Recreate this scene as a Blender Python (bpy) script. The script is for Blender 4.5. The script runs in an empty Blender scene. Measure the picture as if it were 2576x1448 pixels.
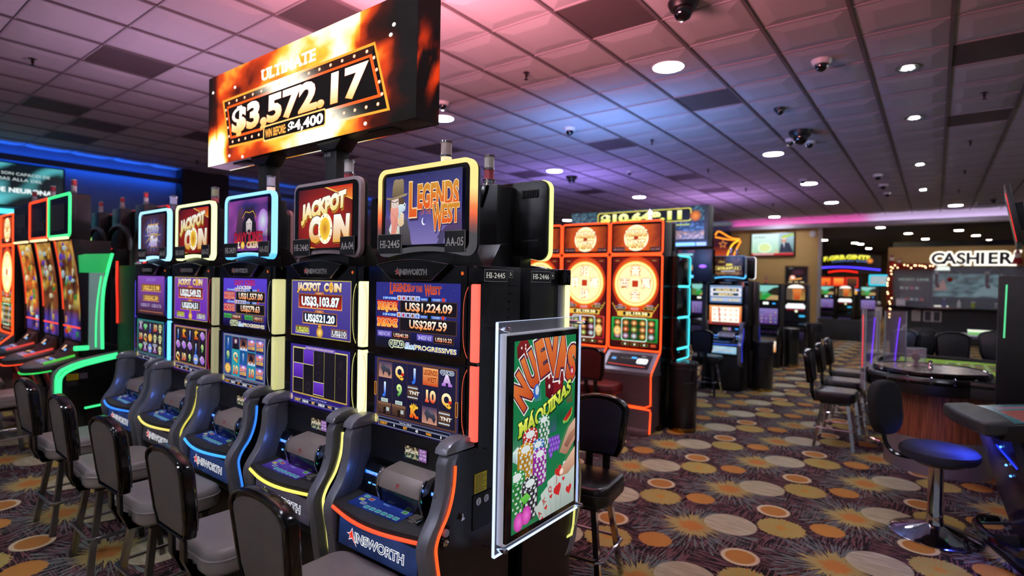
import bpy, bmesh, math, random
from mathutils import Vector, Matrix, noise
R = math.radians
random.seed(11)
sc = bpy.context.scene
COL = sc.collection

# ------------------------------------------------------------------ camera, world, exposure
EYE = 1.55                    # camera height
CEIL = 3.6165                 # ceiling height
yaw, pitch, roll = R(37.417), R(0.7698), R(1.068)
cam = bpy.data.cameras.new('camera')
cam.sensor_width = 36.0
cam.lens = 1391.87 / 2576 * 36
cam.clip_start = 0.05
cam.clip_end = 200
cam.dof.use_dof = True
cam.dof.focus_distance = 2.1
cam.dof.aperture_fstop = 1.8
co = bpy.data.objects.new('camera', cam)
COL.objects.link(co)
s_, c_ = math.sin(yaw), math.cos(yaw)
F0 = Vector((-s_, c_, 0)) * math.cos(pitch) + Vector((0, 0, -math.sin(pitch)))
U0 = Vector((-s_, c_, 0)) * math.sin(pitch) + Vector((0, 0, math.cos(pitch)))
R0 = Vector((c_, s_, 0))
RC = R0 * math.cos(roll) + U0 * math.sin(roll)
UC = U0 * math.cos(roll) - R0 * math.sin(roll)
m = Matrix((RC, UC, -F0)).transposed().to_4x4()
m.translation = (0, 0, EYE)
co.matrix_world = m
sc.camera = co
vs = sc.view_settings
vs.view_transform = 'Standard'
vs.look = 'None'
vs.gamma = 1
vs.use_curve_mapping = False
vs.exposure = 0.0
W = bpy.data.worlds.new('world')
sc.world = W
W.use_nodes = True
W.node_tree.nodes['Background'].inputs[0].default_value = (0.58, 0.60, 0.74, 1)
W.node_tree.nodes['Background'].inputs[1].default_value = 0.20

def lamp(name, kind, loc, energy, col, size=.3, rot=(0, 0, 0), sizey=None, spot=None):
    l = bpy.data.lights.new(name, kind)
    l.energy = energy
    l.color = col
    if kind == 'AREA':
        l.size = size
        if sizey:
            l.shape = 'RECTANGLE'
            l.size_y = sizey
    else:
        l.shadow_soft_size = size
    if spot:
        l.spot_size = spot
        l.spot_blend = .6
    o = bpy.data.objects.new(name, l)
    o.location = loc
    o.rotation_euler = rot
    COL.objects.link(o)
    return o
# added fill lamps, no fixtures, standing in for the displays' spill on the ceiling
lamp('wash_lamp', 'AREA', (-2.5, 2.0, 2.72), 110, (1.0, .32, .40), 1.3, (R(142), 0, 0), .3)
lamp('wash_lamp', 'AREA', (-3.3, 5.85, 2.32), 50, (.18, .40, 1.0), 1.2, (R(132), 0, 0), .3)
lamp('wash_lamp', 'AREA', (-5.5, 2.3, 2.0), 30, (.70, .42, .70), 1.5, (R(180), 0, 0), 1.0)

lamp('wash_lamp', 'AREA', (-5.6, 9.2, 2.3), 40, (.36, .26, 1.0), 1.2, (R(180), 0, 0), 1.0)
lamp('wash_lamp', 'AREA', (-4.2, 13.2, 2.3), 34, (.62, .34, .9), 1.2, (R(180), 0, 0), 1.0)

# ------------------------------------------------------------------ colours and materials
def lin(c):
    return c / 12.92 if c <= .04045 else ((c + .055) / 1.055) ** 2.4
def C(h, k=1.0):
    h = h.lstrip('#')
    return tuple(lin(int(h[i:i + 2], 16) / 255) * k for i in (0, 2, 4))
def mixc(a, b, t):
    return tuple(x + (y - x) * t for x, y in zip(a, b))
_M = {}
def mat(name, col='808080', rough=.5, metal=0.0, emit=0.0, ecol=None, trans=0.0, spec=.5, alpha=1.0, bump=0.0, bscale=200):
    if name in _M:
        return _M[name]
    M = bpy.data.materials.new(name)
    M.use_nodes = True
    b = M.node_tree.nodes['Principled BSDF']
    b.inputs['Base Color'].default_value = (*C(col), 1)
    b.inputs['Roughness'].default_value = rough
    b.inputs['Metallic'].default_value = metal
    b.inputs['Specular IOR Level'].default_value = spec
    b.inputs['Transmission Weight'].default_value = trans
    b.inputs['Alpha'].default_value = alpha
    if emit:
        b.inputs['Emission Color'].default_value = (*C(ecol or col), 1)
        b.inputs['Emission Strength'].default_value = emit
    nt = M.node_tree
    # every surface gets a little procedural unevenness in its gloss
    if trans == 0 and not emit:
        n = nt.nodes.new('ShaderNodeTexNoise')
        n.inputs['Scale'].default_value = bscale * .1
        tc = nt.nodes.new('ShaderNodeTexCoord')
        nt.links.new(tc.outputs['Object'], n.inputs['Vector'])
        mr = nt.nodes.new('ShaderNodeMapRange')
        mr.inputs['To Min'].default_value = max(0, rough - .06)
        mr.inputs['To Max'].default_value = min(1, rough + .06)
        nt.links.new(n.outputs['Fac'], mr.inputs['Value'])
        nt.links.new(mr.outputs['Result'], b.inputs['Roughness'])
        if bump:
            n2 = nt.nodes.new('ShaderNodeTexNoise')
            n2.inputs['Scale'].default_value = bscale
            nt.links.new(tc.outputs['Object'], n2.inputs['Vector'])
            bp = nt.nodes.new('ShaderNodeBump')
            bp.inputs['Strength'].default_value = bump
            bp.inputs['Distance'].default_value = .002
            nt.links.new(n2.outputs['Fac'], bp.inputs['Height'])
            nt.links.new(bp.outputs['Normal'], b.inputs['Normal'])
    _M[name] = M
    return M
def neon(h, k=1.0):
    return mat('neon_%s_%g' % (h, k), h, .4, emit=k)
def attr_mat(name, emit, rough):
    M = bpy.data.materials.new(name)
    M.use_nodes = True
    b = M.node_tree.nodes['Principled BSDF']
    a = M.node_tree.nodes.new('ShaderNodeAttribute')
    a.attribute_name = 'Col'
    b.inputs['Roughness'].default_value = rough
    if emit:
        b.inputs['Base Color'].default_value = (.004, .004, .004, 1)
        M.node_tree.links.new(a.outputs['Color'], b.inputs['Emission Color'])
        b.inputs['Emission Strength'].default_value = emit
    else:
        M.node_tree.links.new(a.outputs['Color'], b.inputs['Base Color'])
    return M
SCREEN = attr_mat('screen_image', 1.0, .22)
PRINT = attr_mat('printed_sheet', 0, .45)
BLACK = mat('black_plastic', '0c0c0e', .38)
GLOSS = mat('black_gloss', '060607', .14)
MATTE = mat('black_matte', '121214', .6)
SILVER = mat('silver_paint', '8e909a', .3, .4)
SILVER2 = mat('silver_paint_dark', '7c7e88', .34, .35)
TAUPE = mat('taupe_metal', 'b0a49c', .34, .25)
CHROME = mat('chrome', 'd8d8dc', .1, 1.0)
STEEL = mat('brushed_steel', '9a9894', .3, 1.0)
WHITE = mat('white_plastic', 'e6e2e4', .45)

# ------------------------------------------------------------------ mesh building
class G:
    """collects solid pieces into one mesh"""
    def __init__(s):
        s.v, s.f = [], []
    def add(s, bm):
        b = len(s.v)
        bm.verts.index_update()
        s.v += [tuple(v.co) for v in bm.verts]
        s.f += [tuple(b + v.index for v in f.verts) for f in bm.faces]
        bm.free()
        return s
    def _bev(s, bm, bev, seg=2, edges=None):
        if bev:
            bmesh.ops.bevel(bm, geom=edges or list(bm.edges), offset=bev, segments=seg, affect='EDGES', profile=.6)
        return s.add(bm)
    def box(s, x0, x1, y0, y1, z0, z1, bev=0, seg=2):
        bm = bmesh.new()
        bmesh.ops.create_cube(bm, size=1)
        for v in bm.verts:
            v.co = ((x0 + x1) / 2 + v.co.x * (x1 - x0), (y0 + y1) / 2 + v.co.y * (y1 - y0), (z0 + z1) / 2 + v.co.z * (z1 - z0))
        return s._bev(bm, bev, seg)
    def prism(s, pts, ax, a0, a1, bev=0, seg=2, warp=None):
        bm = bmesh.new()
        mk = {'x': lambda p, a: (a, p[0], p[1]), 'y': lambda p, a: (p[0], a, p[1]), 'z': lambda p, a: (p[0], p[1], a)}[ax]
        A = [bm.verts.new(mk(p, a0)) for p in pts]
        B = [bm.verts.new(mk(p, a1)) for p in pts]
        n = len(pts)
        bm.faces.new(A)
        bm.faces.new(B[::-1])
        for i in range(n):
            bm.faces.new((A[i], B[i], B[(i + 1) % n], A[(i + 1) % n]))
        bmesh.ops.recalc_face_normals(bm, faces=bm.faces)
        if bev:
            ed = [e for e in bm.edges if (e.verts[0] in A) == (e.verts[1] in A)]
            bmesh.ops.bevel(bm, geom=ed, offset=bev, segments=seg, affect='EDGES', profile=.6)
        if warp:
            for v in bm.verts:
                v.co = warp(v.co)
        return s.add(bm)
    def lathe(s, prof, c=(0, 0, 0), n=24, ax='z'):
        b = len(s.v)
        for r, z in prof:
            for i in range(n):
                a = 2 * math.pi * i / n
                x, y = r * math.cos(a), r * math.sin(a)
                p = {'z': (x, y, z), 'y': (x, z, y), 'x': (z, x, y)}[ax]
                s.v.append((c[0] + p[0], c[1] + p[1], c[2] + p[2]))
        for k in range(len(prof) - 1):
            for i in range(n):
                j = (i + 1) % n
                q = (b + k * n + i, b + k * n + j, b + (k + 1) * n + j, b + (k + 1) * n + i)
                s.f.append(q if ax == 'z' else q[::-1])
        if prof[0][0] > 1e-5:
            s.f.append(tuple(b + i for i in range(n))[::-1])
        if prof[-1][0] > 1e-5:
            s.f.append(tuple(b + (len(prof) - 1) * n + i for i in range(n)))
        return s
    def tube(s, path, r, n=8, closed=False, sq=False):
        """sweep a round (or square) section along a polyline"""
        P = [Vector(p) for p in path]
        N = len(P)
        b = len(s.v)
        up = None
        rings = []
        for i in range(N):
            a = P[(i - 1) % N] if closed or i > 0 else P[i]
            d = P[(i + 1) % N] if closed or i < N - 1 else P[i]
            t = (d - a).normalized()
            if up is None:
                up = Vector((0, 0, 1)) if abs(t.z) < .9 else Vector((0, 1, 0))
            x = t.cross(up).normalized()
            y = x.cross(t).normalized()
            up = y
            k = 1.0
            if 0 < i < N - 1 or closed:
                t1 = (P[i] - a).normalized()
                k = 1 / max(.55, math.sqrt(max(0, (1 + t1.dot((d - P[i]).normalized())) / 2)))
            m_ = 4 if sq else n
            for j in range(m_):
                an = 2 * math.pi * (j + (.5 if sq else 0)) / m_
                rr = r * 1.414 if sq else r
                s.v.append(tuple(P[i] + x * (math.cos(an) * rr * k) + y * (math.sin(an) * rr)))
        m_ = 4 if sq else n
        for i in range(N if closed else N - 1):
            for j in range(m_):
                i2, j2 = (i + 1) % N, (j + 1) % m_
                s.f.append((b + i * m_ + j, b + i2 * m_ + j, b + i2 * m_ + j2, b + i * m_ + j2)[::-1])
        if not closed:
            s.f.append(tuple(b + j for j in range(m_)))
            s.f.append(tuple(b + (N - 1) * m_ + j for j in range(m_))[::-1])
        return s
    def sphere(s, c, r, n=16, sq=(1, 1, 1), half=0):
        bm = bmesh.new()
        bmesh.ops.create_uvsphere(bm, u_segments=n, v_segments=max(6, n // 2), radius=r)
        for v in bm.verts:
            if half and v.co.z * half < 0:
                v.co.z = 0
            v.co = (c[0] + v.co.x * sq[0], c[1] + v.co.y * sq[1], c[2] + v.co.z * sq[2])
        return s.add(bm)
    def mesh(s, name, smooth=True):
        me = bpy.data.meshes.new(name)
        me.from_pydata(s.v, [], s.f)
        me.update()
        if smooth:
            me.polygons.foreach_set('use_smooth', [True] * len(me.polygons))
            me.set_sharp_from_angle(angle=R(35))
        return me
_cache = {}
def link(name, me, material, parent=None, loc=None, rot=None, label=None):
    o = bpy.data.objects.new(name, me)
    COL.objects.link(o)
    if material is not None:
        if not me.materials:
            me.materials.append(None)
        o.material_slots[0].link = 'OBJECT'
        o.material_slots[0].material = material
    if parent:
        o.parent = parent
    if loc:
        o.location = loc
    if rot:
        o.rotation_euler = rot
    if label:
        o['label'] = label
    return o
def P(name, material, parent, fn=None, key=None, loc=None, rot=None, label=None):
    """one part: a mesh of its own; parts with the same key share mesh data"""
    if key and key in _cache:
        me = _cache[key]
    else:
        g = G()
        fn(g)
        me = g.mesh(name)
        if key:
            _cache[key] = me
    return link(name, me, material, parent, loc, rot, label)
def thing(name, label, cat, loc=(0, 0, 0), rz=0, group=None):
    o = bpy.data.objects.new(name, None)
    o.empty_display_size = .1
    COL.objects.link(o)
    o.location = loc
    o.rotation_euler = (0, 0, rz)
    return tag(o, label, cat, group)
def tag(o, label, cat, group=None):
    o['label'] = label
    o['category'] = cat
    if group:
        o['group'] = group
    return o
def struct(o):
    o['kind'] = 'structure'
    return o

def copy_tree(o, loc=None, rz=None, label=None, parent=None):
    c = o.copy()
    COL.objects.link(c)
    if parent:
        c.parent = parent
    for k in list(o.children):
        copy_tree(k, parent=c)
    if loc is not None:
        c.location = loc
    if rz is not None:
        c.rotation_euler = (0, 0, rz)
    if label:
        c['label'] = label
    return c
def rrect(x0, y0, x1, y1, r, n=5):
    pts = []
    for cx, cy, a0 in ((x1 - r, y1 - r, 0), (x0 + r, y1 - r, 90), (x0 + r, y0 + r, 180), (x1 - r, y0 + r, 270)):
        for i in range(n + 1):
            a = R(a0 + 90 * i / n)
            pts.append((cx + r * math.cos(a), cy + r * math.sin(a)))
    return pts
def arc(cx, cy, rx, ry, a0, a1, n):
    return [(cx + rx * math.cos(R(a0 + (a1 - a0) * i / n)), cy + ry * math.sin(R(a0 + (a1 - a0) * i / n))) for i in range(n + 1)]

# ------------------------------------------------------------------ flat print and screen pictures
_gl = {}
def glyph(ch, off):
    k = (ch, round(off, 3))
    if k not in _gl:
        def get(body, o):
            cu = bpy.data.curves.new('t', 'FONT')
            cu.body = body
            cu.resolution_u = 3
            cu.offset = o
            ob = bpy.data.objects.new('t', cu)
            me = bpy.data.meshes.new_from_object(ob)
            vv = [(v.co.x, v.co.y) for v in me.vertices]
            ff = [tuple(p.vertices) for p in me.polygons]
            bpy.data.objects.remove(ob)
            bpy.data.curves.remove(cu)
            bpy.data.meshes.remove(me)
            return vv, ff
        if ch == ' ':
            _gl[k] = ([], [], .3)
        else:
            v, f = get(ch, off)
            v2, _ = get(ch + ch, 0)
            v1, _ = get(ch, 0)
            adv = max(p[0] for p in v2) - max(p[0] for p in v1)
            _gl[k] = (v, f, adv)
    return _gl[k]
SLAB = {'H': ((.17, 0), (.59, 0), (.17, 1), (.59, 1)), 'I': ((.14, 0), (.14, 1)), 'A': ((.07, 0), (.6, 0)), '4': ((.4, 0),), '1': ((.25, 0),),
        'U': ((.14, 1), (.56, 1)), 'L': ((.13, 0), (.13, 1)), 'T': ((.3, 0),), 'M': ((.12, 0), (.66, 0), (.12, 1), (.66, 1)), 'E': ((.1, 0), (.1, 1)), 'N': ((.12, 0), (.12, 1), (.6, 1)),
        'K': ((.13, 0), (.13, 1), (.6, 0), (.55, 1)), 'P': ((.13, 0), (.13, 1)), 'Q': (), }
class Art:
    """a flat picture: coloured polygons laid over each other, in local x (across) and z (up), facing -y"""
    def __init__(s, dz=.00003):
        s.v, s.f, s.c, s.y, s.dz = [], [], [], 0.0, dz
    def lay(s):
        s.y -= s.dz
        return s.y
    def raw(s, pts, faces, cols, y=None):
        y = s.lay() if y is None else y
        b = len(s.v)
        s.v += [(p[0], y, p[1]) for p in pts]
        s.c += cols if isinstance(cols, list) else [cols] * len(pts)
        s.f += [tuple(b + i for i in f) for f in faces]
        return s
    def poly(s, pts, col, col2=None):
        if col2:
            z0, z1 = min(p[1] for p in pts), max(p[1] for p in pts)
            col = [mixc(col, col2, (p[1] - z0) / (z1 - z0 + 1e-9)) for p in pts]
        return s.raw(pts, [tuple(range(len(pts)))], col)
    def rect(s, x0, y0, x1, y1, c, c2=None):
        return s.poly([(x0, y0), (x1, y0), (x1, y1), (x0, y1)], c, c2)
    def rr(s, x0, y0, x1, y1, r, c, c2=None):
        return s.poly(rrect(x0, y0, x1, y1, r, 4), c, c2)
    def frame(s, x0, y0, x1, y1, w, c, c2=None):
        o = [(x0, y0), (x1, y0), (x1, y1), (x0, y1)]
        i = [(x0 + w, y0 + w), (x1 - w, y0 + w), (x1 - w, y1 - w), (x0 + w, y1 - w)]
        return s.raw(o + i, [(k, (k + 1) % 4, 4 + (k + 1) % 4, 4 + k) for k in range(4)], [c] * 4 + [c2 or c] * 4)
    def disc(s, cx, cy, rx, ry, c, c2=None, n=22, a0=0, a1=360):
        pts = [(cx, cy)] + arc(cx, cy, rx, ry, a0, a1, n)
        return s.raw(pts, [(0, i, i + 1) for i in range(1, n + 1)], [c] + [c2 or c] * (n + 1))
    def ring(s, cx, cy, r0, r1, c, c2=None, n=28, sy=1.0):
        a = arc(cx, cy, r0, r0 * sy, 0, 360, n)
        b = arc(cx, cy, r1, r1 * sy, 0, 360, n)
        return s.raw(a + b, [(i, i + 1, n + 2 + i, n + 1 + i) for i in range(n)], [c] * (n + 1) + [c2 or c] * (n + 1))
    def line(s, pts, w, c):
        for (ax, ay), (bx, by) in zip(pts, pts[1:]):
            d = math.hypot(bx - ax, by - ay) or 1e-9
            nx, ny = -(by - ay) / d * w / 2, (bx - ax) / d * w / 2
            s.poly([(ax + nx, ay + ny), (ax - nx, ay - ny), (bx - nx, by - ny), (bx + nx, by + ny)], c)
        return s
    def grid(s, x0, y0, x1, y1, nx, ny, fn):
        pts, cols = [], []
        for j in range(ny + 1):
            for i in range(nx + 1):
                u, v = i / nx, j / ny
                pts.append((x0 + (x1 - x0) * u, y0 + (y1 - y0) * v))
                cols.append(fn(u, v))
        w = nx + 1
        return s.raw(pts, [(j * w + i, j * w + i + 1, (j + 1) * w + i + 1, (j + 1) * w + i) for j in range(ny) for i in range(nx)], cols)
    def text(s, t, x, y, h, c, c2=None, al=0, w=None, bold=.0, out=None, ow=.05, slab=False, shear=0.0, warp=None, sp=1.0, drop=None, mw=None):
        """text with cap height h, standing on y; al -1/0/1 anchors left, centre, right; w stretches to a width, mw only shrinks to it"""
        k = h / .69
        adv = [glyph(ch, 0)[2] * sp for ch in t]
        tot = sum(adv) * k
        kx = w / tot if w else min(1, mw / tot) if mw else 1.0
        tot *= kx
        px0 = x - tot * (al + 1) / 2
        def lay(off, c, c2, dx=0, dy=0):
            yy = s.lay()
            px = px0
            for ch, a in zip(t, adv):
                v, f, _ = glyph(ch, off)
                vs_ = list(v)
                fs = list(f)
                if slab and ch in SLAB:
                    sl = .1 + max(0, off)
                    for fx, top in SLAB[ch]:
                        b = len(vs_)
                        yc = .685 * top
                        y0_, y1_ = (yc - .07 - max(0, off), yc + max(0, off)) if top else (-max(0, off), .07 + max(0, off))
                        vs_ += [(fx - .12 - off, y0_), (fx + .12 + off, y0_), (fx + .12 + off, y1_), (fx - .12 - off, y1_)]
                        fs.append((b, b + 1, b + 2, b + 3))
                pts, cols = [], []
                for gx, gy in vs_:
                    X = px + gx * sp * k * kx + shear * gy * k + dx
                    Y = y + gy * k + dy
                    if warp:
                        X, Y = warp(X, Y)
                    pts.append((X, Y))
                    cols.append(mixc(c, c2, min(1, max(0, gy / .69))) if c2 else c)
                if pts:
                    s.raw(pts, fs, cols, yy)
                px += a * k * kx
        if drop:
            lay(bold + ow, drop, None, h * .06, -h * .08)
        if out:
            lay(bold + ow, out, None)
        lay(bold, c, c2)
        return s
    def clip(s, x0, y0, x1, y1):
        """cut everything off at the edges of the picture"""
        nv, nf, nc = [], [], []
        for f in s.f:
            P_ = [(s.v[i], s.c[i]) for i in f]
            for ax, lim, sg in ((0, x0, 1), (0, x1, -1), (2, y0, 1), (2, y1, -1)):
                out = []
                for (p, cp), (q, cq) in zip(P_, P_[1:] + P_[:1]):
                    dp, dq = (p[ax] - lim) * sg, (q[ax] - lim) * sg
                    if dp >= 0:
                        out.append((p, cp))
                    if (dp < 0) != (dq < 0):
                        t = dp / (dp - dq)
                        out.append((mixc(p, q, t), mixc(cp, cq, t)))
                P_ = out
                if len(P_) < 3:
                    break
            if len(P_) >= 3:
                b = len(nv)
                nv += [p for p, _ in P_]
                nc += [c for _, c in P_]
                nf.append(tuple(range(b, b + len(P_))))
        s.v, s.f, s.c = nv, nf, nc
        return s
    def slab(s, x0, y0, x1, y1, t, c):
        """a thin plate behind the print"""
        y = s.y
        b = len(s.v)
        for yy in (y, y + t):
            s.v += [(x0, yy, y0), (x1, yy, y0), (x1, yy, y1), (x0, yy, y1)]
        s.c += [c] * 8
        s.f += [(b + i for i in q) for q in ((0, 1, 2, 3), (7, 6, 5, 4), (0, 4, 5, 1), (1, 5, 6, 2), (2, 6, 7, 3), (3, 7, 4, 0))]
        s.f = [tuple(f) for f in s.f]
        return s
    def mesh(s, name):
        me = bpy.data.meshes.new(name)
        me.from_pydata(s.v, [], s.f)
        a = me.attributes.new('Col', 'FLOAT_COLOR', 'POINT')
        flat = []
        for c in s.c:
            flat += [c[0], c[1], c[2], 1.0]
        a.data.foreach_set('color', flat)
        me.update()
        return me
    def put(s, name, parent=None, loc=(0, 0, 0), rot=(0, 0, 0), m=None, label=None, key=None, tilt=None):
        if tilt:      # lean back by an angle about the height z, which then stands at depth y
            th, yy, zz = R(-tilt[0]), tilt[1], tilt[2]
            loc, rot = (loc[0], yy + zz * math.sin(th), zz - zz * math.cos(th)), (th, 0, rot[2])
        me = s.mesh(name)
        if key:
            _cache[key] = me
        return link(name, me, m or SCREEN, parent, loc, rot, label)
def glow_frame(outer, inner, y0, y1, colfn, name, parent, loc=(0, 0, 0)):
    """a lit frame: front ring, outer and inner rim, colour by position"""
    n = len(outer)
    v = [(x, y0, z) for x, z in outer] + [(x, y0, z) for x, z in inner] + [(x, y1, z) for x, z in outer] + [(x, y1, z) for x, z in inner]
    f = []
    for i in range(n):
        j = (i + 1) % n
        f += [(i, n + i, n + j, j), (i, j, 2 * n + j, 2 * n + i), (n + j, n + i, 3 * n + i, 3 * n + j), (2 * n + i, 2 * n + j, 3 * n + j, 3 * n + i)]
    a = Art()
    a.v, a.f, a.c = v, f, [colfn(p[0], p[2]) for p in v]
    return a.put(name, parent, loc)

# ------------------------------------------------------------------ the room: carpet
class X:
    """shader arithmetic"""
    def __init__(s, nt, k):
        s.nt, s.k = nt, k
    def op(s, kind, *a):
        n = s.nt.nodes.new('ShaderNodeMath')
        n.operation = kind
        for i, q in enumerate((s,) + a):
            if isinstance(q, X):
                s.nt.links.new(q.k, n.inputs[i])
            else:
                n.inputs[i].default_value = q
        return X(s.nt, n.outputs[0])
    def __add__(s, o): return s.op('ADD', o)
    def __sub__(s, o): return s.op('SUBTRACT', o)
    def __mul__(s, o): return s.op('MULTIPLY', o)
    def __truediv__(s, o): return s.op('DIVIDE', o)
    def rsub(s, o): return (s * -1.0) + o
    def fract(s): return s.op('FRACT')
    def sqrt(s): return s.op('SQRT')
    def clamp(s): return s.op('MINIMUM', 1.0).op('MAXIMUM', 0.0)
    def less(s, o): return s.op('LESS_THAN', o)
    def more(s, o): return s.op('GREATER_THAN', o)
def comb(nt, x, y, z=0.0):
    n = nt.nodes.new('ShaderNodeCombineXYZ')
    for i, q in enumerate((x, y, z)):
        if isinstance(q, X):
            nt.links.new(q.k, n.inputs[i])
        else:
            n.inputs[i].default_value = q
    return n.outputs[0]
def nz(nt, vec, scale=1.0, detail=2.0):
    n = nt.nodes.new('ShaderNodeTexNoise')
    n.inputs['Scale'].default_value = scale
    n.inputs['Detail'].default_value = detail
    nt.links.new(vec, n.inputs['Vector'])
    return X(nt, n.outputs['Fac'])
def mixn(nt, f, a, b):
    n = nt.nodes.new('ShaderNodeMix')
    n.data_type = 'RGBA'
    nt.links.new(f.k, n.inputs['Factor'])
    for q, nm in ((a, 6), (b, 7)):
        if isinstance(q, tuple):
            n.inputs[nm].default_value = (*q, 1)
        else:
            nt.links.new(q, n.inputs[nm])
    return n.outputs[2]
def carpet():
    M = bpy.data.materials.new('patterned_carpet')
    M.use_nodes = True
    nt = M.node_tree
    b = nt.nodes['Principled BSDF']
    tc = nt.nodes.new('ShaderNodeTexCoord')
    sp = nt.nodes.new('ShaderNodeSeparateXYZ')
    nt.links.new(tc.outputs['Object'], sp.inputs[0])
    x, y = X(nt, sp.outputs[0]), X(nt, sp.outputs[1])
    PX, PY = .805, .8165
    def cell(cx, cy, sx=1.0, sy=1.0):
        dx = ((((x - cx) / PX) + .5).fract() - .5) * (PX / sx)
        dy = ((((y - cy) / PY) + .5).fract() - .5) * (PY / sy)
        return dx, dy, (dx * dx + dy * dy).sqrt()
    xy = comb(nt, x, y)
    wob = nz(nt, xy, 9, 2)
    # woven ground: blocks of strokes that run one way or the other
    par = (((x / .27).op('FLOOR') + (y / .272).op('FLOOR')) / 2.0).fract().more(.25)
    sa = nz(nt, comb(nt, x * 7.0, y * 85.0), 1, 1.5).more(.515)
    sb = nz(nt, comb(nt, x * 85.0, y * 7.0), 1, 1.5).more(.515)
    st = sa * par + sb * par.rsub(1.0)
    col = mixn(nt, st, C('160d10'), C('6b4546'))
    fuzz = nz(nt, xy, 60, 1)
    col = mixn(nt, fuzz.more(.56) * .5, col, C('40292f'))
    # pale strokes that radiate from each sunburst
    dx, dy, d = cell(-1.21, 3.525)
    ux, uy = dx / (d + .001), dy / (d + .001)
    ray = nz(nt, comb(nt, ux * 9.0, uy * 9.0, d * 5.0), 1, 3).more(.52) * nz(nt, comb(nt, x * 55.0, y * 55.0), 1, 0).more(.42)
    band = ((d.rsub(.40)) / .16).clamp() * (d - .12).more(0.0)
    ray2 = nz(nt, comb(nt, ux * 21.0 + 3.0, uy * 21.0, d * 7.0), 1, 2) + band * .10
    col = mixn(nt, ((ray2 - .585) * 14.0).clamp() * band.more(.05) * .9, col, C('69736f'))
    # sunburst
    dirn = nz(nt, comb(nt, ux * 13.0, uy * 13.0, d * 4.0), 1, 2)
    rs = (dirn - .5) * .26 + .15
    col = mixn(nt, (d - rs).less(0.0), col, C('a8965a'))
    rs = (dirn - .5) * .14 + .085
    col = mixn(nt, ((rs - d) / .02).clamp(), col, C('b8783a'))
    # large pale disc
    dx, dy, d = cell(-1.02, 3.705)
    pale = mixn(nt, ((nz(nt, comb(nt, x * 6.0, y * 30.0), 1, 3) - .42) * 4.0).clamp(), C('b2aa88'), C('c8c4a2'))
    col = mixn(nt, (((wob - .5) * .012 + .162 - d) / .006).clamp(), col, pale)
    # yellow green disc with orange rays
    dx, dy, d = cell(-.75, 3.86)
    ux, uy = dx / (d + .001), dy / (d + .001)
    dirn = nz(nt, comb(nt, ux * 9.0, uy * 9.0, 4.0), 1, 2)
    yel = mixn(nt, (((dirn - .52) * 10.0).clamp() * .6 + ((d.rsub(.04)) / .02).clamp()).clamp(), C('aa9b57'), C('c08a3c'))
    col = mixn(nt, ((fuzz - .5) * .06 + .142 - d).more(0.0), col, yel)
    # ringed orange disc
    dx, dy, d = cell(-.85, 4.115)
    col = mixn(nt, (d.rsub(.107) / .006).clamp(), col, C('cfc09a'))
    col = mixn(nt, (d.rsub(.084) / .006).clamp(), col, C('b27a3a'))
    # small orange oval
    dx, dy, d = cell(-.51, 4.01)
    col = mixn(nt, ((fuzz - .5) * .02 + .098 - d).more(0.0), col, C('b57c3a'))
    nt.links.new(col, b.inputs['Base Color'])
    b.inputs['Roughness'].default_value = .95
    b.inputs['Specular IOR Level'].default_value = .15
    bp = nt.nodes.new('ShaderNodeBump')
    bp.inputs['Strength'].default_value = .35
    bp.inputs['Distance'].default_value = .004
    n3 = nz(nt, xy, 260, 1)
    nt.links.new(n3.k, bp.inputs['Height'])
    nt.links.new(bp.outputs['Normal'], b.inputs['Normal'])
    return M
struct(P('floor', carpet(), None, lambda g: g.box(-12.2, 7, -4, 36, -.1, 0)))

# ------------------------------------------------------------------ ceiling: tiles, grid, dark panels
ceil = P('ceiling', mat('ceiling_slab', '20202a', .9), None, lambda g: g.box(-12.2, 7, -4, 18.9, CEIL + .035, CEIL + .12))
struct(ceil)
TS, GX, GY = .6096, .059, 1.731
TILE = mat('ceiling_tile', 'b9b3b8', .85, bump=.25, bscale=350)
DARKT = mat('return_air_panel', '564a4c', .7, bump=.5, bscale=120)
RUN = mat('grid_runner', '6f6468', .6)
TEE = mat('grid_cross_tee', 'a89ca2', .6)
def tile_mesh():
    g = G()
    h = TS / 2 - .011
    rings = [(h, .008), (h * .97, .006), (h * .62, -.009), (h * .59, -.010)]
    for r, z in rings:
        for sx, sy in ((-1, -1), (1, -1), (1, 1), (-1, 1)):
            g.v.append((sx * r, sy * r, z))
    for k in range(3):
        for i in range(4):
            j = (i + 1) % 4
            g.f.append((4 * k + i, 4 * k + 4 + i, 4 * k + 4 + j, 4 * k + j))
    g.f.append((15, 14, 13, 12))
    return g
def dark_mesh():
    g = G()
    h = TS / 2 - .016
    g.box(-h, h, -h, h, .004, .02)
    return g
TM = tile_mesh().mesh('ceiling_tile', False)
DM = dark_mesh().mesh('return_air_panel', False)
dark = {(-4, 3), (-7, 1), (-11, 0), (-15, 0), (-16, 1), (-18, 1), (-15, 3), (-7, 9), (-4, 7), (0, 7), (0, 11), (-11, 15), (-7, 17), (-11, 11), (-11, 7), (-7, 14), (3, 9), (-14, 6)}
cells = []
for i in range(-20, 12):
    for j in range(-9, 29):
        x, y = GX + (i + .5) * TS, GY + (j + .5) * TS
        if x < -12 or y > 18.75:
            continue
        f = -s_ * x + c_ * y
        rr_ = c_ * x + s_ * y
        vis = f > .6 and abs(rr_) < f * 1.02 + .5 and 2.07 / f < .60
        cells.append((0 if vis else 1, f * f + rr_ * rr_, i, j, x, y))
cells.sort()
rest = G()
n_sep = 0
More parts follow.
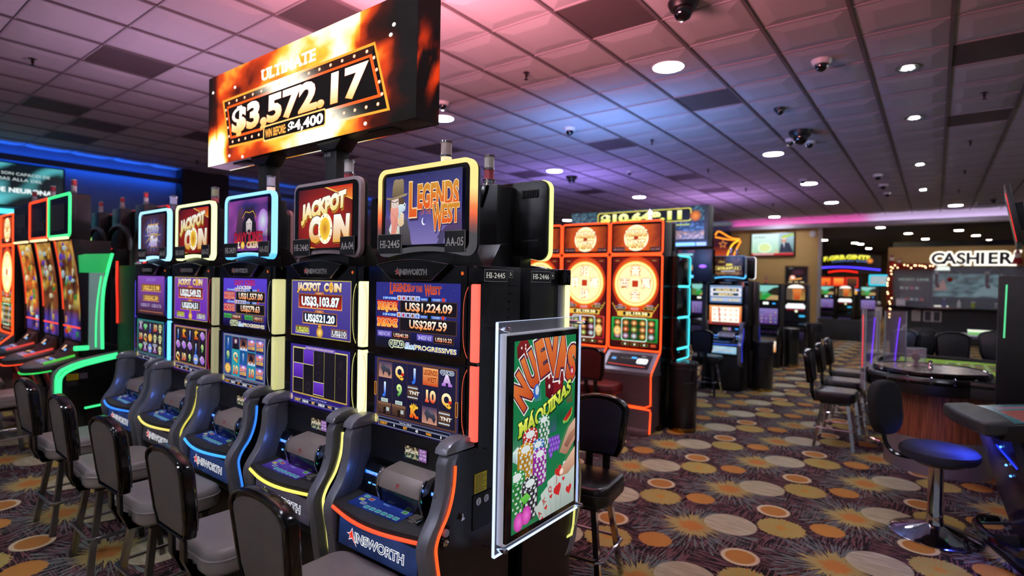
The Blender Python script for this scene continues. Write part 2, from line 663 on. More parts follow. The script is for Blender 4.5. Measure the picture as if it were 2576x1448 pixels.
for vis, d, i, j, x, y in cells:
    if (i, j) in dark:
        link('return_air_panel', DM, DARKT, ceil, (x, y, CEIL), label='dark grey vent panel in place of a white tile')
    elif not vis and n_sep < 270:
        link('ceiling_tile', TM, TILE, ceil, (x, y, CEIL))
        n_sep += 1
    else:
        b = len(rest.v)
        rest.v += [(v.co.x + x, v.co.y + y, v.co.z + CEIL) for v in TM.vertices]
        rest.f += [tuple(b + k for k in p.vertices) for p in TM.polygons]
o = link('ceiling_tile', rest.mesh('ceiling_tile_field', False), TILE, ceil)
o['kind'] = 'stuff'
me = G().box(-.014, .014, -4, 18.75, -.006, .012).mesh('grid_runner', False)
for i in range(-20, 12):
    link('grid_runner', me, RUN, ceil, (GX + i * TS, 0, CEIL))
me = G().box(-12, 7, -.007, .007, -.002, .012).mesh('grid_cross_tee', False)
for j in range(-9, 29):
    link('grid_cross_tee', me, TEE, ceil, (0, GY + j * TS, CEIL))

# ------------------------------------------------------------------ walls
wl = mat('wall_paint_blue', '5d6a7c', .8)
wb = mat('wall_paint_brown', '6b5348', .8)
tan = mat('wall_paint_tan', 'bc9656', .75)
o = P('wall_left', wl, None, lambda g: g.box(-12.15, -12, -4, 18.9, 0, CEIL + .03))
struct(o)
o2 = P('pillar', mat('pillar_black', '17161a', .7), None, lambda g: g.box(-12, -11.7, 4.66, 5.55, 0, CEIL))
o2.name = 'trim_1'
struct(o2)
struct(P('trim_2', mat('cove_lip', '30405c', .6), None, lambda g: (g.box(-11.86, -11.82, -4, 4.66, 3.33, 3.43), g.box(-11.82, -11.78, 5.55, 18.7, 3.33, 3.43))))
tag(P('cove_light', neon('1f6cff', 16.0), None, lambda g: g.box(-11.93, -11.87, -4, 4.64, 3.36, 3.38)), 'blue lit strip light in the cove above the blue wall', 'light strip')
tag(P('cove_light', neon('1f6cff', 5.0), None, lambda g: g.box(-11.93, -11.83, 5.57, 18.6, 3.38, 3.40)), 'blue strip light along the brown wall past the black pillar', 'light strip')
struct(P('wall_left_rear', wb, None, lambda g: g.box(-11.99, -11.95, 5.55, 18.75, 0, 3.6)))
# back wall: tan left of the opening, soffit across, opening in place of the mirror
struct(P('wall_back', tan, None, lambda g: (g.box(-5.35, -2.78, 18.75, 18.95, 0, 3.3))))
struct(P('wall_back_recess', mat('wall_paint_umber', '5d4630', .8), None, lambda g: g.box(-12, -5.35, 20.0, 20.2, 0, CEIL)))
soff = mat('soffit_paint', 'c9c2cc', .7)
struct(P('trim_3', soff, None, lambda g: (g.box(-5.35, 7, 18.60, 18.95, 3.3, 3.36, .004), g.box(-5.35, 7, 18.80, 18.95, 3.36, CEIL), g.box(-5.35, 7, 18.56, 18.60, 3.30, 3.42))))
struct(P('trim_4', mat('opening_frame', 'a9a3a8', .5), None, lambda g: g.box(-2.80, -2.74, 18.66, 18.95, 0, 3.3)))
tag(P('cove_light', neon('ff6ac4', 6.0), None, lambda g: g.box(-5.3, -1.6, 18.64, 18.70, 3.375, 3.395)), 'pink strip light in the soffit above the tan wall', 'light strip')
tag(P('cove_light', neon('ecdcff', 6.0), None, lambda g: g.box(-1.55, 6.9, 18.64, 18.70, 3.375, 3.395)), 'pale lilac strip light in the soffit above the cashier opening', 'light strip')
struct(P('trim_5', mat('soffit_blue', '8aa0c8', .7), None, lambda g: (g.box(-7.4, -5.36, 18.7, 20, 3.3, 3.36), g.box(-7.4, -5.36, 18.66, 18.7, 3.3, 3.48))))
tag(P('cove_light', neon('3f8dff', 6.0), None, lambda g: g.box(-7.3, -5.5, 18.74, 18.8, 3.37, 3.39)), 'blue strip light in the soffit beside the tan wall', 'light strip')
# added room that stands in for the mirror's reflection
struct(P('ceiling_bar_room', mat('dark_ceiling', '3a3842', .8), None, lambda g: g.box(-12, 12, 18.95, 36, 3.4, 3.5)))
struct(P('wall_bar_room', mat('wall_paint_umber', '5d4630', .8), None, lambda g: g.box(-12, 12, 36, 36.2, 0, 3.4)))

# ------------------------------------------------------------------ lights and devices on the ceiling
def trim_ring(r0, r1, h):
    return lambda g: g.lathe([(r0, 0), (r0 - .004, -h), (r1, -h), (r1 + .004, 0)], n=32)
LENS = mat('downlight_lens', 'f6f7ff', .4, emit=76)
LENS2 = mat('downlight_lens_far', 'fff0dc', .4, emit=110)
def downlight(x, y, label, z=CEIL, r=.14, lens=LENS):
    t = thing('ceiling_downlight', label, 'ceiling light', (x, y, z), 0, 'round ceiling downlights')
    P('trim_ring', WHITE, t, lambda g: g.lathe([(r + .014, .0), (r + .014, -.014), (r, -.019), (r, .0)], n=32), key='dl_ring%g' % r)
    P('lens', lens, t, lambda g: g.lathe([(0.0001, -.016), (r - .001, -.016)], n=32), key='dl_lens%g' % r)
for x, y, l in [(-2.06, 5.07, 'large round white downlight above the aisle, closest of its row'), (-5.05, 5.07, 'round downlight just showing past the hanging jackpot sign'),
                (-2.06, 9.35, 'second round downlight down the aisle row'), (-5.68, 8.66, 'round downlight above the topper of the rear-facing machine'),
                (-5.68, 12.37, 'small round downlight above the far red jackpot sign'), (-2.06, 12.43, 'third round downlight down the aisle row'),
                (-2.07, 15.52, 'fourth round downlight down the aisle row'), (-3.88, 17.94, 'thin round downlight close to the pink soffit'),
                (.35, 17.46, 'round downlight in front of the cashier soffit'), (-9.87, 15.88, 'tiny round downlight left of the far jackpot sign'),
                (-2.06, .8, 'round downlight overhead in front of the grey stools'), (1.2, 2.6, 'round downlight overhead beside the terminal'), (-9.0, 1.2, 'round downlight above the curved machines'), (2.6, 8.5, 'round downlight over the table games'), (-2.06, -3.3, 'round downlight behind the viewer over the aisle'), (-5.05, -3.3, 'round downlight behind the viewer over the stools'), (1.0, -3.3, 'round downlight behind the viewer over the terminal'), (-3.5, -1.3, 'added round fill light over the space in front of the grey stools'), (-.6, -1.3, 'added round fill light over the viewpoint by the first grey stool')]:  # last two are unseen, added to brighten the machine fronts
    downlight(x, y, l)
SPOTL = mat('spot_lens', 'ffffff', .3, emit=560)
for k, (y, l) in enumerate([(6.35, 'cluster spot light with small bright lamps, closest of its line'), (8.25, 'second cluster spot light of the line over the tables'),
                            (11.39, 'third cluster spot light of the line over the tables'), (14.36, 'farthest cluster spot light of the line')]):
    t = thing('cluster_spot', l, 'ceiling light', (-.25, y, CEIL), 0, 'cluster spots over the tables')
    P('trim_ring', mat('spot_trim', '47484c', .4, .6), t, trim_ring(.105, .07, .018), key='sp_ring')
    P('reflector', BLACK, t, lambda g: g.lathe([(.0001, -.0125), (.085, -.0125)], n=20), key='sp_ref')
    for q in range(7):
        a = q * math.pi / 3
        rr_ = 0 if q == 6 else .038
        P('lamp', SPOTL, t, lambda g: g.sphere((0, 0, 0), .012, 8, (1, 1, .5)), key='sp_l', loc=(rr_ * math.cos(a), rr_ * math.sin(a), -.018))
DOME = mat('smoked_dome', '0b0b10', .08, spec=.8)
def dome(x, y, k, label, dark_=False):
    t = thing('dome_camera', label, 'security camera', (x, y, CEIL), 0, 'dome cameras on the ceiling')
    m_ = BLACK if dark_ else WHITE
    P('housing', m_, t, lambda g: g.lathe([(.085 * k, 0), (.085 * k, -.02 * k), (.07 * k, -.05 * k), (.055 * k, -.052 * k)], n=24))
    P('dome', DOME, t, lambda g: g.lathe([(.055 * k, -.052 * k), (.052 * k, -.075 * k), (.038 * k, -.10 * k), (.018 * k, -.112 * k), (.0001, -.115 * k)], n=20))
for a in [(-.87, 5.71, 1, 'white dome camera with dark eye, closest to the table games'), (-1.51, 3.97, 1.3, 'dark dome camera at the top edge of the picture', True), (-3.94, 6.36, .95, 'white dome camera between tiles above the rear-facing machine'),
          (-5.69, 9.29, 1.35, 'dark dome camera beside the downlight over the rear-facing machine', True), (-4.55, 9.46, .7, 'small white dome camera in the blue patch of ceiling'), (-1.47, 8.18, 1.7, 'big black dome in the middle of the camera cluster', True),
          (-1.67, 8.59, .8, 'white bullet-like dome camera beside the big black dome'), (-1.47, 8.83, .9, 'white dome camera just behind the big black dome'), (-2.08, 11.91, .9, 'white dome camera beside the third aisle downlight'),
          (-.88, 12.09, .95, 'first of three white dome cameras in a line'), (-.87, 13.26, 1.0, 'middle of three dome cameras in a line'), (-.88, 14.47, .9, 'last of three dome cameras in a line'),
          (-1.48, 6.99, .8, 'flat dome camera with dark rim above the aisle', True), (1.01, 16.71, .9, 'dark dome camera beside the ceiling grille', True), (-4.6, 4.62, .9, 'dome camera half hidden by the hanging jackpot sign')]:
    dome(*a)
BRONZE = mat('bronze_fitting', '3a2a24', .4, .7)
for k, (x, y, w) in enumerate([(-6.98, 1.43, 'above the curved machines'), (-3.26, 4.43, 'in the pink part of the ceiling'), (.36, 7.6, 'closest over the table games'), (.34, 9.96, 'second over the table games'), (.36, 12.4, 'third over the table games'),
                               (-3.28, 7.53, 'in the blue part of the ceiling'), (-3.28, 10.0, 'beyond the blue part of the ceiling'), (-3.25, 12.38, 'above the machine with the blue topper'), (-10.61, 4.47, 'close to the blue wall'), (.34, 14.72, 'farthest over the table games'), (-3.31, 15.13, 'close to the pink soffit')]):
    t = thing('sprinkler', 'bronze sprinkler head ' + w, 'sprinkler', (x, y, CEIL), 0, 'sprinkler heads')
    P('escutcheon', BRONZE, t, lambda g: g.lathe([(.045, 0), (.042, -.008), (.02, -.014)], n=16), key='spr1')
    P('stem', BRONZE, t, lambda g: g.lathe([(.014, -.01), (.014, -.05), (.008, -.055), (.008, -.075)], n=12), key='spr2')
    P('deflector', BRONZE, t, lambda g: g.lathe([(.0001, -.075), (.022, -.076), (.022, -.079), (.0001, -.079)], n=12), key='spr3')
t = thing('ceiling_speaker', 'round flush speaker grille in a tile beside the jackpot sign', 'speaker', (-5.09, 2.63, CEIL))
P('rim', TILE, t, lambda g: g.lathe([(.15, 0), (.148, -.012), (.135, -.014)], n=32))
P('grille', mat('speaker_mesh', '8d7f86', .7, bump=.6, bscale=500), t, lambda g: g.lathe([(.0001, -.013), (.136, -.013)], n=32))
t = thing('ceiling_grille', 'louvred air grille in the ceiling over the cashier', 'air vent', (1.02, 17.45, CEIL))
P('frame', WHITE, t, lambda g: (g.box(-.3, .3, -.3, -.27, -.012, 0), g.box(-.3, .3, .27, .3, -.012, 0), g.box(-.3, -.27, -.27, .27, -.012, 0), g.box(.27, .3, -.27, .27, -.012, 0)))
for k in range(6):
    P('louver', mat('louver_grey', '4c4c50', .5), t, lambda g: g.box(-.27, .27, -.004, .03, -.01, 0), key='louv', loc=(0, -.23 + k * .085, 0))
P('duct', BLACK, t, lambda g: g.box(-.27, .27, -.27, .27, .001, .003))

# ------------------------------------------------------------------ slot machines of the main island
def off_curve(pts, d):
    return [(y + d, z) for y, z in pts]
FC = [(-.105, .958), (-.122, .93), (-.124, .89), (-.132, .83), (-.155, .765), (-.19, .715), (-.208, .675), (-.206, .635), (-.192, .56), (-.18, .47), (-.165, .40), (-.13, .36)]
def smooth_line(p, n=3):
    """Catmull-Rom through the points"""
    out = []
    for i in range(len(p) - 1):
        p0, p1, p2, p3 = p[max(i - 1, 0)], p[i], p[i + 1], p[min(i + 2, len(p) - 1)]
        for k in range(n):
            t = k / n
            out.append(tuple(.5 * (2 * b + (c - a) * t + (2 * a - 5 * b + 4 * c - d) * t * t + (3 * b - a - 3 * c + d) * t ** 3) for a, b, c, d in zip(p0, p1, p2, p3)))
    return out + [tuple(p[-1])]
FCS = smooth_line(FC)
def topper_loops():
    """outer and inner outline of the lit topper frame; the bottom edge arches up in the middle"""
    res = []
    for x0, z0, x1, z1, r, a in ((-.255, 0, .255, .345, .042, .020), (-.240, .018, .240, .330, .030, .019)):
        pts = arc(x1 - r, z1 - r, r, r, 0, 90, 6) + arc(x0 + r, z1 - r, r, r, 90, 180, 6) + arc(x0 + r, z0 + r, r, r, 180, 270, 6)
        n = 10
        for k in range(1, n):
            t = k / n
            pts.append((x0 + r + (x1 - x0 - 2 * r) * t, z0 + a * 4 * t * (1 - t)))
        pts += arc(x1 - r, z0 + r, r, r, 270, 360, 6)
        res.append(pts)
    return res
def split_sides(lp, n=8):
    out = []
    for p, q in zip(lp, lp[1:] + lp[:1]):
        k = n if math.hypot(p[0] - q[0], p[1] - q[1]) > .12 else 1
        out += [(p[0] + (q[0] - p[0]) * i / k, p[1] + (q[1] - p[1]) * i / k) for i in range(k)]
    return out
T_OUT, T_IN = [split_sides(q) for q in topper_loops()]
AMBER, LIMEW, PALEY, BLUEN, CYAN = 'ff6a3c', 'f4f4a0', 'e8e46a', '2f8dff', '42b8ff'
def logo(a, x, y, h, w, c_a='e03028', c='f2f2f4', out='101820', k=1.0):
    """the maker's name as it stands on the machines: a red star-like A, then letters"""
    a.poly([(x - w / 2 - h * .55, y + h * .62), (x - w / 2 + h * .05, y + h * .8), (x - w / 2 + h * .42, y + h * 1.42), (x - w / 2 + h * .72, y + h * .55), (x - w / 2 + h * 1.35, y - h * .55), (x - w / 2 + h * .45, y + h * .18), (x - w / 2 - h * .15, y - h * .12), (x - w / 2 + .02 * h, y + h * .45)], C(c, k))
    a.poly([(x - w / 2 - h * .4, y + h * .62), (x - w / 2 + h * .1, y + h * .72), (x - w / 2 + h * .4, y + h * 1.25), (x - w / 2 + h * .64, y + h * .52), (x - w / 2 + h * 1.2, y - h * .42), (x - w / 2 + h * .42, y + h * .28), (x - w / 2 - h * .05, y + h * .0), (x - w / 2 + .1 * h, y + h * .45)], C(c_a, k))
    a.text('INSWORTH', x - w / 2 + h * .85, y, h, C(out, k), al=-1, w=w - h * .85, bold=.0, out=C(c, k), ow=.06)
def number_plate(t, nm, txt, x0, z0, x1, z1, y, k=1):
    a = Art()
    a.slab(x0, z0, x1, z1, .004, C('0b0b0c'))
    a.rect(x0, z0, x1, z1, C('0d0d0f'))
    a.rect(x1 - .0025, z0, x1, z1, C('c8c4bc'))
    a.rect(x0, z1 - .002, x1, z1, C('9c9890'))
    a.text(txt, (x0 + x1) / 2, z0 + (z1 - z0) * .30, (z1 - z0) * .38, C('f4f0e8'), w=(x1 - x0) * .86, slab=True, bold=.01)
    return a.put('number_plate', t, (0, y, 0), m=PRINT)
def bottle_beacon(t, x, y, z, lit_low='b0aca8', lit_up='d8d4d2', el=0, eu=0, key=''):
    P('beacon_base', CHROME, t, lambda g: g.lathe([(.032, 0), (.032, .008), (.026, .012), (.026, .026), (.029, .03)], n=20), key='bea1', loc=(x, y, z))
    P('lower_lamp', mat('lamp_' + lit_low + '%g' % el, lit_low, .25, emit=el), t, lambda g: g.lathe([(.0215, .03), (.0215, .075)], n=20), key='bea2', loc=(x, y, z))
    P('lamp_band', CHROME, t, lambda g: g.lathe([(.0245, .073), (.0245, .081)], n=20), key='bea3', loc=(x, y, z))
    P('lamp_cap', CHROME, t, lambda g: g.lathe([(.0225, .128), (.0245, .128), (.0245, .136), (.018, .139), (.0001, .139)], n=20), key='bea5', loc=(x, y, z))
    P('upper_lamp', mat('lamp_' + lit_up + '%g' % eu, lit_up, .25, emit=eu), t, lambda g: g.lathe([(.0215, .081), (.0215, .128)], n=20), key='bea4', loc=(x, y, z))
def machine(cfg, label, x, y, rz=0, group='slot machines of the middle island', back=False):
    t = thing('slot_machine', label, 'slot machine', (x, y, 0), rz, group)
    g_ = cfg.get
    # --- stand and body
    P('base', BLACK, t, lambda g: (g.box(-.262, .262, -.15, .2, .06, .56, .008), g.box(-.25, .25, -.12, .18, 0, .06)), key='sm_base')
    P('lower_body', BLACK, t, lambda g: g.prism([(-.16, .50), (-.182, .545), (-.176, .674), (-.10, .70), (-.06, .74), (-.02, .86), (-.02, .955), (.24, .955), (.24, .50)], 'x', -.236, .236, .004), key='sm_low')
    P('upper_cabinet', BLACK, t, lambda g: (g.box(-.298, .262, .004, .24, .95, 1.60, .008), g.box(.262, .309, .052, .24, .95, 1.6, .004)), key='sm_up')
    P('screen_bezel', GLOSS, t, lambda g: (g.box(-.288, .256, -.004, .006, 1.248, 1.60, .003), g.box(-.288, .256, -.006, .006, .95, 1.243, .003)), key='sm_bez')
    # --- side wings with their light strips
    for s in (-1, 1):
        k = 'l' if s < 0 else 'r'
        band = FCS + off_curve(FCS, .052)[::-1]
        P('side_wing', SILVER, t, lambda g: (g.prism(band, 'x', *(sorted((s * .232, s * .282))), .008, 2),
                                            g.prism([(-.124, .962), (-.118, .98), (-.09, 1.0), (-.04, 1.008), (.02, 1.0), (.02, .962)], 'x', *(sorted((s * .226, s * .284))), .007)), key='sm_wing' + k)
        P('wing_panel', BLACK, t, lambda g: g.prism([(q[0], q[1]) for q in off_curve(FCS, .05)] + [(-.09, .02), (.235, .02), (.235, .955), (.0, .955)], 'x', *(sorted((s * .262, s * .277)))), key='sm_pan' + k)
        P('inner_panel', SILVER2, t, lambda g: g.prism([p for p in off_curve(FCS, .05) if p[1] > .70] + [(.0, .72), (.0, .957)], 'x', *(sorted((s * .238, s * .262)))), key='sm_inn' + k)
        tube = [(s * .283, yy, zz) for yy, zz in off_curve(FCS, .045) if .45 < zz < .93]
        tube += [(s * .283, tube[-1][1] + .012, tube[-1][2] - .03), (s * .275, tube[-1][1] + .04, tube[-1][2] - .035)]
        c_, e_ = cfg['wing'][0 if s < 0 else 1]
        P('wing_light', neon(c_, e_), t, lambda g: g.tube(tube, .0055, 8), key='sm_wt' + k)
    # --- button deck with lit rail
    plan = [(-.235, -.195)] + [(-.235 + .47 * i / 12, -.195 - .034 * math.sin(math.pi * i / 12)) for i in range(1, 12)] + [(.235, -.195), (.235, -.02), (-.235, -.02)]
    P('button_deck', MATTE, t, lambda g: g.prism(plan, 'z', .672, .706, .008, 2, warp=lambda v: (v[0], v[1], v[2] + (v[1] + .195) * .10)), key='sm_deck')
    P('deck_light', neon(*cfg['rail']), t, lambda g: g.tube([(px * .985, py - .004, .684 + (py + .195) * .1) for px, py in plan[:13]], .0065, 8), key='sm_rail')
    if not back:
        a = Art()
        bc = g_('deckcol', ('16307e', '2b3f9c'))
        a.poly([(-.15, -.045), (.13, -.045), (.13, .045), (-.15, .045)], C(bc[0], .5), C(bc[1], .7))
        bt = C(g_('btn', '3fa4b4'), .55)
        for i in range(6):
            a.rr(-.07 + i * .032, -.035, -.044 + i * .032, -.016, .004, C('b8e0e8', .5))
            a.rr(-.068 + i * .032, -.033, -.046 + i * .032, -.018, .003, bt)
        for i, (bx, by, cc) in enumerate([(-.135, -.005, 'c8c058'), (-.135, .02, '58b0a8'), (-.1, .012, 'b04a54'), (-.105, -.022, '7c7cc0'), (.085, .012, '4c9c50')]):
            a.rr(bx, by, bx + .028, by + .017, .004, C('c8e0e8', .45))
            a.rr(bx + .002, by + .002, bx + .026, by + .015, .003, C(cc, .55))
        a.text('TOTAL 1', .0, .018, .007, C('9ac8ff', .8))
        a.put('button_panel', t, (-.022, -.135, .7135), (R(-84), 0, 0))
        P('spin_button', CHROME, t, lambda g: (g.box(.128, .182, -.158, -.108, .704, .724, .006)), key='sm_spin')
        P('spin_cap', mat('spin_cap_clear', 'a8a49c', .12, .6), t, lambda g: (g.box(.135, .175, -.152, -.114, .722, .729, .003)), key='sm_spin2')
    # --- bill and ticket block
    P('acceptor_block', GLOSS, t, lambda g: g.prism([(-.095, .725), (-.075, .80), (-.06, .83), (-.01, .845), (-.01, .715)], 'x', -.205, .225, .005), key='sm_acc')
    P('acceptor_hood', TAUPE, t, lambda g: g.prism([(-.125, .782), (-.12, .815), (-.10, .84), (-.015, .852), (-.015, .80)], 'x', -.062, .158, .008, 2), key='sm_hood')
    P('acceptor_mouth', GLOSS, t, lambda g: (g.prism([(-.105, .718), (-.12, .779), (-.02, .80), (-.02, .70)], 'x', -.058, .154, .006)), key='sm_mouth')
    for q in (-.070, .158):
        P('hood_edge', CHROME, t, lambda g: g.prism([(-.11, .715), (-.13, .778), (-.124, .818), (-.104, .845), (-.094, .845), (-.112, .815), (-.118, .778), (-.098, .713)], 'x', 0, .009, .002), key='sm_hedge', loc=(q, 0, 0))
    if not back:
        for nm, x0, txt, lc in (('ticket_slot', -.195, 'COLLECT TICKET', '2a7cff'), ('bill_slot', .17, 'INSERT NOTES', '2a9cff')):
            w_ = .105 if x0 < 0 else .06
            a = Art()
            a.rect(x0, .79, x0 + w_, .803, C('0d3a9a', 1.3), C('2a8cff', 1.6))
            a.text(txt, x0 + w_ / 2, .793, .0075, C('e8f4ff', 1.2), mw=w_ * .92)
            a.rect(x0 + w_ * .3, .757, x0 + w_ * .45, .764, C('5aa8ff', 1.6))
            a.rect(x0 + w_ * .55, .757, x0 + w_ * .8, .762, C('2ad040' if x0 > 0 else '5aa8ff', 1.3))
            a.put(nm, t, tilt=(15, -.0835, .78))
        if group.startswith('slot'):
            l_ = lamp('slot_glow', 'POINT', (0, 0, 0), .05, (.12, .25, 1), .015)
            l_.parent = t
            l_.location = (-.17, -.12, .80)
        a = Art()
        a.poly([(0, .005), (.012, -.0), (.006, .014)], C('d03028'))
        a.rect(-.004, -.006, .0, .012, C('d03028'))
        a.put('emblem', t, (.045, -.1265, .803), (R(-10), 0, 0), m=PRINT)
        # little player screen in the alcove
        a = Art()
        a.rect(-.035, .868, .09, .922, C('0a0a0e'))
        a.grid(-.03, .872, .045, .918, 12, 8, lambda u, v: mixc(C('1c5048', .7), C('3a2418', .8), v) if noise.noise((u * 6, v * 5, 2)) < .1 else C('c8b890', .75))
        a.text("DRINKS & SUITES", .008, .893, .011, C('fff4e0', 1.0), mw=.07)
        a.rect(.047, .872, .088, .918, C('8a5aa0', .8))
        for q, w_ in enumerate(('PLAY', 'TO WIN', 'INSERT CARD')):
            a.text(w_, .0675, .905 - q * .013, .009, C('f0e0ff', .9), mw=.036)
        a.put('player_display', t, (0, -.024, 0))
        a = Art()
        a.rr(.15, .893, .19, .907, .003, C('2a9cff', 1.6))
        a.put('card_reader', t, (0, -.024, 0))
        # belly panel
        a = Art()
        bc = g_('belly', ('0c1a3c', '223a74'))
        a.grid(-.215, .548, .215, .648, 22, 6, lambda u, v: mixc(C(bc[0], .7), C(bc[1], .8), max(0, min(1, .35 + .5 * v + .5 * noise.noise((u * 5, v * 3, cfg['seed']))))))
        logo(a, .0, .578, .032, .30, k=1.05, out='26365c')
        a.put('belly_glass', t, tilt=(2.7, -.1805, .60))
    # --- screens
    if 'up' in cfg:
        a = Art()
        cfg['up'](a)
        a.put('upper_screen', t, (0, -.0065, 0))
        a = Art()
        cfg['low'](a)
        a.put('lower_screen', t, (0, -.0075, 0))
    # --- name plate
    pl = [(-.205, 1.604)] + [(-.205 + .39 * i / 8, 1.604 + .018 * math.sin(math.pi * i / 8)) for i in range(1, 8)] + [(.185, 1.604), (.165, 1.59), (.10, 1.545), (-.12, 1.545), (-.185, 1.59)]
    P('name_plate', GLOSS, t, lambda g: g.prism(pl, 'y', -.028, 0, .004), key='sm_np')
    P('plate_edge', mat('plate_edge_grey', '77777c', .25, .8), t, lambda g: g.tube([(px, -.029, pz) for px, pz in pl], .0012, 5, True), key='sm_npe')
    if not back:
        a = Art()
        logo(a, -.005, 1.566, .019, .17, 'c03830', 'd0ceca', '3a3a3c')
        a.put('nameplate_lettering', t, (0, -.0295, 0), m=PRINT)
        a = Art()
        a.disc(.235, 1.572, .007, .007, C('e0662a', .9), n=14)
        a.put('hopper_lamp', t, (0, -.0075, 0))
    # --- light columns
    c_, e_, c2, e2 = cfg['col']
    P('light_column', neon(c_, e_), t, lambda g: g.box(.274, .308, -.006, .05, 1.262, 1.535, .006), key='sm_col1')
    P('light_column', neon(c2, e2), t, lambda g: g.box(.274, .308, -.006, .05, .985, 1.25, .006), key='sm_col2')
    P('column_cap', GLOSS, t, lambda g: (g.box(.262, .312, -.008, .05, 1.535, 1.598, .004), g.box(.262, .273, -.004, .05, .985, 1.54)), key='sm_cap')
    P('column_joint', GLOSS, t, lambda g: g.box(.262, .311, -.008, .052, 1.25, 1.262, .002), key='sm_joint')
    if g_('arcs'):
        for s, (ac, ae) in zip((0, 1), cfg['arcs']):
            if not ac:
                continue
            xx = .266 if s == 0 else .316
            dd = -.010 if s == 0 else .010
            for z0, z1 in ((1.275, 1.525), (.99, 1.235)):
                P('arc_light', neon(ac, ae), t, lambda g: g.tube([(xx + 2.2 * dd * (1 - (2 * q / 12 - 1) ** 4), -.009, z0 + (z1 - z0) * q / 12) for q in range(13)], .0011, 6), key='sm_arc%d%g' % (s, z0))
    # --- topper on its neck
    tx, tz = .022, 1.635
    P('topper_neck', BLACK, t, lambda g: (g.box(-.14, .17, .02, .10, 1.60, 1.655, .006), g.prism([(.05, 1.60), (.235, 1.60), (.165, 1.70), (.09, 1.71)], 'x', -.085, .13, .006)), key='sm_neck')
    P('topper_housing', BLACK, t, lambda g: (g.prism([(p[0] * .985 + tx, (p[1] - .17) * .985 + .17 + tz) for p in T_OUT], 'y', .004, .04, .006),
                                            g.box(tx - .085, tx + .085, .035, .165, 1.665, 1.955, .008)), key='sm_toph')
    P('spine_fin', GLOSS, t, lambda g: g.prism([(tx - .035, 1.952), (tx + .035, 1.952), (tx, 1.86)], 'y', .16, .178, .004), key='sm_fin')
    for q in (-.165, .165):
        for z0 in (1.905, 1.69):
            P('back_vent', MATTE, t, lambda g: (g.box(-.045, .045, .038, .044, 0, .035, .003), [g.box(-.04 + w_ * .009, -.036 + w_ * .009, .043, .048, .005, .03) for w_ in range(9)]), key='sm_vent', loc=(tx + q, 0, z0))
    P('topper_bezel', GLOSS, t, lambda g: g.prism([(p[0] + tx, p[1] + tz) for p in T_IN], 'y', .002, .01), key='sm_tbz')
    tc = cfg['top']
    if callable(tc):
        glow_frame([(p[0] + tx, p[1] + tz) for p in T_OUT], [(p[0] + tx, p[1] + tz) for p in T_IN], -.006, .02, tc, 'topper_light', t)
    else:
        P('topper_frame', mat('topper_frame_' + tc, tc, .4), t, lambda g: g.prism([(p[0] + tx, p[1] + tz) for p in T_OUT], 'y', -.002, .02, .003), key='sm_tfr')
        P('topper_glass', GLOSS, t, lambda g: g.prism([(p[0] + tx, p[1] + tz) for p in T_IN], 'y', -.005, .01), key='sm_tgl')
    if 'pic' in cfg:
        a = Art()
        cfg['pic'](a)
        a.put('topper_screen', t, (tx, -.007, tz + .045))
    if 'plate' in cfg:
        number_plate(t, 'number_plate', cfg['plate'][0], tx - .243, tz + .012, tx - .103, tz + .088, -.012)
        number_plate(t, 'number_plate', cfg['plate'][1], tx + .128, tz + .012, tx + .228, tz + .09, -.012)
    bc = g_('beacon', ('a04048', 'c8c4c4', 0, 0))
    bottle_beacon(t, tx, .12, 1.955, *bc)
    a = Art()
    a.poly([(-.03, .03), (-.008, .0), (.0, .028), (.025, -.02), (.004, .06)], C('050506'))
    a.rect(-.014, -.035, .018, -.015, C('b8b8b4'))
    a.rect(-.01, -.033, .014, -.024, C('6a7a9a'))
    a.rect(-.008, -.012, .01, -.004, C('d0d0cc'))
    a.put('rating_label', t, (tx, .202, 1.655), (R(-36), 0, R(180)), m=PRINT)
    return t

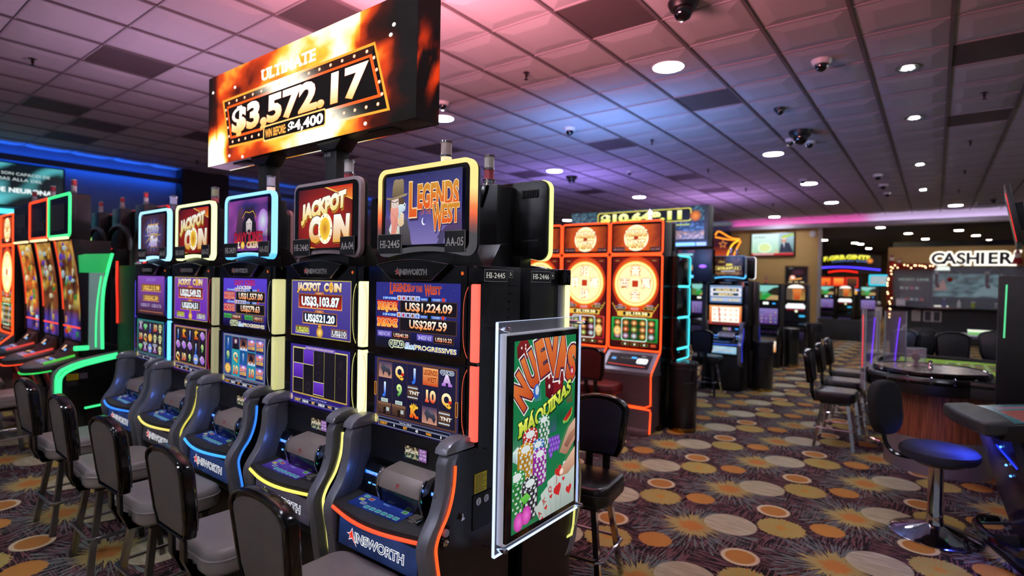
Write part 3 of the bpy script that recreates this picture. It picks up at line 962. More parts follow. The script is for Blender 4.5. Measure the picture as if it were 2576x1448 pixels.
# ------------------------------------------------------------------ pictures on the screens
def stars(a, x0, y0, x1, y1, n, c, r=.0007, seed=1):
    rg = random.Random(seed)
    for _ in range(n):
        x, y = rg.uniform(x0, x1), rg.uniform(y0, y1)
        q = r * rg.uniform(.5, 1.4)
        a.poly([(x - q, y), (x, y - q), (x + q, y), (x, y + q)], c)
def gold_text(a, t, x, y, h, **k):
    a.text(t, x, y, h, C('f2b844', 1.1), C('fff0c0', 1.15), **k)
def pic_west(a):
    """night sky, masked rider with revolver, orange lettering; 0,0 is the lower middle of the picture"""
    a.grid(-.205, 0, .205, .268, 10, 10, lambda u, v: mixc(mixc(C('8276b4', .95), C('4f4a94', .95), min(1, v * 2)), C('2c2d66', .95), max(0, v * 1.6 - .6)))
    stars(a, -.2, .12, .2, .265, 60, C('c0c4f0'))
    for s, b in ((1, .205), (-1, -.205)):
        a.poly([(b, .02), (b, .115), (b - s * .02, .105), (b - s * .045, .075), (b - s * .075, .062), (b - s * .11, .035), (b - s * .12, .02)], C('4a3a5e', .9), C('5e4878', .9))
    a.poly([(.085, .0), (.10, .03), (.095, .055), (.102, .06), (.108, .045), (.125, .035), (.118, .0)], C('4a4468'))
    # coat, shirt, scarf
    a.poly([(-.2, .0), (-.198, .045), (-.185, .075), (-.165, .085), (-.10, .075), (-.075, .095), (-.065, .045), (-.05, .0)], C('3e3a40'), C('5a565c'))
    a.poly([(-.165, .0), (-.17, .05), (-.155, .085), (-.115, .07), (-.12, .03), (-.13, .0)], C('c8b868'), C('d8d8dc'))
    a.poly([(-.182, .06), (-.17, .087), (-.155, .09), (-.165, .03)], C('d8dce4'))
    a.poly([(-.115, .085), (-.108, .06), (-.12, .045), (-.125, .085)], C('e0e4ec'))
    # hair and face
    a.poly([(-.182, .135), (-.18, .17), (-.17, .185), (-.115, .19), (-.095, .175), (-.095, .15), (-.11, .135), (-.15, .12)], C('5c4630'))
    a.poly([(-.170, .135), (-.170, .175), (-.155, .185), (-.128, .18), (-.125, .14), (-.14, .12)], C('d8c0b8'), C('e8d2c8'))
    for ex in (-.165, -.142):
        a.poly([(ex - .002, .157), (ex + .012, .159), (ex + .013, .162), (ex - .002, .160)], C('f4f4f4'))
        a.disc(ex + .006, .159, .002, .002, C('34363c'), n=8)
    a.poly([(-.172, .171), (-.152, .164), (-.152, .167), (-.171, .174)], C('4a3428'))
    a.poly([(-.148, .163), (-.128, .170), (-.128, .173), (-.148, .167)], C('4a3428'))
    a.poly([(-.172, .148), (-.15, .143), (-.126, .148), (-.122, .12), (-.135, .06), (-.16, .0), (-.178, .01), (-.165, .07), (-.175, .11)], C('d88070', .95), C('eaa090'))
    a.line([(-.168, .13), (-.14, .1), (-.15, .06)], .0015, C('b86458'))
    a.line([(-.128, .13), (-.14, .09), (-.155, .05)], .0015, C('c06c60'))
    # hat
    a.poly([(-.165, .188), (-.163, .225), (-.155, .252), (-.14, .256), (-.125, .253), (-.11, .256), (-.10, .25), (-.096, .19)], C('6a5a42'), C('9a8666'))
    a.poly([(-.2, .188), (-.195, .18), (-.165, .176), (-.12, .182), (-.085, .188), (-.075, .197), (-.095, .196), (-.13, .19), (-.165, .185)], C('8a7656'), C('a89472'))
    # arm, fist, revolver
    a.poly([(-.118, .02), (-.12, .075), (-.1, .085), (-.085, .11), (-.075, .08), (-.06, .05), (-.052, .0), (-.1, .0)], C('3c383c'), C('605a60'))
    a.poly([(-.128, .078), (-.13, .105), (-.122, .125), (-.108, .128), (-.096, .118), (-.095, .08), (-.11, .07)], C('e0c49c'), C('f0dcb8'))
    for q in range(4):
        a.line([(-.126 + q * .001, .116 - q * .011), (-.103, .114 - q * .011)], .0012, C('b89468'))
    a.poly([(-.126, .13), (-.128, .15), (-.12, .158), (-.1, .156), (-.092, .163), (-.086, .155), (-.088, .135), (-.1, .128), (-.112, .128), (-.118, .102), (-.124, .102)], C('a8c4d4'), C('dcecf4'))
    a.disc(-.092, .152, .0055, .007, C('e8f4f8'))
    a.disc(-.092, .152, .003, .0042, C('28303c'))
    a.disc(-.094, .136, .004, .0055, C('e0eef4'))
    a.disc(-.094, .136, .002, .003, C('28303c'))
    # moon and lettering
    a.disc(.015, .085, .011, .014, C('e8ecff', 1.1))
    a.disc(.020, .088, .0105, .013, C('5b55a0', .95))
    for t, x, y, h, w in (('L', -.048, .112, .118, .042), ('EGENDS', .0845, .138, .082, .212), ('W', .087, .055, .088, .05), ('EST', .152, .078, .062, .085)):
        a.text(t, x, y, h, C('e2541c', 1.05), C('d0902c', 1.0), w=w, bold=.045, out=C('f6d4a0', 1.05), ow=.03, drop=C('3c2a50'))
    a.text('OF THE', .026, .11, .024, C('d06a3a'), w=.055)
def pic_coin(a, k=1.0):
    a.grid(-.205, 0, .205, .268, 12, 8, lambda u, v: mixc(C('d02818', .85 * k), C('4a1414', .8 * k), min(1, 1.5 * math.hypot(u - .48, (v - .45) * .9))))
    a.poly([(.02, .268), (.205, .268), (.205, .205), (.12, .235)], C('f08a30', k), C('c8281a', k))
    a.poly([(.0, .268), (.02, .268), (.205, .205), (.205, .2), (.1, .236)], C('f4c860', k))
    a.poly([(-.205, .02), (-.06, .0), (-.205, .0)], C('e8b040', k))
    kw = dict(bold=.075, shear=.06)
    wp = lambda X, Y: (X, Y + .14 * X)
    for t, x, y, h, w in (('JACKPOT', -.01, .158, .062, .325),):
        a.text(t, x + .006, y - .012, h, C('b87818', k), w=w, warp=wp, **kw)
        a.text(t, x, y, h, C('f4d878', k), C('fff8ec', 1.05 * k), w=w, warp=wp, out=C('5a1a0c', .6 * k), ow=.03, **kw)
    for t, x, w in (('C', -.075, .085), ('IN', .125, .115)):
        a.text(t, x + .007, .028, .1, C('a86a14', k), w=w, **kw)
        a.text(t, x, .034, .1, C('e8a838', k), C('fffaf0', 1.05 * k), w=w, out=C('5a1a0c', .6 * k), ow=.025, **kw)
    a.disc(.01, .085, .054, .068, C('fff6d8', 1.1 * k), n=28)
    for q in range(10):
        an = q * 36
        a.disc(.01 + .046 * math.cos(R(an)), .085 + .058 * math.sin(R(an)), .0035, .0045, C('3a2c18', .5) if q % 3 == 0 else C('e8c060', k), n=8)
    a.disc(.008, .085, .039, .050, C('c8741a', k), C('f6cc3c', 1.1 * k), n=28)
def jackpot_box(a, x, y, w, h, t, c0, fill='3a0c10', rim='e8a058', tc='f4fbff', tc2=None, k=1.0):
    a.rect(x - w / 2, y, x + w / 2, y + h, C(rim, k), C('8a4a2a', k))
    a.rect(x - w / 2 + .005, y + .005, x + w / 2 - .005, y + h - .005, C(fill, k), C(c0, k))
    a.text(t, x, y + h * .22, h * .56, C(tc, k), C(tc2 or tc, k), w=w * .86, bold=.05, out=C('0c1420', .5), ow=.04)
def up_coin(a, vals, base, k=1.0):
    b0, b1 = base
    a.grid(-.235, 1.275, .228, 1.535, 8, 8, lambda u, v: mixc(C(b0, k), C(b1, k), v))
    a.frame(-.235, 1.275, .228, 1.535, .004, C('b8a850', k))
    wp = lambda X, Y: (X, Y)
    for t, x, w in (('JACKPOT', -.092, .18), ('C', .045, .035), ('IN', .13, .055)):
        a.text(t, x, 1.488, .033, C('e8b048', k), C('fff8e8', k), w=w, bold=.07, out=C('2a1408', .6), ow=.05, shear=.05)
    a.disc(.083, 1.505, .016, .024, C('fff0c0', k), C('f0a840', k))
    a.disc(.083, 1.505, .010, .016, C('c86a20', k), C('f0c840', k))
    jackpot_box(a, -.005, 1.405, .34, .068, vals[0], '6a1410', 'b02018', k=k)
    jackpot_box(a, -.005, 1.335, .27, .056, vals[1], '16244c', '0c1830', k=k)
    jackpot_box(a, -.14, 1.288, .115, .036, vals[2], '2c4420', '182a12', 'c8c0c8', 'd8d860', k=k)
    jackpot_box(a, .145, 1.288, .115, .036, vals[3], '2c2834', '181420', 'c8c0c8', 'e0e0e8', k=k)
    for x, y, t in ((-.005, 1.469, 'GRAND'), (-.005, 1.387, 'MAJOR')):
        a.rr(x - .035, y, x + .035, y + .013, .005, C('b8683a', k))
        a.text(t, x, y + .003, .007, C('ffe0b0', k))
    a.disc(.0, 1.30, .026, .024, C('ffe080', 1.1 * k), C('b87818', k))
    a.disc(.0, 1.328, .014, .009, C('f0c050', k), C('a86a10', k))
def up_quad(a, title, vals, bg, fr, lab, sub=None, k=1.0):
    """four-level progressive picture"""
    a.grid(-.235, 1.275, .228, 1.535, 10, 10, lambda u, v: mixc(C(bg[0], k), C(bg[1], k), max(0, min(1, v * 1.2 + .15 * noise.noise((u * 6, v * 5, 7))))))
    stars(a, -.23, 1.45, .22, 1.53, 40, C('b8bcf0', k), seed=5)
    title(a)
    X0 = -.225
    for y, h, lb, v in ((1.415, .05, 'MAJOR', vals[0]), (1.35, .05, 'MAXI', vals[1])):
        a.rect(-.09, y - .004, .215, y + h + .002, C(fr, k), C(fr, .7 * k))
        a.rect(-.085, y, .210, y + h - .002, C('120a14', k))
        a.text(v, .065, y + .012, .03, C('f0862c', 1.1 * k), C('fffbe8', 1.1 * k), w=.25 if len(v) > 9 else .2, bold=.03)
        a.rect(X0, y + .004, -.1, y + h - .002, C(lab[0], k), C(lab[1], k))
        a.text(lb, (X0 - .1) / 2, y + .012, .026, C('f4a030', 1.1 * k) if lab[0] == '5a0c0c' else C('e03a48', k), C('e8401c', 1.1 * k) if lab[0] == '5a0c0c' else C('b02860', k), w=.115, bold=.05, out=C('f8e8a8', k), ow=.04, slab=True)
        a.rect(-.19, y + h + .002, .16, y + h + .013, C('1c3a9a', .9 * k), C('3a7cf0', k))
        a.text('5 OF A KIND', -.15, y + h + .003, .0085, C('e8f8ff', 1.2 * k), w=.08)
        for q in range(5):
            a.rect(-.105 + q * .026, y + h, -.082 + q * .026, y + h + .019, C('b8b8e8', k), C('d8d8f4', k))
            a.disc(-.0935 + q * .026, y + h + .009, .007, .007, C(('c87838', 'b83848', '3a3c58', '8a5a38', '5a8ac8')[q], k), n=8)
        a.text('WITH', .045, y + h + .003, .008, C('d8f0ff', k))
        a.rr(.066, y + h, .083, y + h + .017, .003, C('05060c'))
        a.text('CAUSED', .11, y + h + .004, .008, C('d8f0ff', k), mw=.04)
        a.rr(.138, y + h + .003, .153, y + h + .016, .002, C('d03a2c', k))
    for x, lb, v in ((-.13, 'MINOR', vals[2]), (.1, 'MINI', vals[3])):
        c0 = sub or ('4a3aa0', '7a68d0')
        a.rect(x - .09, 1.318, x - .005, 1.342, C(c0[0], k), C(c0[1], k))
        a.text(lb, x - .048, 1.323, .013, C('b0a8e8', k) if not sub else C('2a8a30', k), w=.07, bold=.03, slab=True, out=C('40388a', k), ow=.03)
        a.rect(x - .002, 1.314, x + .103, 1.342, C(fr, k))
        a.rect(x + .001, 1.317, x + .1, 1.339, C('120a14', k))
        a.text(v, x + .05, 1.322, .014, C('f0703a', 1.1 * k), C('fff4e0', 1.1 * k), w=.085, bold=.02)
    a.text('QUAD', -.105, 1.285, .021, C('14205a', k), w=.085, bold=.03, slab=True, out=C('d8e0a8', 1.1 * k), ow=.12)
    a.text('Shot', -.03, 1.282, .022, C('a8e8f8', 1.1 * k), C('8a78d8', k), w=.055, shear=.25, bold=.02, out=C('f0f4ff', k), ow=.05)
    a.text('PROGRESSIVES', .108, 1.283, .0165, C('f0d060', 1.1 * k), C('f8f0a0', 1.1 * k), w=.215, bold=.03, out=C('2a4ac0', k), ow=.06)
def title_west(a, k=1.0):
    for t, x, y, h, w in (('L', -.142, 1.492, .04, .018), ('EGENDS', -.083, 1.5, .029, .1), ('OF THE', .0, 1.502, .02, .065), ('W', .062, 1.488, .038, .03), ('EST', .105, 1.494, .027, .055)):
        a.text(t, x, y, h, C('d83a20', k), C('8c2018', k), w=w, bold=.02, out=C('e87838', k), ow=.03)
def title_pirate(a, k=1.0):
    a.text('DAVY JONES', 0, 1.5, .026, C('c82838', k), C('a01838', k), w=.22, bold=.03, slab=True)
    a.text('LOCKER', .0, 1.48, .015, C('e8e0d0', k), w=.15, bold=.04, slab=True)
def symbol(a, s, x, y, w, h, k=1.0):
    """one reel symbol in a cell centred on x, y"""
    f = lambda px, py: (x + px * w / 2, y + py * h / 2)
    CC = {'Q': ('f0b838', 'fff4c8'), 'J': ('2f6ae0', 'd8f0ff'), '9': ('2a9a3a', 'e0f4a0'), '10': ('e03a20', 'fff0b0'), 'K': ('e0401c', 'f4c840'), 'A': ('a060c8', 'fbeaff')}
    if s in CC:
        a.text(s, x, y - h * .32, h * .62, C(CC[s][0], k), C(CC[s][1], k), mw=w * .9, bold=.05, slab=True, out=C('0c0810', .3), ow=.03)
        if s == 'Q':
            a.disc(x + w * .22, y - h * .14, w * .12, h * .1, C('e83a20', k), C('a01818', k), n=10)
        if s == 'K':
            a.poly([f(-.3, .55), f(-.34, .95), f(-.15, .7), f(0, 1.0), f(.15, .7), f(.34, .95), f(.3, .55)], C('e8b030', k))
        if s == 'A':
            a.text('QUAD', x, y + h * .28, h * .2, C('14205a', k), w=w * .85, out=C('d8e0e8', k), ow=.1, bold=.02)
    elif s == 'barrel':
        for dx in (-.5, .08):
            a.poly([f(dx - .36, -.8), f(dx - .45, 0), f(dx - .36, .8), f(dx + .36, .8), f(dx + .45, 0), f(dx + .36, -.8)], C('4a3428', k), C('6a4c3a', k))
            for q in (-.6, -.2, .2, .6):
                a.line([f(dx + q * .36, -.78), f(dx + q * .45, 0), f(dx + q * .36, .78)], w * .02, C('2a1c14', k))
            for q in (-.55, .55):
                a.line([f(dx - .42, q), f(dx + .42, q)], h * .07, C('c0ccd8', k))
        a.text('TNT', x, y - h * .09, h * .18, C('f0e8d8', k), w=w * .7, bold=.04)
    elif s == 'saloon':
        a.rect(*f(-.95, -.95), *f(.95, .35), C('3e2a22', k), C('6a4a3a', k))
        for q in range(7):
            a.line([f(-.9 + q * .3, -.95), f(-.9 + q * .3, .3)], w * .015, C('2a1a12', k))
        a.rect(*f(-.98, .1), *f(.98, .38), C('7a5844', k))
        a.rect(*f(-.5, .42), *f(.5, .85), C('c0d4d0', k))
        a.text('BANK', x, y + h * .25, h * .12, C('3a4a4c', k), w=w * .35)
        a.rect(*f(-.15, -.95), *f(.2, -.2), C('1a100c', k))
        a.rect(*f(.3, -.6), *f(.7, -.15), C('b0c0c0', k))
    elif s == 'horse':
        a.rect(*f(-.98, -.95), *f(.98, .95), C('c89078', k), C('3a3058', k))
        a.poly([f(-.7, .1), f(-.45, .6), f(-.1, .75), f(.1, .5), f(.6, .3), f(.85, -.3), f(.6, -.8), f(.3, -.3), f(-.1, -.25), f(-.3, -.8), f(-.45, -.2)], C('20202c', k), C('4a4a5c', k))
        a.line([f(-.1, .6), f(.2, .3), f(.5, .2)], w * .05, C('6a6a80', k))
    elif s == 'title':
        a.rect(*f(-1, -.98), *f(1, .98), C('c84a20', k), C('f0a868', k))
        a.text('LEGENDS', x, y + h * .1, h * .27, C('a01c10', k), w=w * .9, bold=.04, out=C('f0c060', k), ow=.03)
        a.text('WEST', x + w * .1, y - h * .3, h * .28, C('a01c10', k), w=w * .6, bold=.04, out=C('f0c060', k), ow=.03)
    elif s == 'coin':
        a.disc(x, y, w * .42, h * .42, C('fff0a0', 1.1 * k), C('d8922a', k), n=16)
        a.disc(x, y, w * .2, h * .2, C('e8a830', k), C('f8d868', k), n=12)
    elif s == 'gem':
        a.poly([f(-.6, .5), f(.6, .5), f(.85, .1), f(0, -.85), f(-.85, .1)], C('2a9a4a', k), C('a0e8a8', k))
        a.poly([f(-.3, .4), f(.3, .4), f(0, -.5)], C('60d888', k))
    elif s == 'skull':
        a.disc(x, y + h * .08, w * .36, h * .36, C('f4f0d0', k), C('a8b868', k), n=14)
        a.rect(*f(-.35, -.85), *f(.35, -.4), C('d8d8a8', k))
        for q in (-.3, .3):
            a.disc(*f(q, .1), w * .09, h * .1, C('241c18'), n=8)
    elif s == 'bird':
        a.poly([f(-.8, .2), f(-.2, .8), f(.5, .5), f(.8, -.2), f(.2, -.8), f(-.4, -.5)], C('7a3ac8', k), C('e8d0ff', k))
        a.disc(*f(.1, .1), w * .2, h * .2, C('f0a0d8', k), C('8048d0', k), n=10)
    elif s == 'egg':
        a.disc(x, y, w * .42, h * .48, C('f8f8ff', k), C('4a7ad8', k), n=18)
        for q in (-.4, 0, .4):
            a.rect(*f(-.6, q - .08), *f(.6, q + .08), C('3a6ad0' if q else 'e8c848', k))
    elif s == 'pirate':
        a.rect(*f(-1, -1), *f(1, 1), C('2a1a44', k), C('4a2a5c', k))
        a.poly([f(-.8, -1), f(-.5, -.1), f(-.2, .2), f(.2, .2), f(.5, -.1), f(.8, -1)], C('16141c', k))
        a.disc(*f(0, .3), w * .17, h * .2, C('e8d8d4', k), C('b8a0a0', k), n=12)
        a.poly([f(-.7, .55), f(0, .95), f(.7, .55), f(0, .65)], C('1a1420', k))
    elif s == 'chest':
        a.rect(*f(-.95, -.95), *f(.95, .95), C('1c1c58', k), C('8a6ac8', k))
        a.text('DAVY', x, y + h * .02, h * .25, C('f0683a', k), w=w * .85, bold=.06, out=C('fbe8c8', k), ow=.04)
        a.text('LOCKER', x, y - h * .3, h * .22, C('f4c048', k), w=w * .85, bold=.06)
        a.disc(*f(.1, .6), w * .25, h * .14, C('fbf4ff', 1.2 * k), C('b08ae0', k), n=10)
    elif s == 'shark':
        a.rect(*f(-.98, -.98), *f(.98, .98), C('c07038', k), C('241c44', k))
        a.poly([f(-.98, -.98), f(-.6, -.4), f(-.2, -.8), f(.2, -.4), f(.6, -.8), f(.98, -.4), f(.98, -.98)], C('c8d8f0', k))
        a.poly([f(-.3, .7), f(.6, .2), f(.4, -.4), f(-.2, -.2), f(-.7, -.5)], C('1c1828', k))
    else:
        a.disc(x, y, w * .38, h * .38, C(s, k), mixc(C(s, k), (0, 0, 0), .5), n=12)
def reels(a, rows, bg, frame, x0=-.235, y0=.958, x1=.228, y1=1.235, cell=None, foot=None, k=1.0, sep=True):
    a.grid(x0, y0, x1, y1, 4, 4, lambda u, v: mixc(C(bg[0], k), C(bg[1], k), v))
    fx0, fx1, fy0, fy1 = x0 + .022, x1 - .016, y0 + .052, y1 - .012
    a.rect(fx0 - .008, fy0 - .008, fx1 + .008, fy1 + .008, C(frame, .8 * k), C(frame, k))
    cb = cell or ('14122c', '1c1a40')
    nr, nc = len(rows), len(rows[0])
    w, h = (fx1 - fx0) / nc, (fy1 - fy0) / nr
    for j in range(nc):
        q = cb[j % len(cb)] if len(cb) > 2 else None
        a.rect(fx0 + j * w + (.0012 if sep else 0), fy0, fx0 + (j + 1) * w, fy1, C(q or cb[0], k), C(q or cb[1], k))
    for i, r_ in enumerate(rows):
        for j, s in enumerate(r_):
            if s:
                symbol(a, s, fx0 + (j + .5) * w, fy1 - (i + .5) * h, w * .94, h * .94, k)
    if foot:
        a.rr(x0 + .03, y0 + .028, x1 - .035, y0 + .04, .005, C('8890a8', k))
        a.rr(x0 + .032, y0 + .0295, x1 - .037, y0 + .0385, .004, C('101226', k))
        a.rr(x0 + .03, y0 + .007, x1 - .035, y0 + .026, .006, C('9aa2b8', k))
        a.rr(x0 + .032, y0 + .009, x1 - .037, y0 + .024, .005, C('0c0e22', k))
        a.text(foot[0], x0 + .19, y0 + .0305, .006, C('e8ecff', k))
        for q, (wd, cc) in enumerate(zip(foot[1], ('f0a030', 'f4f4f8', 'f0a030', 'f4f4f8', 'f0a030', 'f4f4f8'))):
            a.text(wd, x0 + .062 + q * .064, y0 + .0125, .0095, C(cc, k), mw=.055, bold=.03)
        a.disc(x0 + .015, y0 + .03, .015, .018, C('e8dc9a', k), C('a89858', k), n=14)
        a.rr(x1 - .03, y0 + .006, x1 - .006, y0 + .02, .003, C('4ac0e8', k))
def low_west(a):
    reels(a, [['horse', 'Q', 'J', 'title', 'A'], ['J', '9', 'barrel', '10', 'Q'], ['saloon', 'saloon', 'K', 'horse', 'barrel']], ('2a2450', '1c1c58'), '5a3c30', foot=('Ticket Pay US$0.00', ('CREDIT', '0', 'BET', '40', 'WIN', '0')))
    for x, y in ((-.226, 1.1), (.221, 1.08)):
        a.rr(x - .006, y - .02, x + .006, y + .035, .004, C('e8a838'))
        a.rr(x - .004, y - .018, x + .004, y + .033, .003, C('5a2010'))
def low_coin_blank(a):
    a.rect(-.235, .958, .228, 1.235, C('2c1a70', .9), C('3a2a90', .9))
    a.rect(-.215, 1.005, .21, 1.222, C('c8a848', .9), C('e8d890', .9))
    a.rect(-.209, 1.011, .204, 1.216, C('14101c'))
    xs = [-.209 + .0826 * q for q in range(6)]
    pur = ('4a1c9a', '6a3ac8')
    a.rect(xs[1], 1.149, xs[2], 1.214, C(pur[0]), C(pur[1]))
    a.rect(xs[0], 1.080, xs[1], 1.147, C(pur[0]), C(pur[1]))
    a.rect(xs[2], 1.02, xs[3], 1.075, C(pur[0]), C(pur[1]))
    for q in range(1, 5):
        a.rect(xs[q] - .0015, 1.011, xs[q] + .0015, 1.216, C('9a9450', .9))
    for x_, z_ in ((0, 1.148), (0, 1.079), (1, 1.148), (2, 1.076), (2, 1.018)):
        a.rect(xs[x_], z_ - .0015, xs[x_ + 1], z_ + .0015, C('d8d488'))
    for x_, z_, s in ((2, 1.16, '2'), (2, 1.09, 'Q'), (1, 1.03, 'Q'), (4, 1.15, '8'), (4, 1.08, 'Q')):
        a.text(s, xs[x_] + .041, z_, .035, C('26202e'), slab=True)
    a.rr(-.11, 1.216, .12, 1.231, .003, C('8a6ad0', .9))
    a.text('7 WILDS TO COMPLETE FREE GAMES FEATURE', 0, 1.220, .0075, C('f4e890'), mw=.21)
    a.rr(-.2, .966, .18, .986, .005, C('8088c8', .8))
    a.rr(-.198, .968, .178, .984, .005, C('12103a'))
    for q, wd in enumerate(('CREDIT', 'US$0.00', 'BET', 'US$0.50', 'WIN', 'US$0.15')):
        a.text(wd, -.17 + q * .064, .9715, .010, C('f0c070' if q % 2 == 0 else 'f4f4ff'), mw=.055, bold=.03)
    a.text('PRESS COLLECT TO TAKE WIN', 0, .992, .006, C('c8d0ff'))
    a.disc(-.222, .985, .013, .016, C('f0d070'), C('8a78d0'), n=14)
    a.rr(.19, .964, .22, .98, .003, C('3a9cf0'))
def pic_pirate(a):
    a.grid(-.205, 0, .205, .268, 12, 8, lambda u, v: mixc(mixc(C('2a2c6c'), C('c85ac0', .95), max(0, min(1, .5 + noise.noise((u * 3, v * 3, 1))))), C('c8f0e0') if u > .8 and .3 < v < .7 else C('281c50'), .35))
    a.disc(.16, .15, .05, .06, C('d8e8f0', .9), C('b070d8', .9))
    a.poly([(-.11, .03), (-.12, .12), (-.1, .21), (-.06, .24), (-.04, .17), (-.05, .03)], C('2a1c2c'), C('5a3c50'))
    a.poly([(-.06, .03), (-.05, .14), (-.02, .19), (.06, .19), (.09, .14), (.1, .03)], C('121018'), C('201c28'))
    a.poly([(-.01, .1), (-.012, .15), (.02, .17), (.05, .15), (.048, .1), (.02, .08)], C('a8989c'), C('e0d4d4'))
    for ex in (.005, .033):
        a.disc(ex, .14, .005, .003, C('141418'), n=8)
    a.poly([(-.0, .105), (.02, .112), (.04, .105), (.02, .082)], C('2a2028'))
    a.poly([(-.06, .17), (-.02, .235), (.02, .225), (.06, .235), (.1, .165), (.05, .185), (.02, .18), (-.02, .185)], C('1a1420'), C('34243c'))
    a.line([(-.055, .172), (-.018, .205), (.02, .198), (.06, .205), (.094, .168)], .004, C('d8a838'))
    wp = lambda X, Y: (X, Y + .12 * X * X)
    a.text('DAVY JONES', .01, .045, .05, C('c02838'), C('a01428'), w=.3, bold=.04, slab=True, out=C('3a1030'), ow=.03)
    a.text('L', -.085, .016, .03, C('f0e0c0'), bold=.05, slab=True)
    a.text('CKER', .055, .016, .03, C('e8d8b8'), C('c89858'), w=.12, bold=.05, slab=True)
    a.disc(-.045, .03, .02, .02, C('f8e070', 1.1), C('d8a030'), n=14)
def pic_quad(a):
    a.grid(-.205, 0, .205, .268, 12, 8, lambda u, v: mixc(C('5a6ac0', .8), C('4a2c34', .7), min(1, 2.1 * math.hypot(u - .5, v - .5))))
    for q in range(14):
        an = R(q * 25.7)
        a.poly([(.012 * math.cos(an + 1.5), .13 + .012 * math.sin(an + 1.5)), (.15 * math.cos(an), .13 + .12 * math.sin(an)), (.012 * math.cos(an - 1.5), .13 + .012 * math.sin(an - 1.5))], C('b0a8d8' if q % 2 else 'd8b060', .6))
    a.text('QUAD', 0, .145, .05, C('5a5ac0', .9), C('b8d0f8'), w=.19, bold=.05, slab=True, out=C('e8c060', .9), ow=.06)
    a.text('Shot', .01, .06, .065, C('9a90e0'), C('e8f0ff'), w=.12, shear=.3, bold=.05, out=C('c89a48', .9), ow=.05)
    a.rect(-.07, .2, .1, .206, C('d8a048', .9))
def grad_top(hot, cold, z0, z1):
    return lambda x, z: mixc(cold, hot, max(0, min(1, (z - z0) / (z1 - z0))))

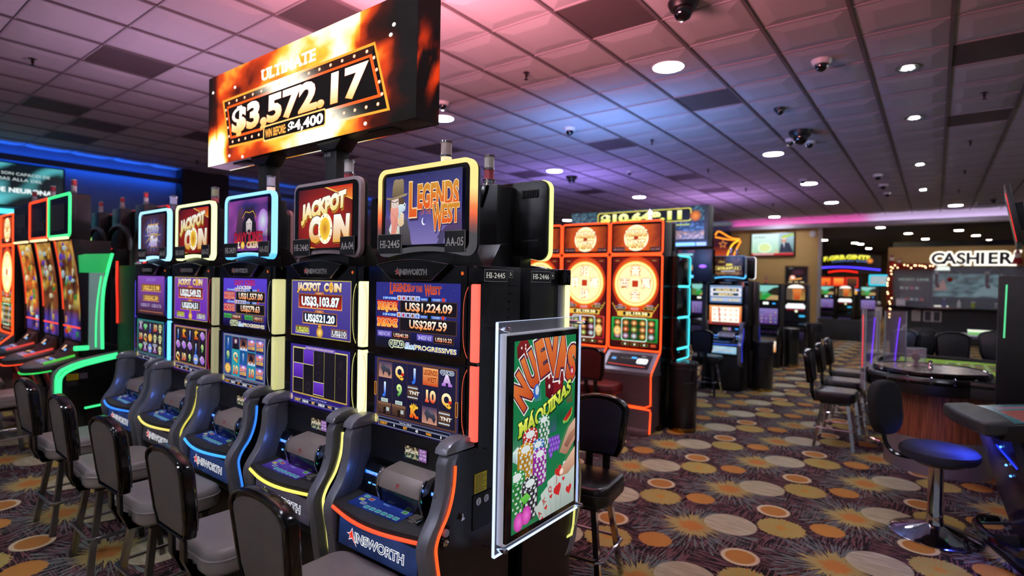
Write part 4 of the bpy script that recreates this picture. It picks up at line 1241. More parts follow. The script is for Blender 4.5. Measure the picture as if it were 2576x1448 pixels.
# ------------------------------------------------------------------ the five machines of the front row
orange_top = lambda x, z: mixc(C('ff6a3a', 1.2), C('ffcc80', 1.45), max(0, min(1, (z - 1.80) / .07))) if z > 1.80 else mixc(C('6c6a70', .5), C('ff6a3a', 1.2), max(0, (z - 1.73) / .07))
CFG = {
 'AA-05': dict(seed=1, wing=((PALEY, .0), ('ff5a24', 1.2)), rail=('ff4a26', 1.2), col=('ff6a58', 1.05, 'ff6654', .95), arcs=(('ff6a50', .6), (None, 0)), top=orange_top, pic=pic_west, up=lambda a: up_quad(a, title_west, ('US$1,224.09', 'US$287.59', 'US$40.20', 'US$10.22'), ('060510', '2a2a80'), '4a3228', ('5a0c0c', 'c02818')), low=low_west, plate=('HI-2445', 'AA-05'), beacon=('ffe0b0', 'd8c4c4', .9, 0)),
 'AA-04': dict(seed=2, wing=(('ff5a24', .0), ('f4ec84', 1.1)), rail=('f0e060', 1.1), col=('fbf8b0', 1.5, 'fbf8b0', 1.5), arcs=(('f0ee90', 1.0), ('ff8a60', .9)), top='b8a6ac', pic=pic_coin, up=lambda a: up_coin(a, ('US$3,103.87', 'US$521.20', 'US$50', 'US$10'), ('3c2f86', '54489c')), low=low_coin_blank, plate=('HI-2440', 'AA-04'), beacon=('c0505a', 'f0eae8', 0, 0), deckcol=('3a2a90', '6a48b8'), belly=('2a2430', '4a4454'), btn='4aa0c0'),
 'AA-03': dict(seed=3, wing=((CYAN, .0), ('3a8cff', .9)), rail=('3aa0ff', 1.2), col=('e4e0a0', .75, 'e4e0a0', .65), arcs=(('d8dce0', .25), ('d8e060', .9)), top=lambda x, z: C('8fd0ff', 1.5) if z > 1.66 else C('58b8ff', 1.5), pic=pic_pirate, up=lambda a: up_quad(a, title_pirate, ('US$1,557.00', 'US$279.63', 'US$40.40', 'US$10.12'), ('0e0a2c', '5a40d0'), '8a6a30', ('8a1c50', 'c84a50'), ('3a8a30', '5ac040'), .95), low=lambda a: reels(a, [['J', 'pirate', 'shark', 'chest', 'chest'], ['9', 'Q', 'J', 'shark', 'chest'], ['coin', '10', 'chest', '10', 'chest']], ('2a2a6a', '3a3a8a'), '8a8c98', cell=('1a4a8c', '2aa0b8', '1a5a9c', '2890b0', '1c4c90'), foot=('Ticket Pay US$0.00', ('CREDIT', 'US$0.00', 'BET', 'US$0.88', 'WIN', 'US$0.00')), k=.9), plate=('HI-2439', 'AA-03'), beacon=('ffd8c8', 'd8c8dc', .8, .1)),
 'AA-02': dict(seed=4, wing=((PALEY, .0), ('e0d858', .7)), rail=('f0e070', .9), col=('d8d4a4', .42, 'd0cc9c', .38), arcs=(('ff4060', .5), ('d8d8a0', .2)), top=lambda x, z: C('f8ffb8', 1.5), pic=lambda a: pic_coin(a, .85), up=lambda a: up_coin(a, ('US$2,549.52', 'US$524.51', 'US$50', 'US$10'), ('6a2ac0', '8a4ab0'), .9), low=lambda a: reels(a, [['J', 'K', 'J', 'K', 'bird'], ['bird', 'bird', 'bird', 'J', '9'], ['Q', '10', '9', 'egg', 'bird']], ('5a2a80', '8a4aa0'), 'b08a50', cell=('1c1424', '241a2c'), foot=('GOOD LUCK', ('US$0', 'BET', '1.00', 'WIN', '0', '0')), k=.9), plate=('HI-2438', 'AA-02'), beacon=('c8606a', 'd8d4b8', .1, 0), belly=('1c1a24', '38343c')),
 'AA-01': dict(seed=5, wing=(('4a3cff', .0), ('40b0ff', 1.3)), rail=('2a80ff', 1.1), col=('6ad0ff', 1.4, '6ad0ff', 1.4), arcs=(('3a4aff', .5), (None, 0)), top=lambda x, z: C('a0dcff', 1.6), pic=pic_quad, up=lambda a: (a.grid(-.235, 1.275, .228, 1.535, 4, 6, lambda u, v: mixc(C('4a2c30', .7), C('8a50c0', .9), v)), a.text('QUAD SHOT', 0, 1.5, .02, C('a088d0')), jackpot_box(a, 0, 1.43, .34, .05, 'US$2,215.98', '7a4a20', '2a1c20', tc='f0c060'), jackpot_box(a, 0, 1.365, .28, .045, 'US$262.38', '6a4a50', '2a1c20', tc='e8b858'), a.text('US$50.37 - US$10.76', 0, 1.325, .022, C('c0b0d8'), w=.36), a.rect(-.2, 1.29, .2, 1.296, C('a86a40'))), low=lambda a: reels(a, [['A', 'gem', 'J', '10', 'skull'], ['10', 'Q', 'coin', 'skull', 'skull'], ['gem', 'A', 'egg', 'A', 'skull']], ('2a2a6a', '2a8a90'), '3a7a70', cell=('3a1c2c', '2a2438'), foot=('PLAY', ('0', 'BET', '1', 'WIN', '0', '0')), k=.85), plate=('HI-2437', 'AA-01'), beacon=('8a7a9a', 'c0b8e8', 0, .25)),
}
M5 = machine(CFG['AA-05'], 'slot machine AA-05 with orange lit topper showing a masked rider with a revolver', -1.56, 1.45)
M4 = machine(CFG['AA-04'], 'slot machine AA-04 with unlit grey topper frame and blank reels on its lower screen', -2.19, 1.455, R(-.5))
M3 = machine(CFG['AA-03'], 'slot machine AA-03 with blue lit topper showing a pirate captain', -2.89, 1.465, R(-.5))
M2 = machine(CFG['AA-02'], 'slot machine AA-02 with lime lit topper and golden letters on red', -3.58, 1.485, R(-.5))
M1 = machine(CFG['AA-01'], 'slot machine AA-01 at the far end of the front row with pale blue lit topper', -4.23, 1.50, R(-.5))
P('column_cover', BLACK, M5, lambda g: g.box(.3095, .3125, .006, .06, .96, 1.54))
P('end_light', neon('5a48ff', .9), M1, lambda g: g.box(-.31, -.299, .0, .02, .985, 1.50, .003))
# the other row of the island, back to back with the first
LB = lambda x, z: C('e8f890', 1.4)
for (x, lab, lc, bea, top) in [(-1.53, 'rear-facing slot machine with lime lit topper edge, back to back with AA-05', 'f4f0a0', ('d0606a', 'f4f0ea', 0, 0), LB),
                               (-2.19, 'rear-facing slot machine behind AA-04, only its topper back showing', 'f4f0a0', ('b86068', 'd0ccc8', 0, 0), 'a09098'),
                               (-2.88, 'rear-facing slot machine behind AA-03, blue-lit back of its topper showing', '5aa0ff', ('ffb8a0', 'd8c4c0', .7, 0), lambda x, z: C('ffe0a0', .9)),
                               (-3.57, 'rear-facing slot machine behind AA-02', '5aa0ff', ('ffb8a0', 'd8c4c0', .7, 0), 'a09098'),
                               (-4.23, 'rear-facing slot machine behind AA-01', '5aa0ff', ('a85058', 'd8c4c0', 0, 0), 'a09098')]:
    t = machine(dict(seed=9, wing=(('f0f080', .8), ('f0f080', .8)), rail=('f0e070', .6), col=(lc, 1.3, lc, .4), top=top, beacon=bea), lab, x, 1.97 + max(0, (-x - 2.5) * .03), R(180), back=True)
    if x == -1.53:
        MB = t
        P('column_spine', mat('column_grey', 'a8a8ac', .4), t, lambda g: g.box(-.310, -.298, .0, .05, .985, 1.535, .003))
        P('light_column', neon('f8f8b0', 1.4), t, lambda g: g.box(-.325, -.310, -.004, .014, .985, 1.535, .004))
        P('column_cap', GLOSS, t, lambda g: g.box(-.326, -.296, -.006, .05, 1.535, 1.598, .004))
# plates, labels, locks on the end of the island (they face +x)
def side_plate(t, nm, txt, y0, y1, z0, z1, x, flip, m=PRINT, frame=False):
    a = Art()
    w = (y1 - y0)
    a.slab(-w / 2, 0, w / 2, z1 - z0, .003, C('0c0c0e'))
    a.rect(-w / 2, 0, w / 2, z1 - z0, C('101012'))
    a.frame(-w / 2, 0, w / 2, z1 - z0, .0012, C('6a6a6c'))
    a.text(txt, 0, (z1 - z0) * .3, (z1 - z0) * .44, C('c8c4ba'), w=w * (.84 if len(txt) > 2 else .4), slab=len(txt) > 2)
    r = R(90) if not flip else R(-90)
    return a.put(nm, t, (x, (y0 + y1) / 2, z0), (0, 0, r))
side_plate(M5, 'side_number_plate', 'HI-2445', .018, .148, 1.545, 1.588, .3145, False)
side_plate(M5, 'side_number_plate', '5', .156, .182, 1.56, 1.586, .3145, False)
side_plate(MB, 'side_number_plate', 'HI-2446', .110, .245, 1.545, 1.588, -.302, True)
side_plate(MB, 'side_number_plate', '6', .085, .104, 1.56, 1.586, -.302, True)
def vents(t, x, y0, n, z0):
    for k in range(n):
        P('side_vent', MATTE, t, lambda g: g.box(-.004, .003, 0, .045, 0, .006, .002), key='svent', loc=(x, y0, z0 - k * .03))
vents(M5, .311, .165, 5, 1.53)
a = Art()
a.slab(-.034, 0, .034, .07, .002, C('a08c10'))
a.rect(-.034, 0, .034, .07, C('d8be20'))
for q in range(9):
    a.rect(-.028, .006 + q * .007, .02 + .01 * math.sin(q * 2.1), .0085 + q * .007, C('6a5a10'))
a.put('warning_label', M5, (.2795, .060, .79), (0, 0, R(90)), m=PRINT)
P('lock_plate', MATTE, M5, lambda g: g.box(.277, .281, .02, .13, .66, .785, .003))
for yy in (.043, .085):
    P('lock', CHROME, M5, lambda g: g.lathe([(.014, 0), (.014, .006), (.008, .008), (.008, .011)], ax='x', n=16), key='lock', loc=(.281, yy, .762))
P('door_latch', CHROME, M5, lambda g: (g.box(.277, .287, -.045, -.035, .725, .745, .003), g.box(.283, .288, -.05, -.03, .722, .731, .002)))
P('key_switch', mat('key_white', 'c0bccc', .3), M5, lambda g: g.lathe([(.013, 0), (.013, .01), (.010, .013)], ax='x', n=16), loc=(.278, -.12, .705))
P('key_switch', CHROME, M5, lambda g: g.lathe([(.012, 0), (.012, .008), (.004, .009)], ax='x', n=16), loc=(.278, -.12, .672))
P('socket_panel', GLOSS, M5, lambda g: g.prism(rrect(-.142, .65, -.098, .73, .02), 'x', .276, .279))

# ------------------------------------------------------------------ hanging jackpot sign
t = thing('jackpot_sign', 'big hanging fire-coloured jackpot sign reading 3,572.17 on two black posts', 'sign', (-2.73, 1.62, 2.5125))
SW, SH, ST = .96, .2775, .135
P('housing', BLACK, t, lambda g: g.box(-SW, SW, .003, ST - .003, -SH, SH, .003))
BLACKB, = (C('0c0a08'),)
def interp(x, pts):
    for (a0, b0), (a1, b1) in zip(pts, pts[1:]):
        if x <= a1:
            return b0 + (b1 - b0) * (x - a0) / (a1 - a0)
    return pts[-1][1]
def fire(u, v, seed=0.0):
    """burning picture: bright in the middle, dark red to black at the ends"""
    x = (u - .5) * 2
    n1 = noise.turbulence((u * 5.2 + seed, v * 2.2, 3.1), 4, False)
    n2 = noise.turbulence((u * 9 + seed + 4, v * 5, 1.7), 4, True)
    base = interp(x, ((-1, .02), (-.93, .12), (-.86, .45), (-.75, .62), (-.5, .66), (-.2, .78), (.15, 1.0), (.42, 1.0), (.56, .72), (.66, .58), (.80, .50), (.90, .14), (1, .0)))
    if x < -.72:
        base += max(0, .55 - v) * 2.2 * min(1, (-.72 - x) / .12) * (.9 if x > -.9 else 1.4)
    if v > .7 and x > .6:
        base -= (v - .7) * .7
    beam = math.exp(-((x - .36 - .5 * (v - .5)) / .17) ** 2)
    heat = base + .36 * (n1 - .42) * (1.0 if x < .55 else 1.2) + .30 * beam + .14 * (n2 - .5)
    h = max(0, min(1.25, heat))
    if h < .25:
        return mixc(C('14100c', .8), C('4a1206'), h / .25)
    if h < .5:
        return mixc(C('4a1206'), C('e04410', 1.2), (h - .25) / .25)
    if h < .75:
        return mixc(C('e04410', 1.2), C('ffb838', 1.5), (h - .5) / .25)
    return mixc(C('ffb838', 1.5), (2.0, 1.9, 1.5), min(1, (h - .75) / .3))
a = Art(.00004)
a.grid(-SW, -SH, SW, SH, 150, 44, fire)
def quad(o, i, c, glow=1.0):
    """one band of the marquee frame; the picture's light sweep washes it out where it crosses"""
    y = a.lay()
    for k in range(4):
        (p, q), (r, s2) = (o[k], o[(k + 1) % 4]), (i[k], i[(k + 1) % 4])
        pts, cols = [], []
        N = 28
        for e in range(N + 1):
            for A, B in ((p, q), (r, s2)):
                x, z = A[0] + (B[0] - A[0]) * e / N, A[1] + (B[1] - A[1]) * e / N
                w = math.exp(-((x - .02 - 1.25 * (-z - .0)) / .16) ** 2) * glow if k in (0, 2) else 0
                pts.append((x, z))
                cols.append(mixc(c[k], (2.0, 1.85, 1.5), min(1, 1.25 * w)))
        a.raw(pts, [(2 * e, 2 * e + 2, 2 * e + 3, 2 * e + 1) for e in range(N)], cols, y)
fo = [(-.779, .108), (.680, .112), (.791, -.217), (-.685, -.193)]
f1 = [(-.755, .095), (.672, .099), (.770, -.205), (-.690, -.180)]
f2 = [(-.719, .061), (.658, .062), (.728, -.146), (-.669, -.140)]
f3 = [(-.705, .048), (.642, .050), (.705, -.132), (-.655, -.126)]
quad(fo, f1, [C('ff9a30', 1.5)] * 8)
quad(f1, f2, [C('3a1a10'), C('100a08'), C('100a08'), C('3a1a10')] * 2)
quad(f2, f3, [C('ff5a18', 1.4)] * 8)
a.poly(f3, C('0e0c0a'))
# the light sweep that washes over the frame, part of the moving picture
a.grid(-.13, -.205, .32, .112, 14, 10, fire) if False else None
def bulbs(p, q, n):
    for k in range(n):
        x, y = p[0] + (q[0] - p[0]) * (k + .5) / n, p[1] + (q[1] - p[1]) * (k + .5) / n
        a.disc(x, y, .011, .009, (1.8, 1.6, 1.3), C('ff9a60', 1.4), n=8)
bulbs((-.74, .079), (.67, .081), 15)
bulbs((-.68, -.16), (-.3, -.163), 5)
bulbs((.33, -.173), (.75, -.176), 5)
bulbs((-.737, .07), (-.68, -.15), 4)
bulbs((.665, .07), (.745, -.165), 4)
a.text('$3,572.17', -.022, -.105, .135, C('ffb060', 1.6), (1.9, 1.8, 1.6), w=1.27, bold=.045, shear=.04, out=C('b84818', 1.0), ow=.006)
a.rr(-.288, -.213, .31, -.123, .018, C('ffc070', 1.6))
a.rr(-.278, -.204, .30, -.131, .014, C('0e0c0a'))
a.text('WIN BEFORE:', -.265, -.19, .043, C('ffb050', 1.4), al=-1, w=.21, bold=.03)
a.text('$4,400', .125, -.192, .048, (1.8, 1.7, 1.5), w=.32, bold=.035)
a.text('ULTIMATE', -.05, .135, .058, (1.8, 1.72, 1.4), w=.53, bold=.03, slab=True, out=C('f0b060', 1.3), ow=.02)
for x, y in ((.81, .155), (.79, .115), (-.9, .18), (-.62, .16), (-.52, -.265), (-.68, -.24), (.62, -.25)):
    a.disc(x, y, .012, .009, (2, 1.9, 1.6), n=8)
a.put('display', t, (0, 0, 0))
a = Art()
a.grid(-ST / 2, -SH, ST / 2, SH, 12, 36, lambda u, v: mixc(C('0a0808'), C('e03a10', 1.1), max(0, min(1, 1.6 * (noise.turbulence((u * 1.2 + 9, v * 3.2 - u, 5), 3, False) - .05) * math.exp(-((v - .47 + .18 * (u - .5)) / .17) ** 2) * 1.6))))
a.put('end_display', t, (SW + .001, ST / 2, 0), (0, 0, R(90)))
a = Art()
a.grid(-SW, -SH, SW, SH, 60, 18, lambda u, v: fire(1 - u, v, 6.0))
a.put('rear_display', t, (0, ST + .001, 0), (0, 0, R(180)))
for x in (-.62, .2, .68):
    P('bottom_panel', MATTE, t, lambda g: g.box(-.09, .09, .035, .10, -SH - .005, -SH + .002, .002), key='sbp', loc=(x, 0, 0))
for x in (-.36, .30):
    P('post', MATTE, t, lambda g: (g.box(-.045, .045, -.04, .04, -.912, -SH - .01, .004)), key='spost', loc=(x, .075, 0))
    P('post_head', BLACK, t, lambda g: (g.prism([(-.11, -SH), (.11, -SH), (.055, -SH - .05), (-.055, -SH - .05)], 'y', -.05, .05, .003)), key='sphead', loc=(x, .07, 0))
    P('post_foot', BLACK, t, lambda g: g.box(-.07, .07, -.06, .06, -.912, -.90, .003), key='spfoot', loc=(x, .075, 0))
a = Art()
a.slab(-.036, -.02, .036, .02, .003, C('101012'))
a.rect(-.036, -.02, .036, .02, C('3c3c40'))
a.rect(-.033, -.017, .033, .017, C('1a1a1e'))
a.text('A-01', 0, -.009, .018, C('c8c8c8'), w=.056, slab=True)
a.put('post_number_plate', t, (.275, .033, -.345), m=PRINT)

# ------------------------------------------------------------------ lit poster display on the end of the island
t = thing('poster_display', 'edge-lit acrylic poster display with green casino picture reading NUEVAS MAQUINAS', 'poster display', (-1.207, 1.769, .588))
t.scale = (.9715, .9715, .9715)
# local: built facing -y then turned to face +x, so x runs along +Y of the room
t.rotation_euler = (0, 0, R(90))
ACR = bpy.data.materials.new('clear_acrylic')
ACR.use_nodes = True
nt = ACR.node_tree
b = nt.nodes['Principled BSDF']
b.inputs['Base Color'].default_value = (.85, .9, 1, 1)
b.inputs['Roughness'].default_value = .05
b.inputs['Alpha'].default_value = .16
b.inputs['Emission Color'].default_value = (.75, .85, 1, 1)
nzz = nt.nodes.new('ShaderNodeTexNoise')
nzz.inputs['Scale'].default_value = 9
mr = nt.nodes.new('ShaderNodeMapRange')
mr.inputs['To Min'].default_value = .10
mr.inputs['To Max'].default_value = .24
nt.links.new(nzz.outputs['Fac'], mr.inputs['Value'])
nt.links.new(mr.outputs['Result'], b.inputs['Alpha'])
AX0, AX1, AZ1 = -.292, .285, .84
P('acrylic_sheet', ACR, t, lambda g: g.box(AX0, AX1, -.016, -.006, 0, AZ1, .002))
EDGE = neon('cfe0ff', 1.15)
P('lit_edge', EDGE, t, lambda g: g.box(AX0 - .003, AX0, -.016, -.005, .0, AZ1))
P('lit_edge', EDGE, t, lambda g: g.box(AX0, AX1, -.016, -.005, -.003, .0))
P('lit_edge', neon('cfe0ff', .5), t, lambda g: (g.box(AX0, AX1, -.016, -.005, AZ1, AZ1 + .002), g.box(AX1, AX1 + .002, -.016, -.005, 0, AZ1)))
P('light_box', mat('light_box_white', 'd0d4e0', .4, emit=.25), t, lambda g: g.box(-.285, .19, -.052, -.017, .045, .80, .004))
for x in (-.27, .262):
    for z in (.025, .815):
        P('standoff_bolt', CHROME, t, lambda g: g.lathe([(.009, .043), (.009, -.05), (.011, -.052), (.009, -.058), (.0001, -.058)], ax='y', n=14), key='pbolt', loc=(x, 0.005, z))
P('display_frame', GLOSS, t, lambda g: (g.box(-.293, .179, -.068, -.053, .062, .796, .003)))
DX0, DX1, DZ0, DZ1 = -.265, .154, .085, .775
pw, ph = DX1 - DX0, DZ1 - DZ0
a = Art(.000012)
fx = lambda q: DX0 + q * pw
fz = lambda q: DZ0 + q * ph
def felt(u, v):
    n_ = noise.noise((u * 50, v * 80, 1)) * .06 + noise.noise((u * 3, v * 4, 2)) * .15
    return mixc(C('0e5a38', .8), C('1c8a50', .85), max(0, min(1, .5 + n_ + .25 * v - .55 * math.exp(-((u - .75) / .3) ** 2 - ((v - .53) / .06) ** 2))))
a.grid(DX0, DZ0, DX1, DZ1, 46, 76, felt)
def card(cx, cz, ang, w, h, s):
    c2, s2 = math.cos(R(ang)), math.sin(R(ang))
    tr = lambda x, z: (cx + x * c2 - z * s2, cz + x * s2 + z * c2)
    a.poly([tr(*p) for p in rrect(-w / 2 - .001, -.001, w / 2 + .001, h + .001, .008, 3)], C('4a5c54', .8))
    a.poly([tr(*p) for p in rrect(-w / 2, 0, w / 2, h, .008, 3)], C('5c7068', .8), C('ccd8d2', .9))
    a.text(s, -w / 2 + .012, h - .05, .022, C('b02828', .9), bold=.02, slab=True, warp=tr, sp=.9)
    heart(tr(-w / 2 + .012, h - .07), .010, ang)
def heart(c, r, ang=0, col='c82828'):
    pts = []
    for q in range(18):
        tt = q * math.pi / 9
        x, y = 16 * math.sin(tt) ** 3 / 16, (13 * math.cos(tt) - 5 * math.cos(2 * tt) - 2 * math.cos(3 * tt) - math.cos(4 * tt)) / 16
        c2, s2 = math.cos(R(ang)), math.sin(R(ang))
        pts.append((c[0] + r * (x * c2 - y * s2), c[1] + r * (x * s2 + y * c2)))
    a.poly(pts, C(col, .9))
def chips(x, z, n, col, r=.05):
    for k in range(n):
        zz = z + k * .017
        a.disc(x, zz, r, r * .42, C(col, .5), C(col, .7), n=18)
        a.rect(x - r, zz, x + r, zz + .014, C(col, .6), C(col, .8))
        for q in (-.6, 0, .55):
            a.rect(x + q * r - .007 + (k % 2) * .01, zz - .012, x + q * r + .007 + (k % 2) * .01, zz + .006, C('d8e0e0', .8))
    zz = z + n * .017
    a.disc(x, zz, r, r * .5, C(col, .9), n=20)
    for q in range(8):
        an = q * 45 + 10
        a.disc(x + r * .8 * math.cos(R(an)), zz + r * .4 * math.sin(R(an)), .0055, .004, C('e8f0f0', .9), n=6)
    a.disc(x, zz, r * .6, r * .30, C('dce4e4', .9), n=18)
def die(cx, cz, r, cols, pips):
    a.poly([(cx - r * .9, cz - r * .6), (cx - r * .2, cz - r), (cx + r * .8, cz - r * .7), (cx + r, cz + r * .3), (cx + r * .6, cz + r), (cx - r * .5, cz + r * .95), (cx - r, cz + r * .4)], C(cols[0], .7), C(cols[1], .8))
    a.poly([(cx - r * .2, cz - r * .95), (cx - r * .05, cz + r * .1), (cx + r * .9, cz + r * .35), (cx + r * .75, cz - r * .65)], C(cols[1], .8))
    for px, pz in pips:
        a.disc(cx + px * r, cz + pz * r, r * .11, r * .13, C('f0d8d0', .9), n=10)
# falling streaks
for x, z, c_ in ((.06, .47, 'c0e0d8'), (.36, .72, '7ac0e0'), (.62, .52, '7a5ad0'), (.9, .66, 'c84030'), (.93, .88, 'b03040')):
    for q in range(4):
        xx = fx(x) + (q - 1.5) * .012
        a.poly([(xx - .003, fz(z - .06)), (xx + .003, fz(z - .06)), (xx + .001, fz(z + .05 + .012 * (q % 2))), (xx - .001, fz(z + .05))], C(c_, .45), C('1c8a50', .5))
die(fx(.13), fz(.945), .040, ('5a1018', '8a2024'), ((-.3, .3), (.3, .5), (.3, .2), (.55, -.3), (-.2, -.5), (.1, -.6)))
die(fx(.63), fz(.735), .068, ('4a0a12', '8a1a20'), ((.2, .75), (.45, .55), (.35, .25), (.5, .0), (-.55, -.1), (-.2, -.75), (.5, -.6), (-.6, .45)))
for t_, x, z, h, w_, ang in (('N', .105, .735, .118, .10, 42), ('U', .25, .835, .120, .09, 30), ('E', .415, .895, .122, .08, 18), ('V', .585, .905, .132, .092, 8), ('A', .76, .88, .140, .10, -2), ('S', .925, .835, .122, .08, -10)):
    c2, s2 = math.cos(R(ang)), math.sin(R(ang))
    cx_, cz_ = fx(x), fz(z)
    tr = lambda X, Z: (cx_ + X * c2 - (Z - 0) * s2, cz_ + X * s2 + Z * c2)
    for cc, c3, bo in (('f4ece8', None, .14), ('4a2440', None, .11), ('c04a20', 'e07a3a', .065)):
        a.text(t_, 0, -h / 2, h, C(cc, .95), C(c3, .95) if c3 else None, w=w_ * .82, bold=bo, warp=tr)
wp = lambda X, Z: (X, Z + .34 * (X - fx(.5)) + .35 * (X - fx(.5)) ** 2)
a.text('MÁQUINAS', fx(.5), fz(.565), .050, C('a8c030', .9), C('e8f060', .95), w=pw * .84, bold=.04, slab=True, out=C('1a2c14'), ow=.05, warp=wp, drop=C('0c2c1c'))
a.disc(fx(.335), fz(.715), .020, .028, C('3a6ad0', .8), n=16)
a.disc(fx(.345), fz(.72), .012, .018, C('d8e4f0', .8), n=14)
a.disc(fx(.935), fz(.785), .016, .02, C('c83048', .8), n=14)
a.disc(fx(.935), fz(.785), .007, .01, C('e8d0d4', .9), n=10)
# watermelon slice, diamond, grapes, cherries
a.poly([(fx(.78), fz(.50)), (fx(.80), fz(.485)), (fx(.88), fz(.49)), (fx(.95), fz(.525)), (fx(.965), fz(.57))], C('7ab848', .9))
a.poly([(fx(.79), fz(.507)), (fx(.85), fz(.496)), (fx(.93), fz(.527)), (fx(.955), fz(.575))], C('d83030', .9), C('a01818', .8))
for q in range(4):
    a.disc(fx(.85 + q * .025), fz(.515 + q * .01), .0025, .004, C('1a0c0c'), n=6)
a.poly([(fx(0), fz(.43)), (fx(.07), fz(.45)), (fx(.13), fz(.425)), (fx(.06), fz(.36)), (fx(0), fz(.38))], C('88a8b0', .9), C('d8ece8', .95))
a.line([(fx(.0), fz(.425)), (fx(.13), fz(.425))], .002, C('f4fcfc'))
a.line([(fx(.05), fz(.425)), (fx(.06), fz(.36))], .002, C('f4fcfc'))
chips(fx(.46), fz(.40), 6, '2a7a40', .040)
chips(fx(.25), fz(.37), 5, 'b83030', .048)
chips(fx(.37), fz(.30), 5, '2a6ab8', .042)
chips(fx(.18), fz(.25), 7, 'c89028', .048)
chips(fx(.40), fz(.22), 6, 'a030a8', .045)
for q in range(13):
    r_, c3 = divmod(q, 4)
    a.disc(fx(.56 + .045 * c3 + .02 * (r_ % 2)), fz(.42 - r_ * .028), .012, .013, C('a878e0', .95), C('5a2aa0', .9), n=12)
chips(fx(.05), fz(.12), 7, '2a8a40', .052)
chips(fx(.25), fz(.06), 7, '38343c', .05)
# hand of cards with thumb and fingers
a.poly([(fx(.72), fz(.33)), (fx(.80), fz(.40)), (fx(.88), fz(.46)), (fx(1.0), fz(.50)), (fx(1.0), fz(.37)), (fx(.85), fz(.30))], C('a8745c', .85), C('dcb49c', .9))
a.poly([(fx(.80), fz(.36)), (fx(.9), fz(.42)), (fx(1.0), fz(.44)), (fx(1.0), fz(.40)), (fx(.86), fz(.34))], C('8a5a48', .8), C('b8846c', .85))
for q, (s, ang) in enumerate((('A', 35), ('K', 25), ('Q', 15), ('J', 5), ('10', -5))):
    card(fx(.84), fz(-.24), ang, .105, .30 + q * .012, s)
heart((fx(.70), fz(.12)), .028, 20)
heart((fx(.90), fz(.09)), .022, 10)
heart((fx(.71), fz(.225)), .026, 20)
a.poly([(fx(.74), fz(.19)), (fx(.72), fz(.215)), (fx(.76), fz(.235)), (fx(.9), fz(.29)), (fx(1.0), fz(.33)), (fx(1.0), fz(.22)), (fx(.88), fz(.185))], C('b88468', .9), C('e4bca4', .95))
a.disc(fx(.765), fz(.215), .014, .012, C('f0d4c4', .95), n=12)
a.poly([(fx(.12), fz(.10)), (fx(.15), fz(.155)), (fx(.16), fz(.15)), (fx(.14), fz(.10))], C('3a8a30'))
for x, z in ((.09, .055), (.2, .07)):
    a.disc(fx(x), fz(z), .030, .034, C('e870d0', .95), C('c030a0', .9), n=16)
a.poly([(fx(.1), fz(.17)), (fx(.2), fz(.19)), (fx(.26), fz(.16)), (fx(.18), fz(.13))], C('4aa838', .9), C('70d050', .9))
a.clip(DX0, DZ0, DX1, DZ1)
a.put('poster_screen', t, (0, -.0685, 0))
cab = [(.262, -.03, .30), (.268, -.028, .22), (.285, -.026, .17), (.288, -.026, .08), (.283, -.024, .0), (.268, -.02, -.06), (.26, -.015, -.075)]
P('cable', mat('cable_yellow', 'e0d890', .5), t, lambda g: g.tube(smooth_line(cab, 4), .003, 6))

# ------------------------------------------------------------------ stools
def stool(label, x, y, rz, cat_mats, group, key='st'):
    leather, rim, cloth, metal = cat_mats
    t = thing('casino_stool', label, 'stool', (x, y, 0), rz, group)
    P('seat', leather, t, lambda g: (g.prism(rrect(-.185, -.18, .185, .17, .07, 6), 'z', .445, .545, .028, 4)), key=key + 'seat')
    P('seat_welt', leather, t, lambda g: g.tube([(px, py, .508) for px, py in rrect(-.187, -.182, .187, .172, .07, 6)], .004, 6, True), key=key + 'welt')
    P('seat_pan', BLACK, t, lambda g: g.box(-.13, .13, -.13, .13, .42, .448, .004), key=key + 'pan')
    out = [(-.118, .60), (.118, .60), (.142, .66), (.158, .86)] + arc(0, .86, .158, .065, 0, 180, 10)[1:-1] + [(-.158, .86), (-.142, .66)]
    sh = lambda v: (v[0], v[1] - (v[2] - .6) * .12, v[2])
    P('back_rim', rim, t, lambda g: (g.prism(out, 'y', -.238, -.198, .012, 3, warp=sh), g.tube([sh((px * .96, -.241, .62 + (pz - .62) * .97)) for px, pz in out], .006, 6, True)), key=key + 'brim')
    inn = [(px * .84, .615 + (pz - .60) * .88) for px, pz in out]
    P('back_pad', cloth, t, lambda g: g.prism(inn, 'y', -.194 - .0, -.186, .004, 2, warp=sh), key=key + 'bpad')
    P('back_cover', cloth, t, lambda g: g.prism(inn, 'y', -.245, -.236, .004, 2, warp=sh), key=key + 'bcov')
    for s in (-1, 1):
        P('back_bracket', BLACK, t, lambda g: g.prism([(-.12, .425), (-.12, .44), (-.20, .445), (-.225, .50), (-.228, .66), (-.216, .66), (-.212, .505), (-.19, .425)], 'x', s * .05 - .02, s * .05 + .02, .002), key=key + 'brk%d' % s)
    for sx in (-1, 1):
        for sy in (-1, 1):
            P('leg', metal, t, lambda g: g.tube([(sx * .105, sy * .105, .43), (sx * .165, sy * .165, .0)], .0135, 4, sq=True), key=key + 'leg%d%d' % (sx, sy))
    P('footrest', metal, t, lambda g: g.tube([(q * .17, w_ * .17, .19) for q, w_ in ((-.84, -1), (.84, -1), (1, -.84), (1, .84), (.84, 1), (-.84, 1), (-1, .84), (-1, -.84))], .008, 8, True), key=key + 'foot')
    return t
GREYL = mat('grey_leather', '8e8886', .36, bump=.3, bscale=160)
BLKL = mat('black_leather', '141416', .3, bump=.3, bscale=160)
REDL = mat('red_leather', '5a1018', .35, bump=.3, bscale=160)
CLOTH = mat('back_fabric', '544c48', .85, bump=.5, bscale=500)
RIMB = mat('black_rim', '0a0a0b', .16)
SETG = (GREYL, RIMB, CLOTH, STEEL)
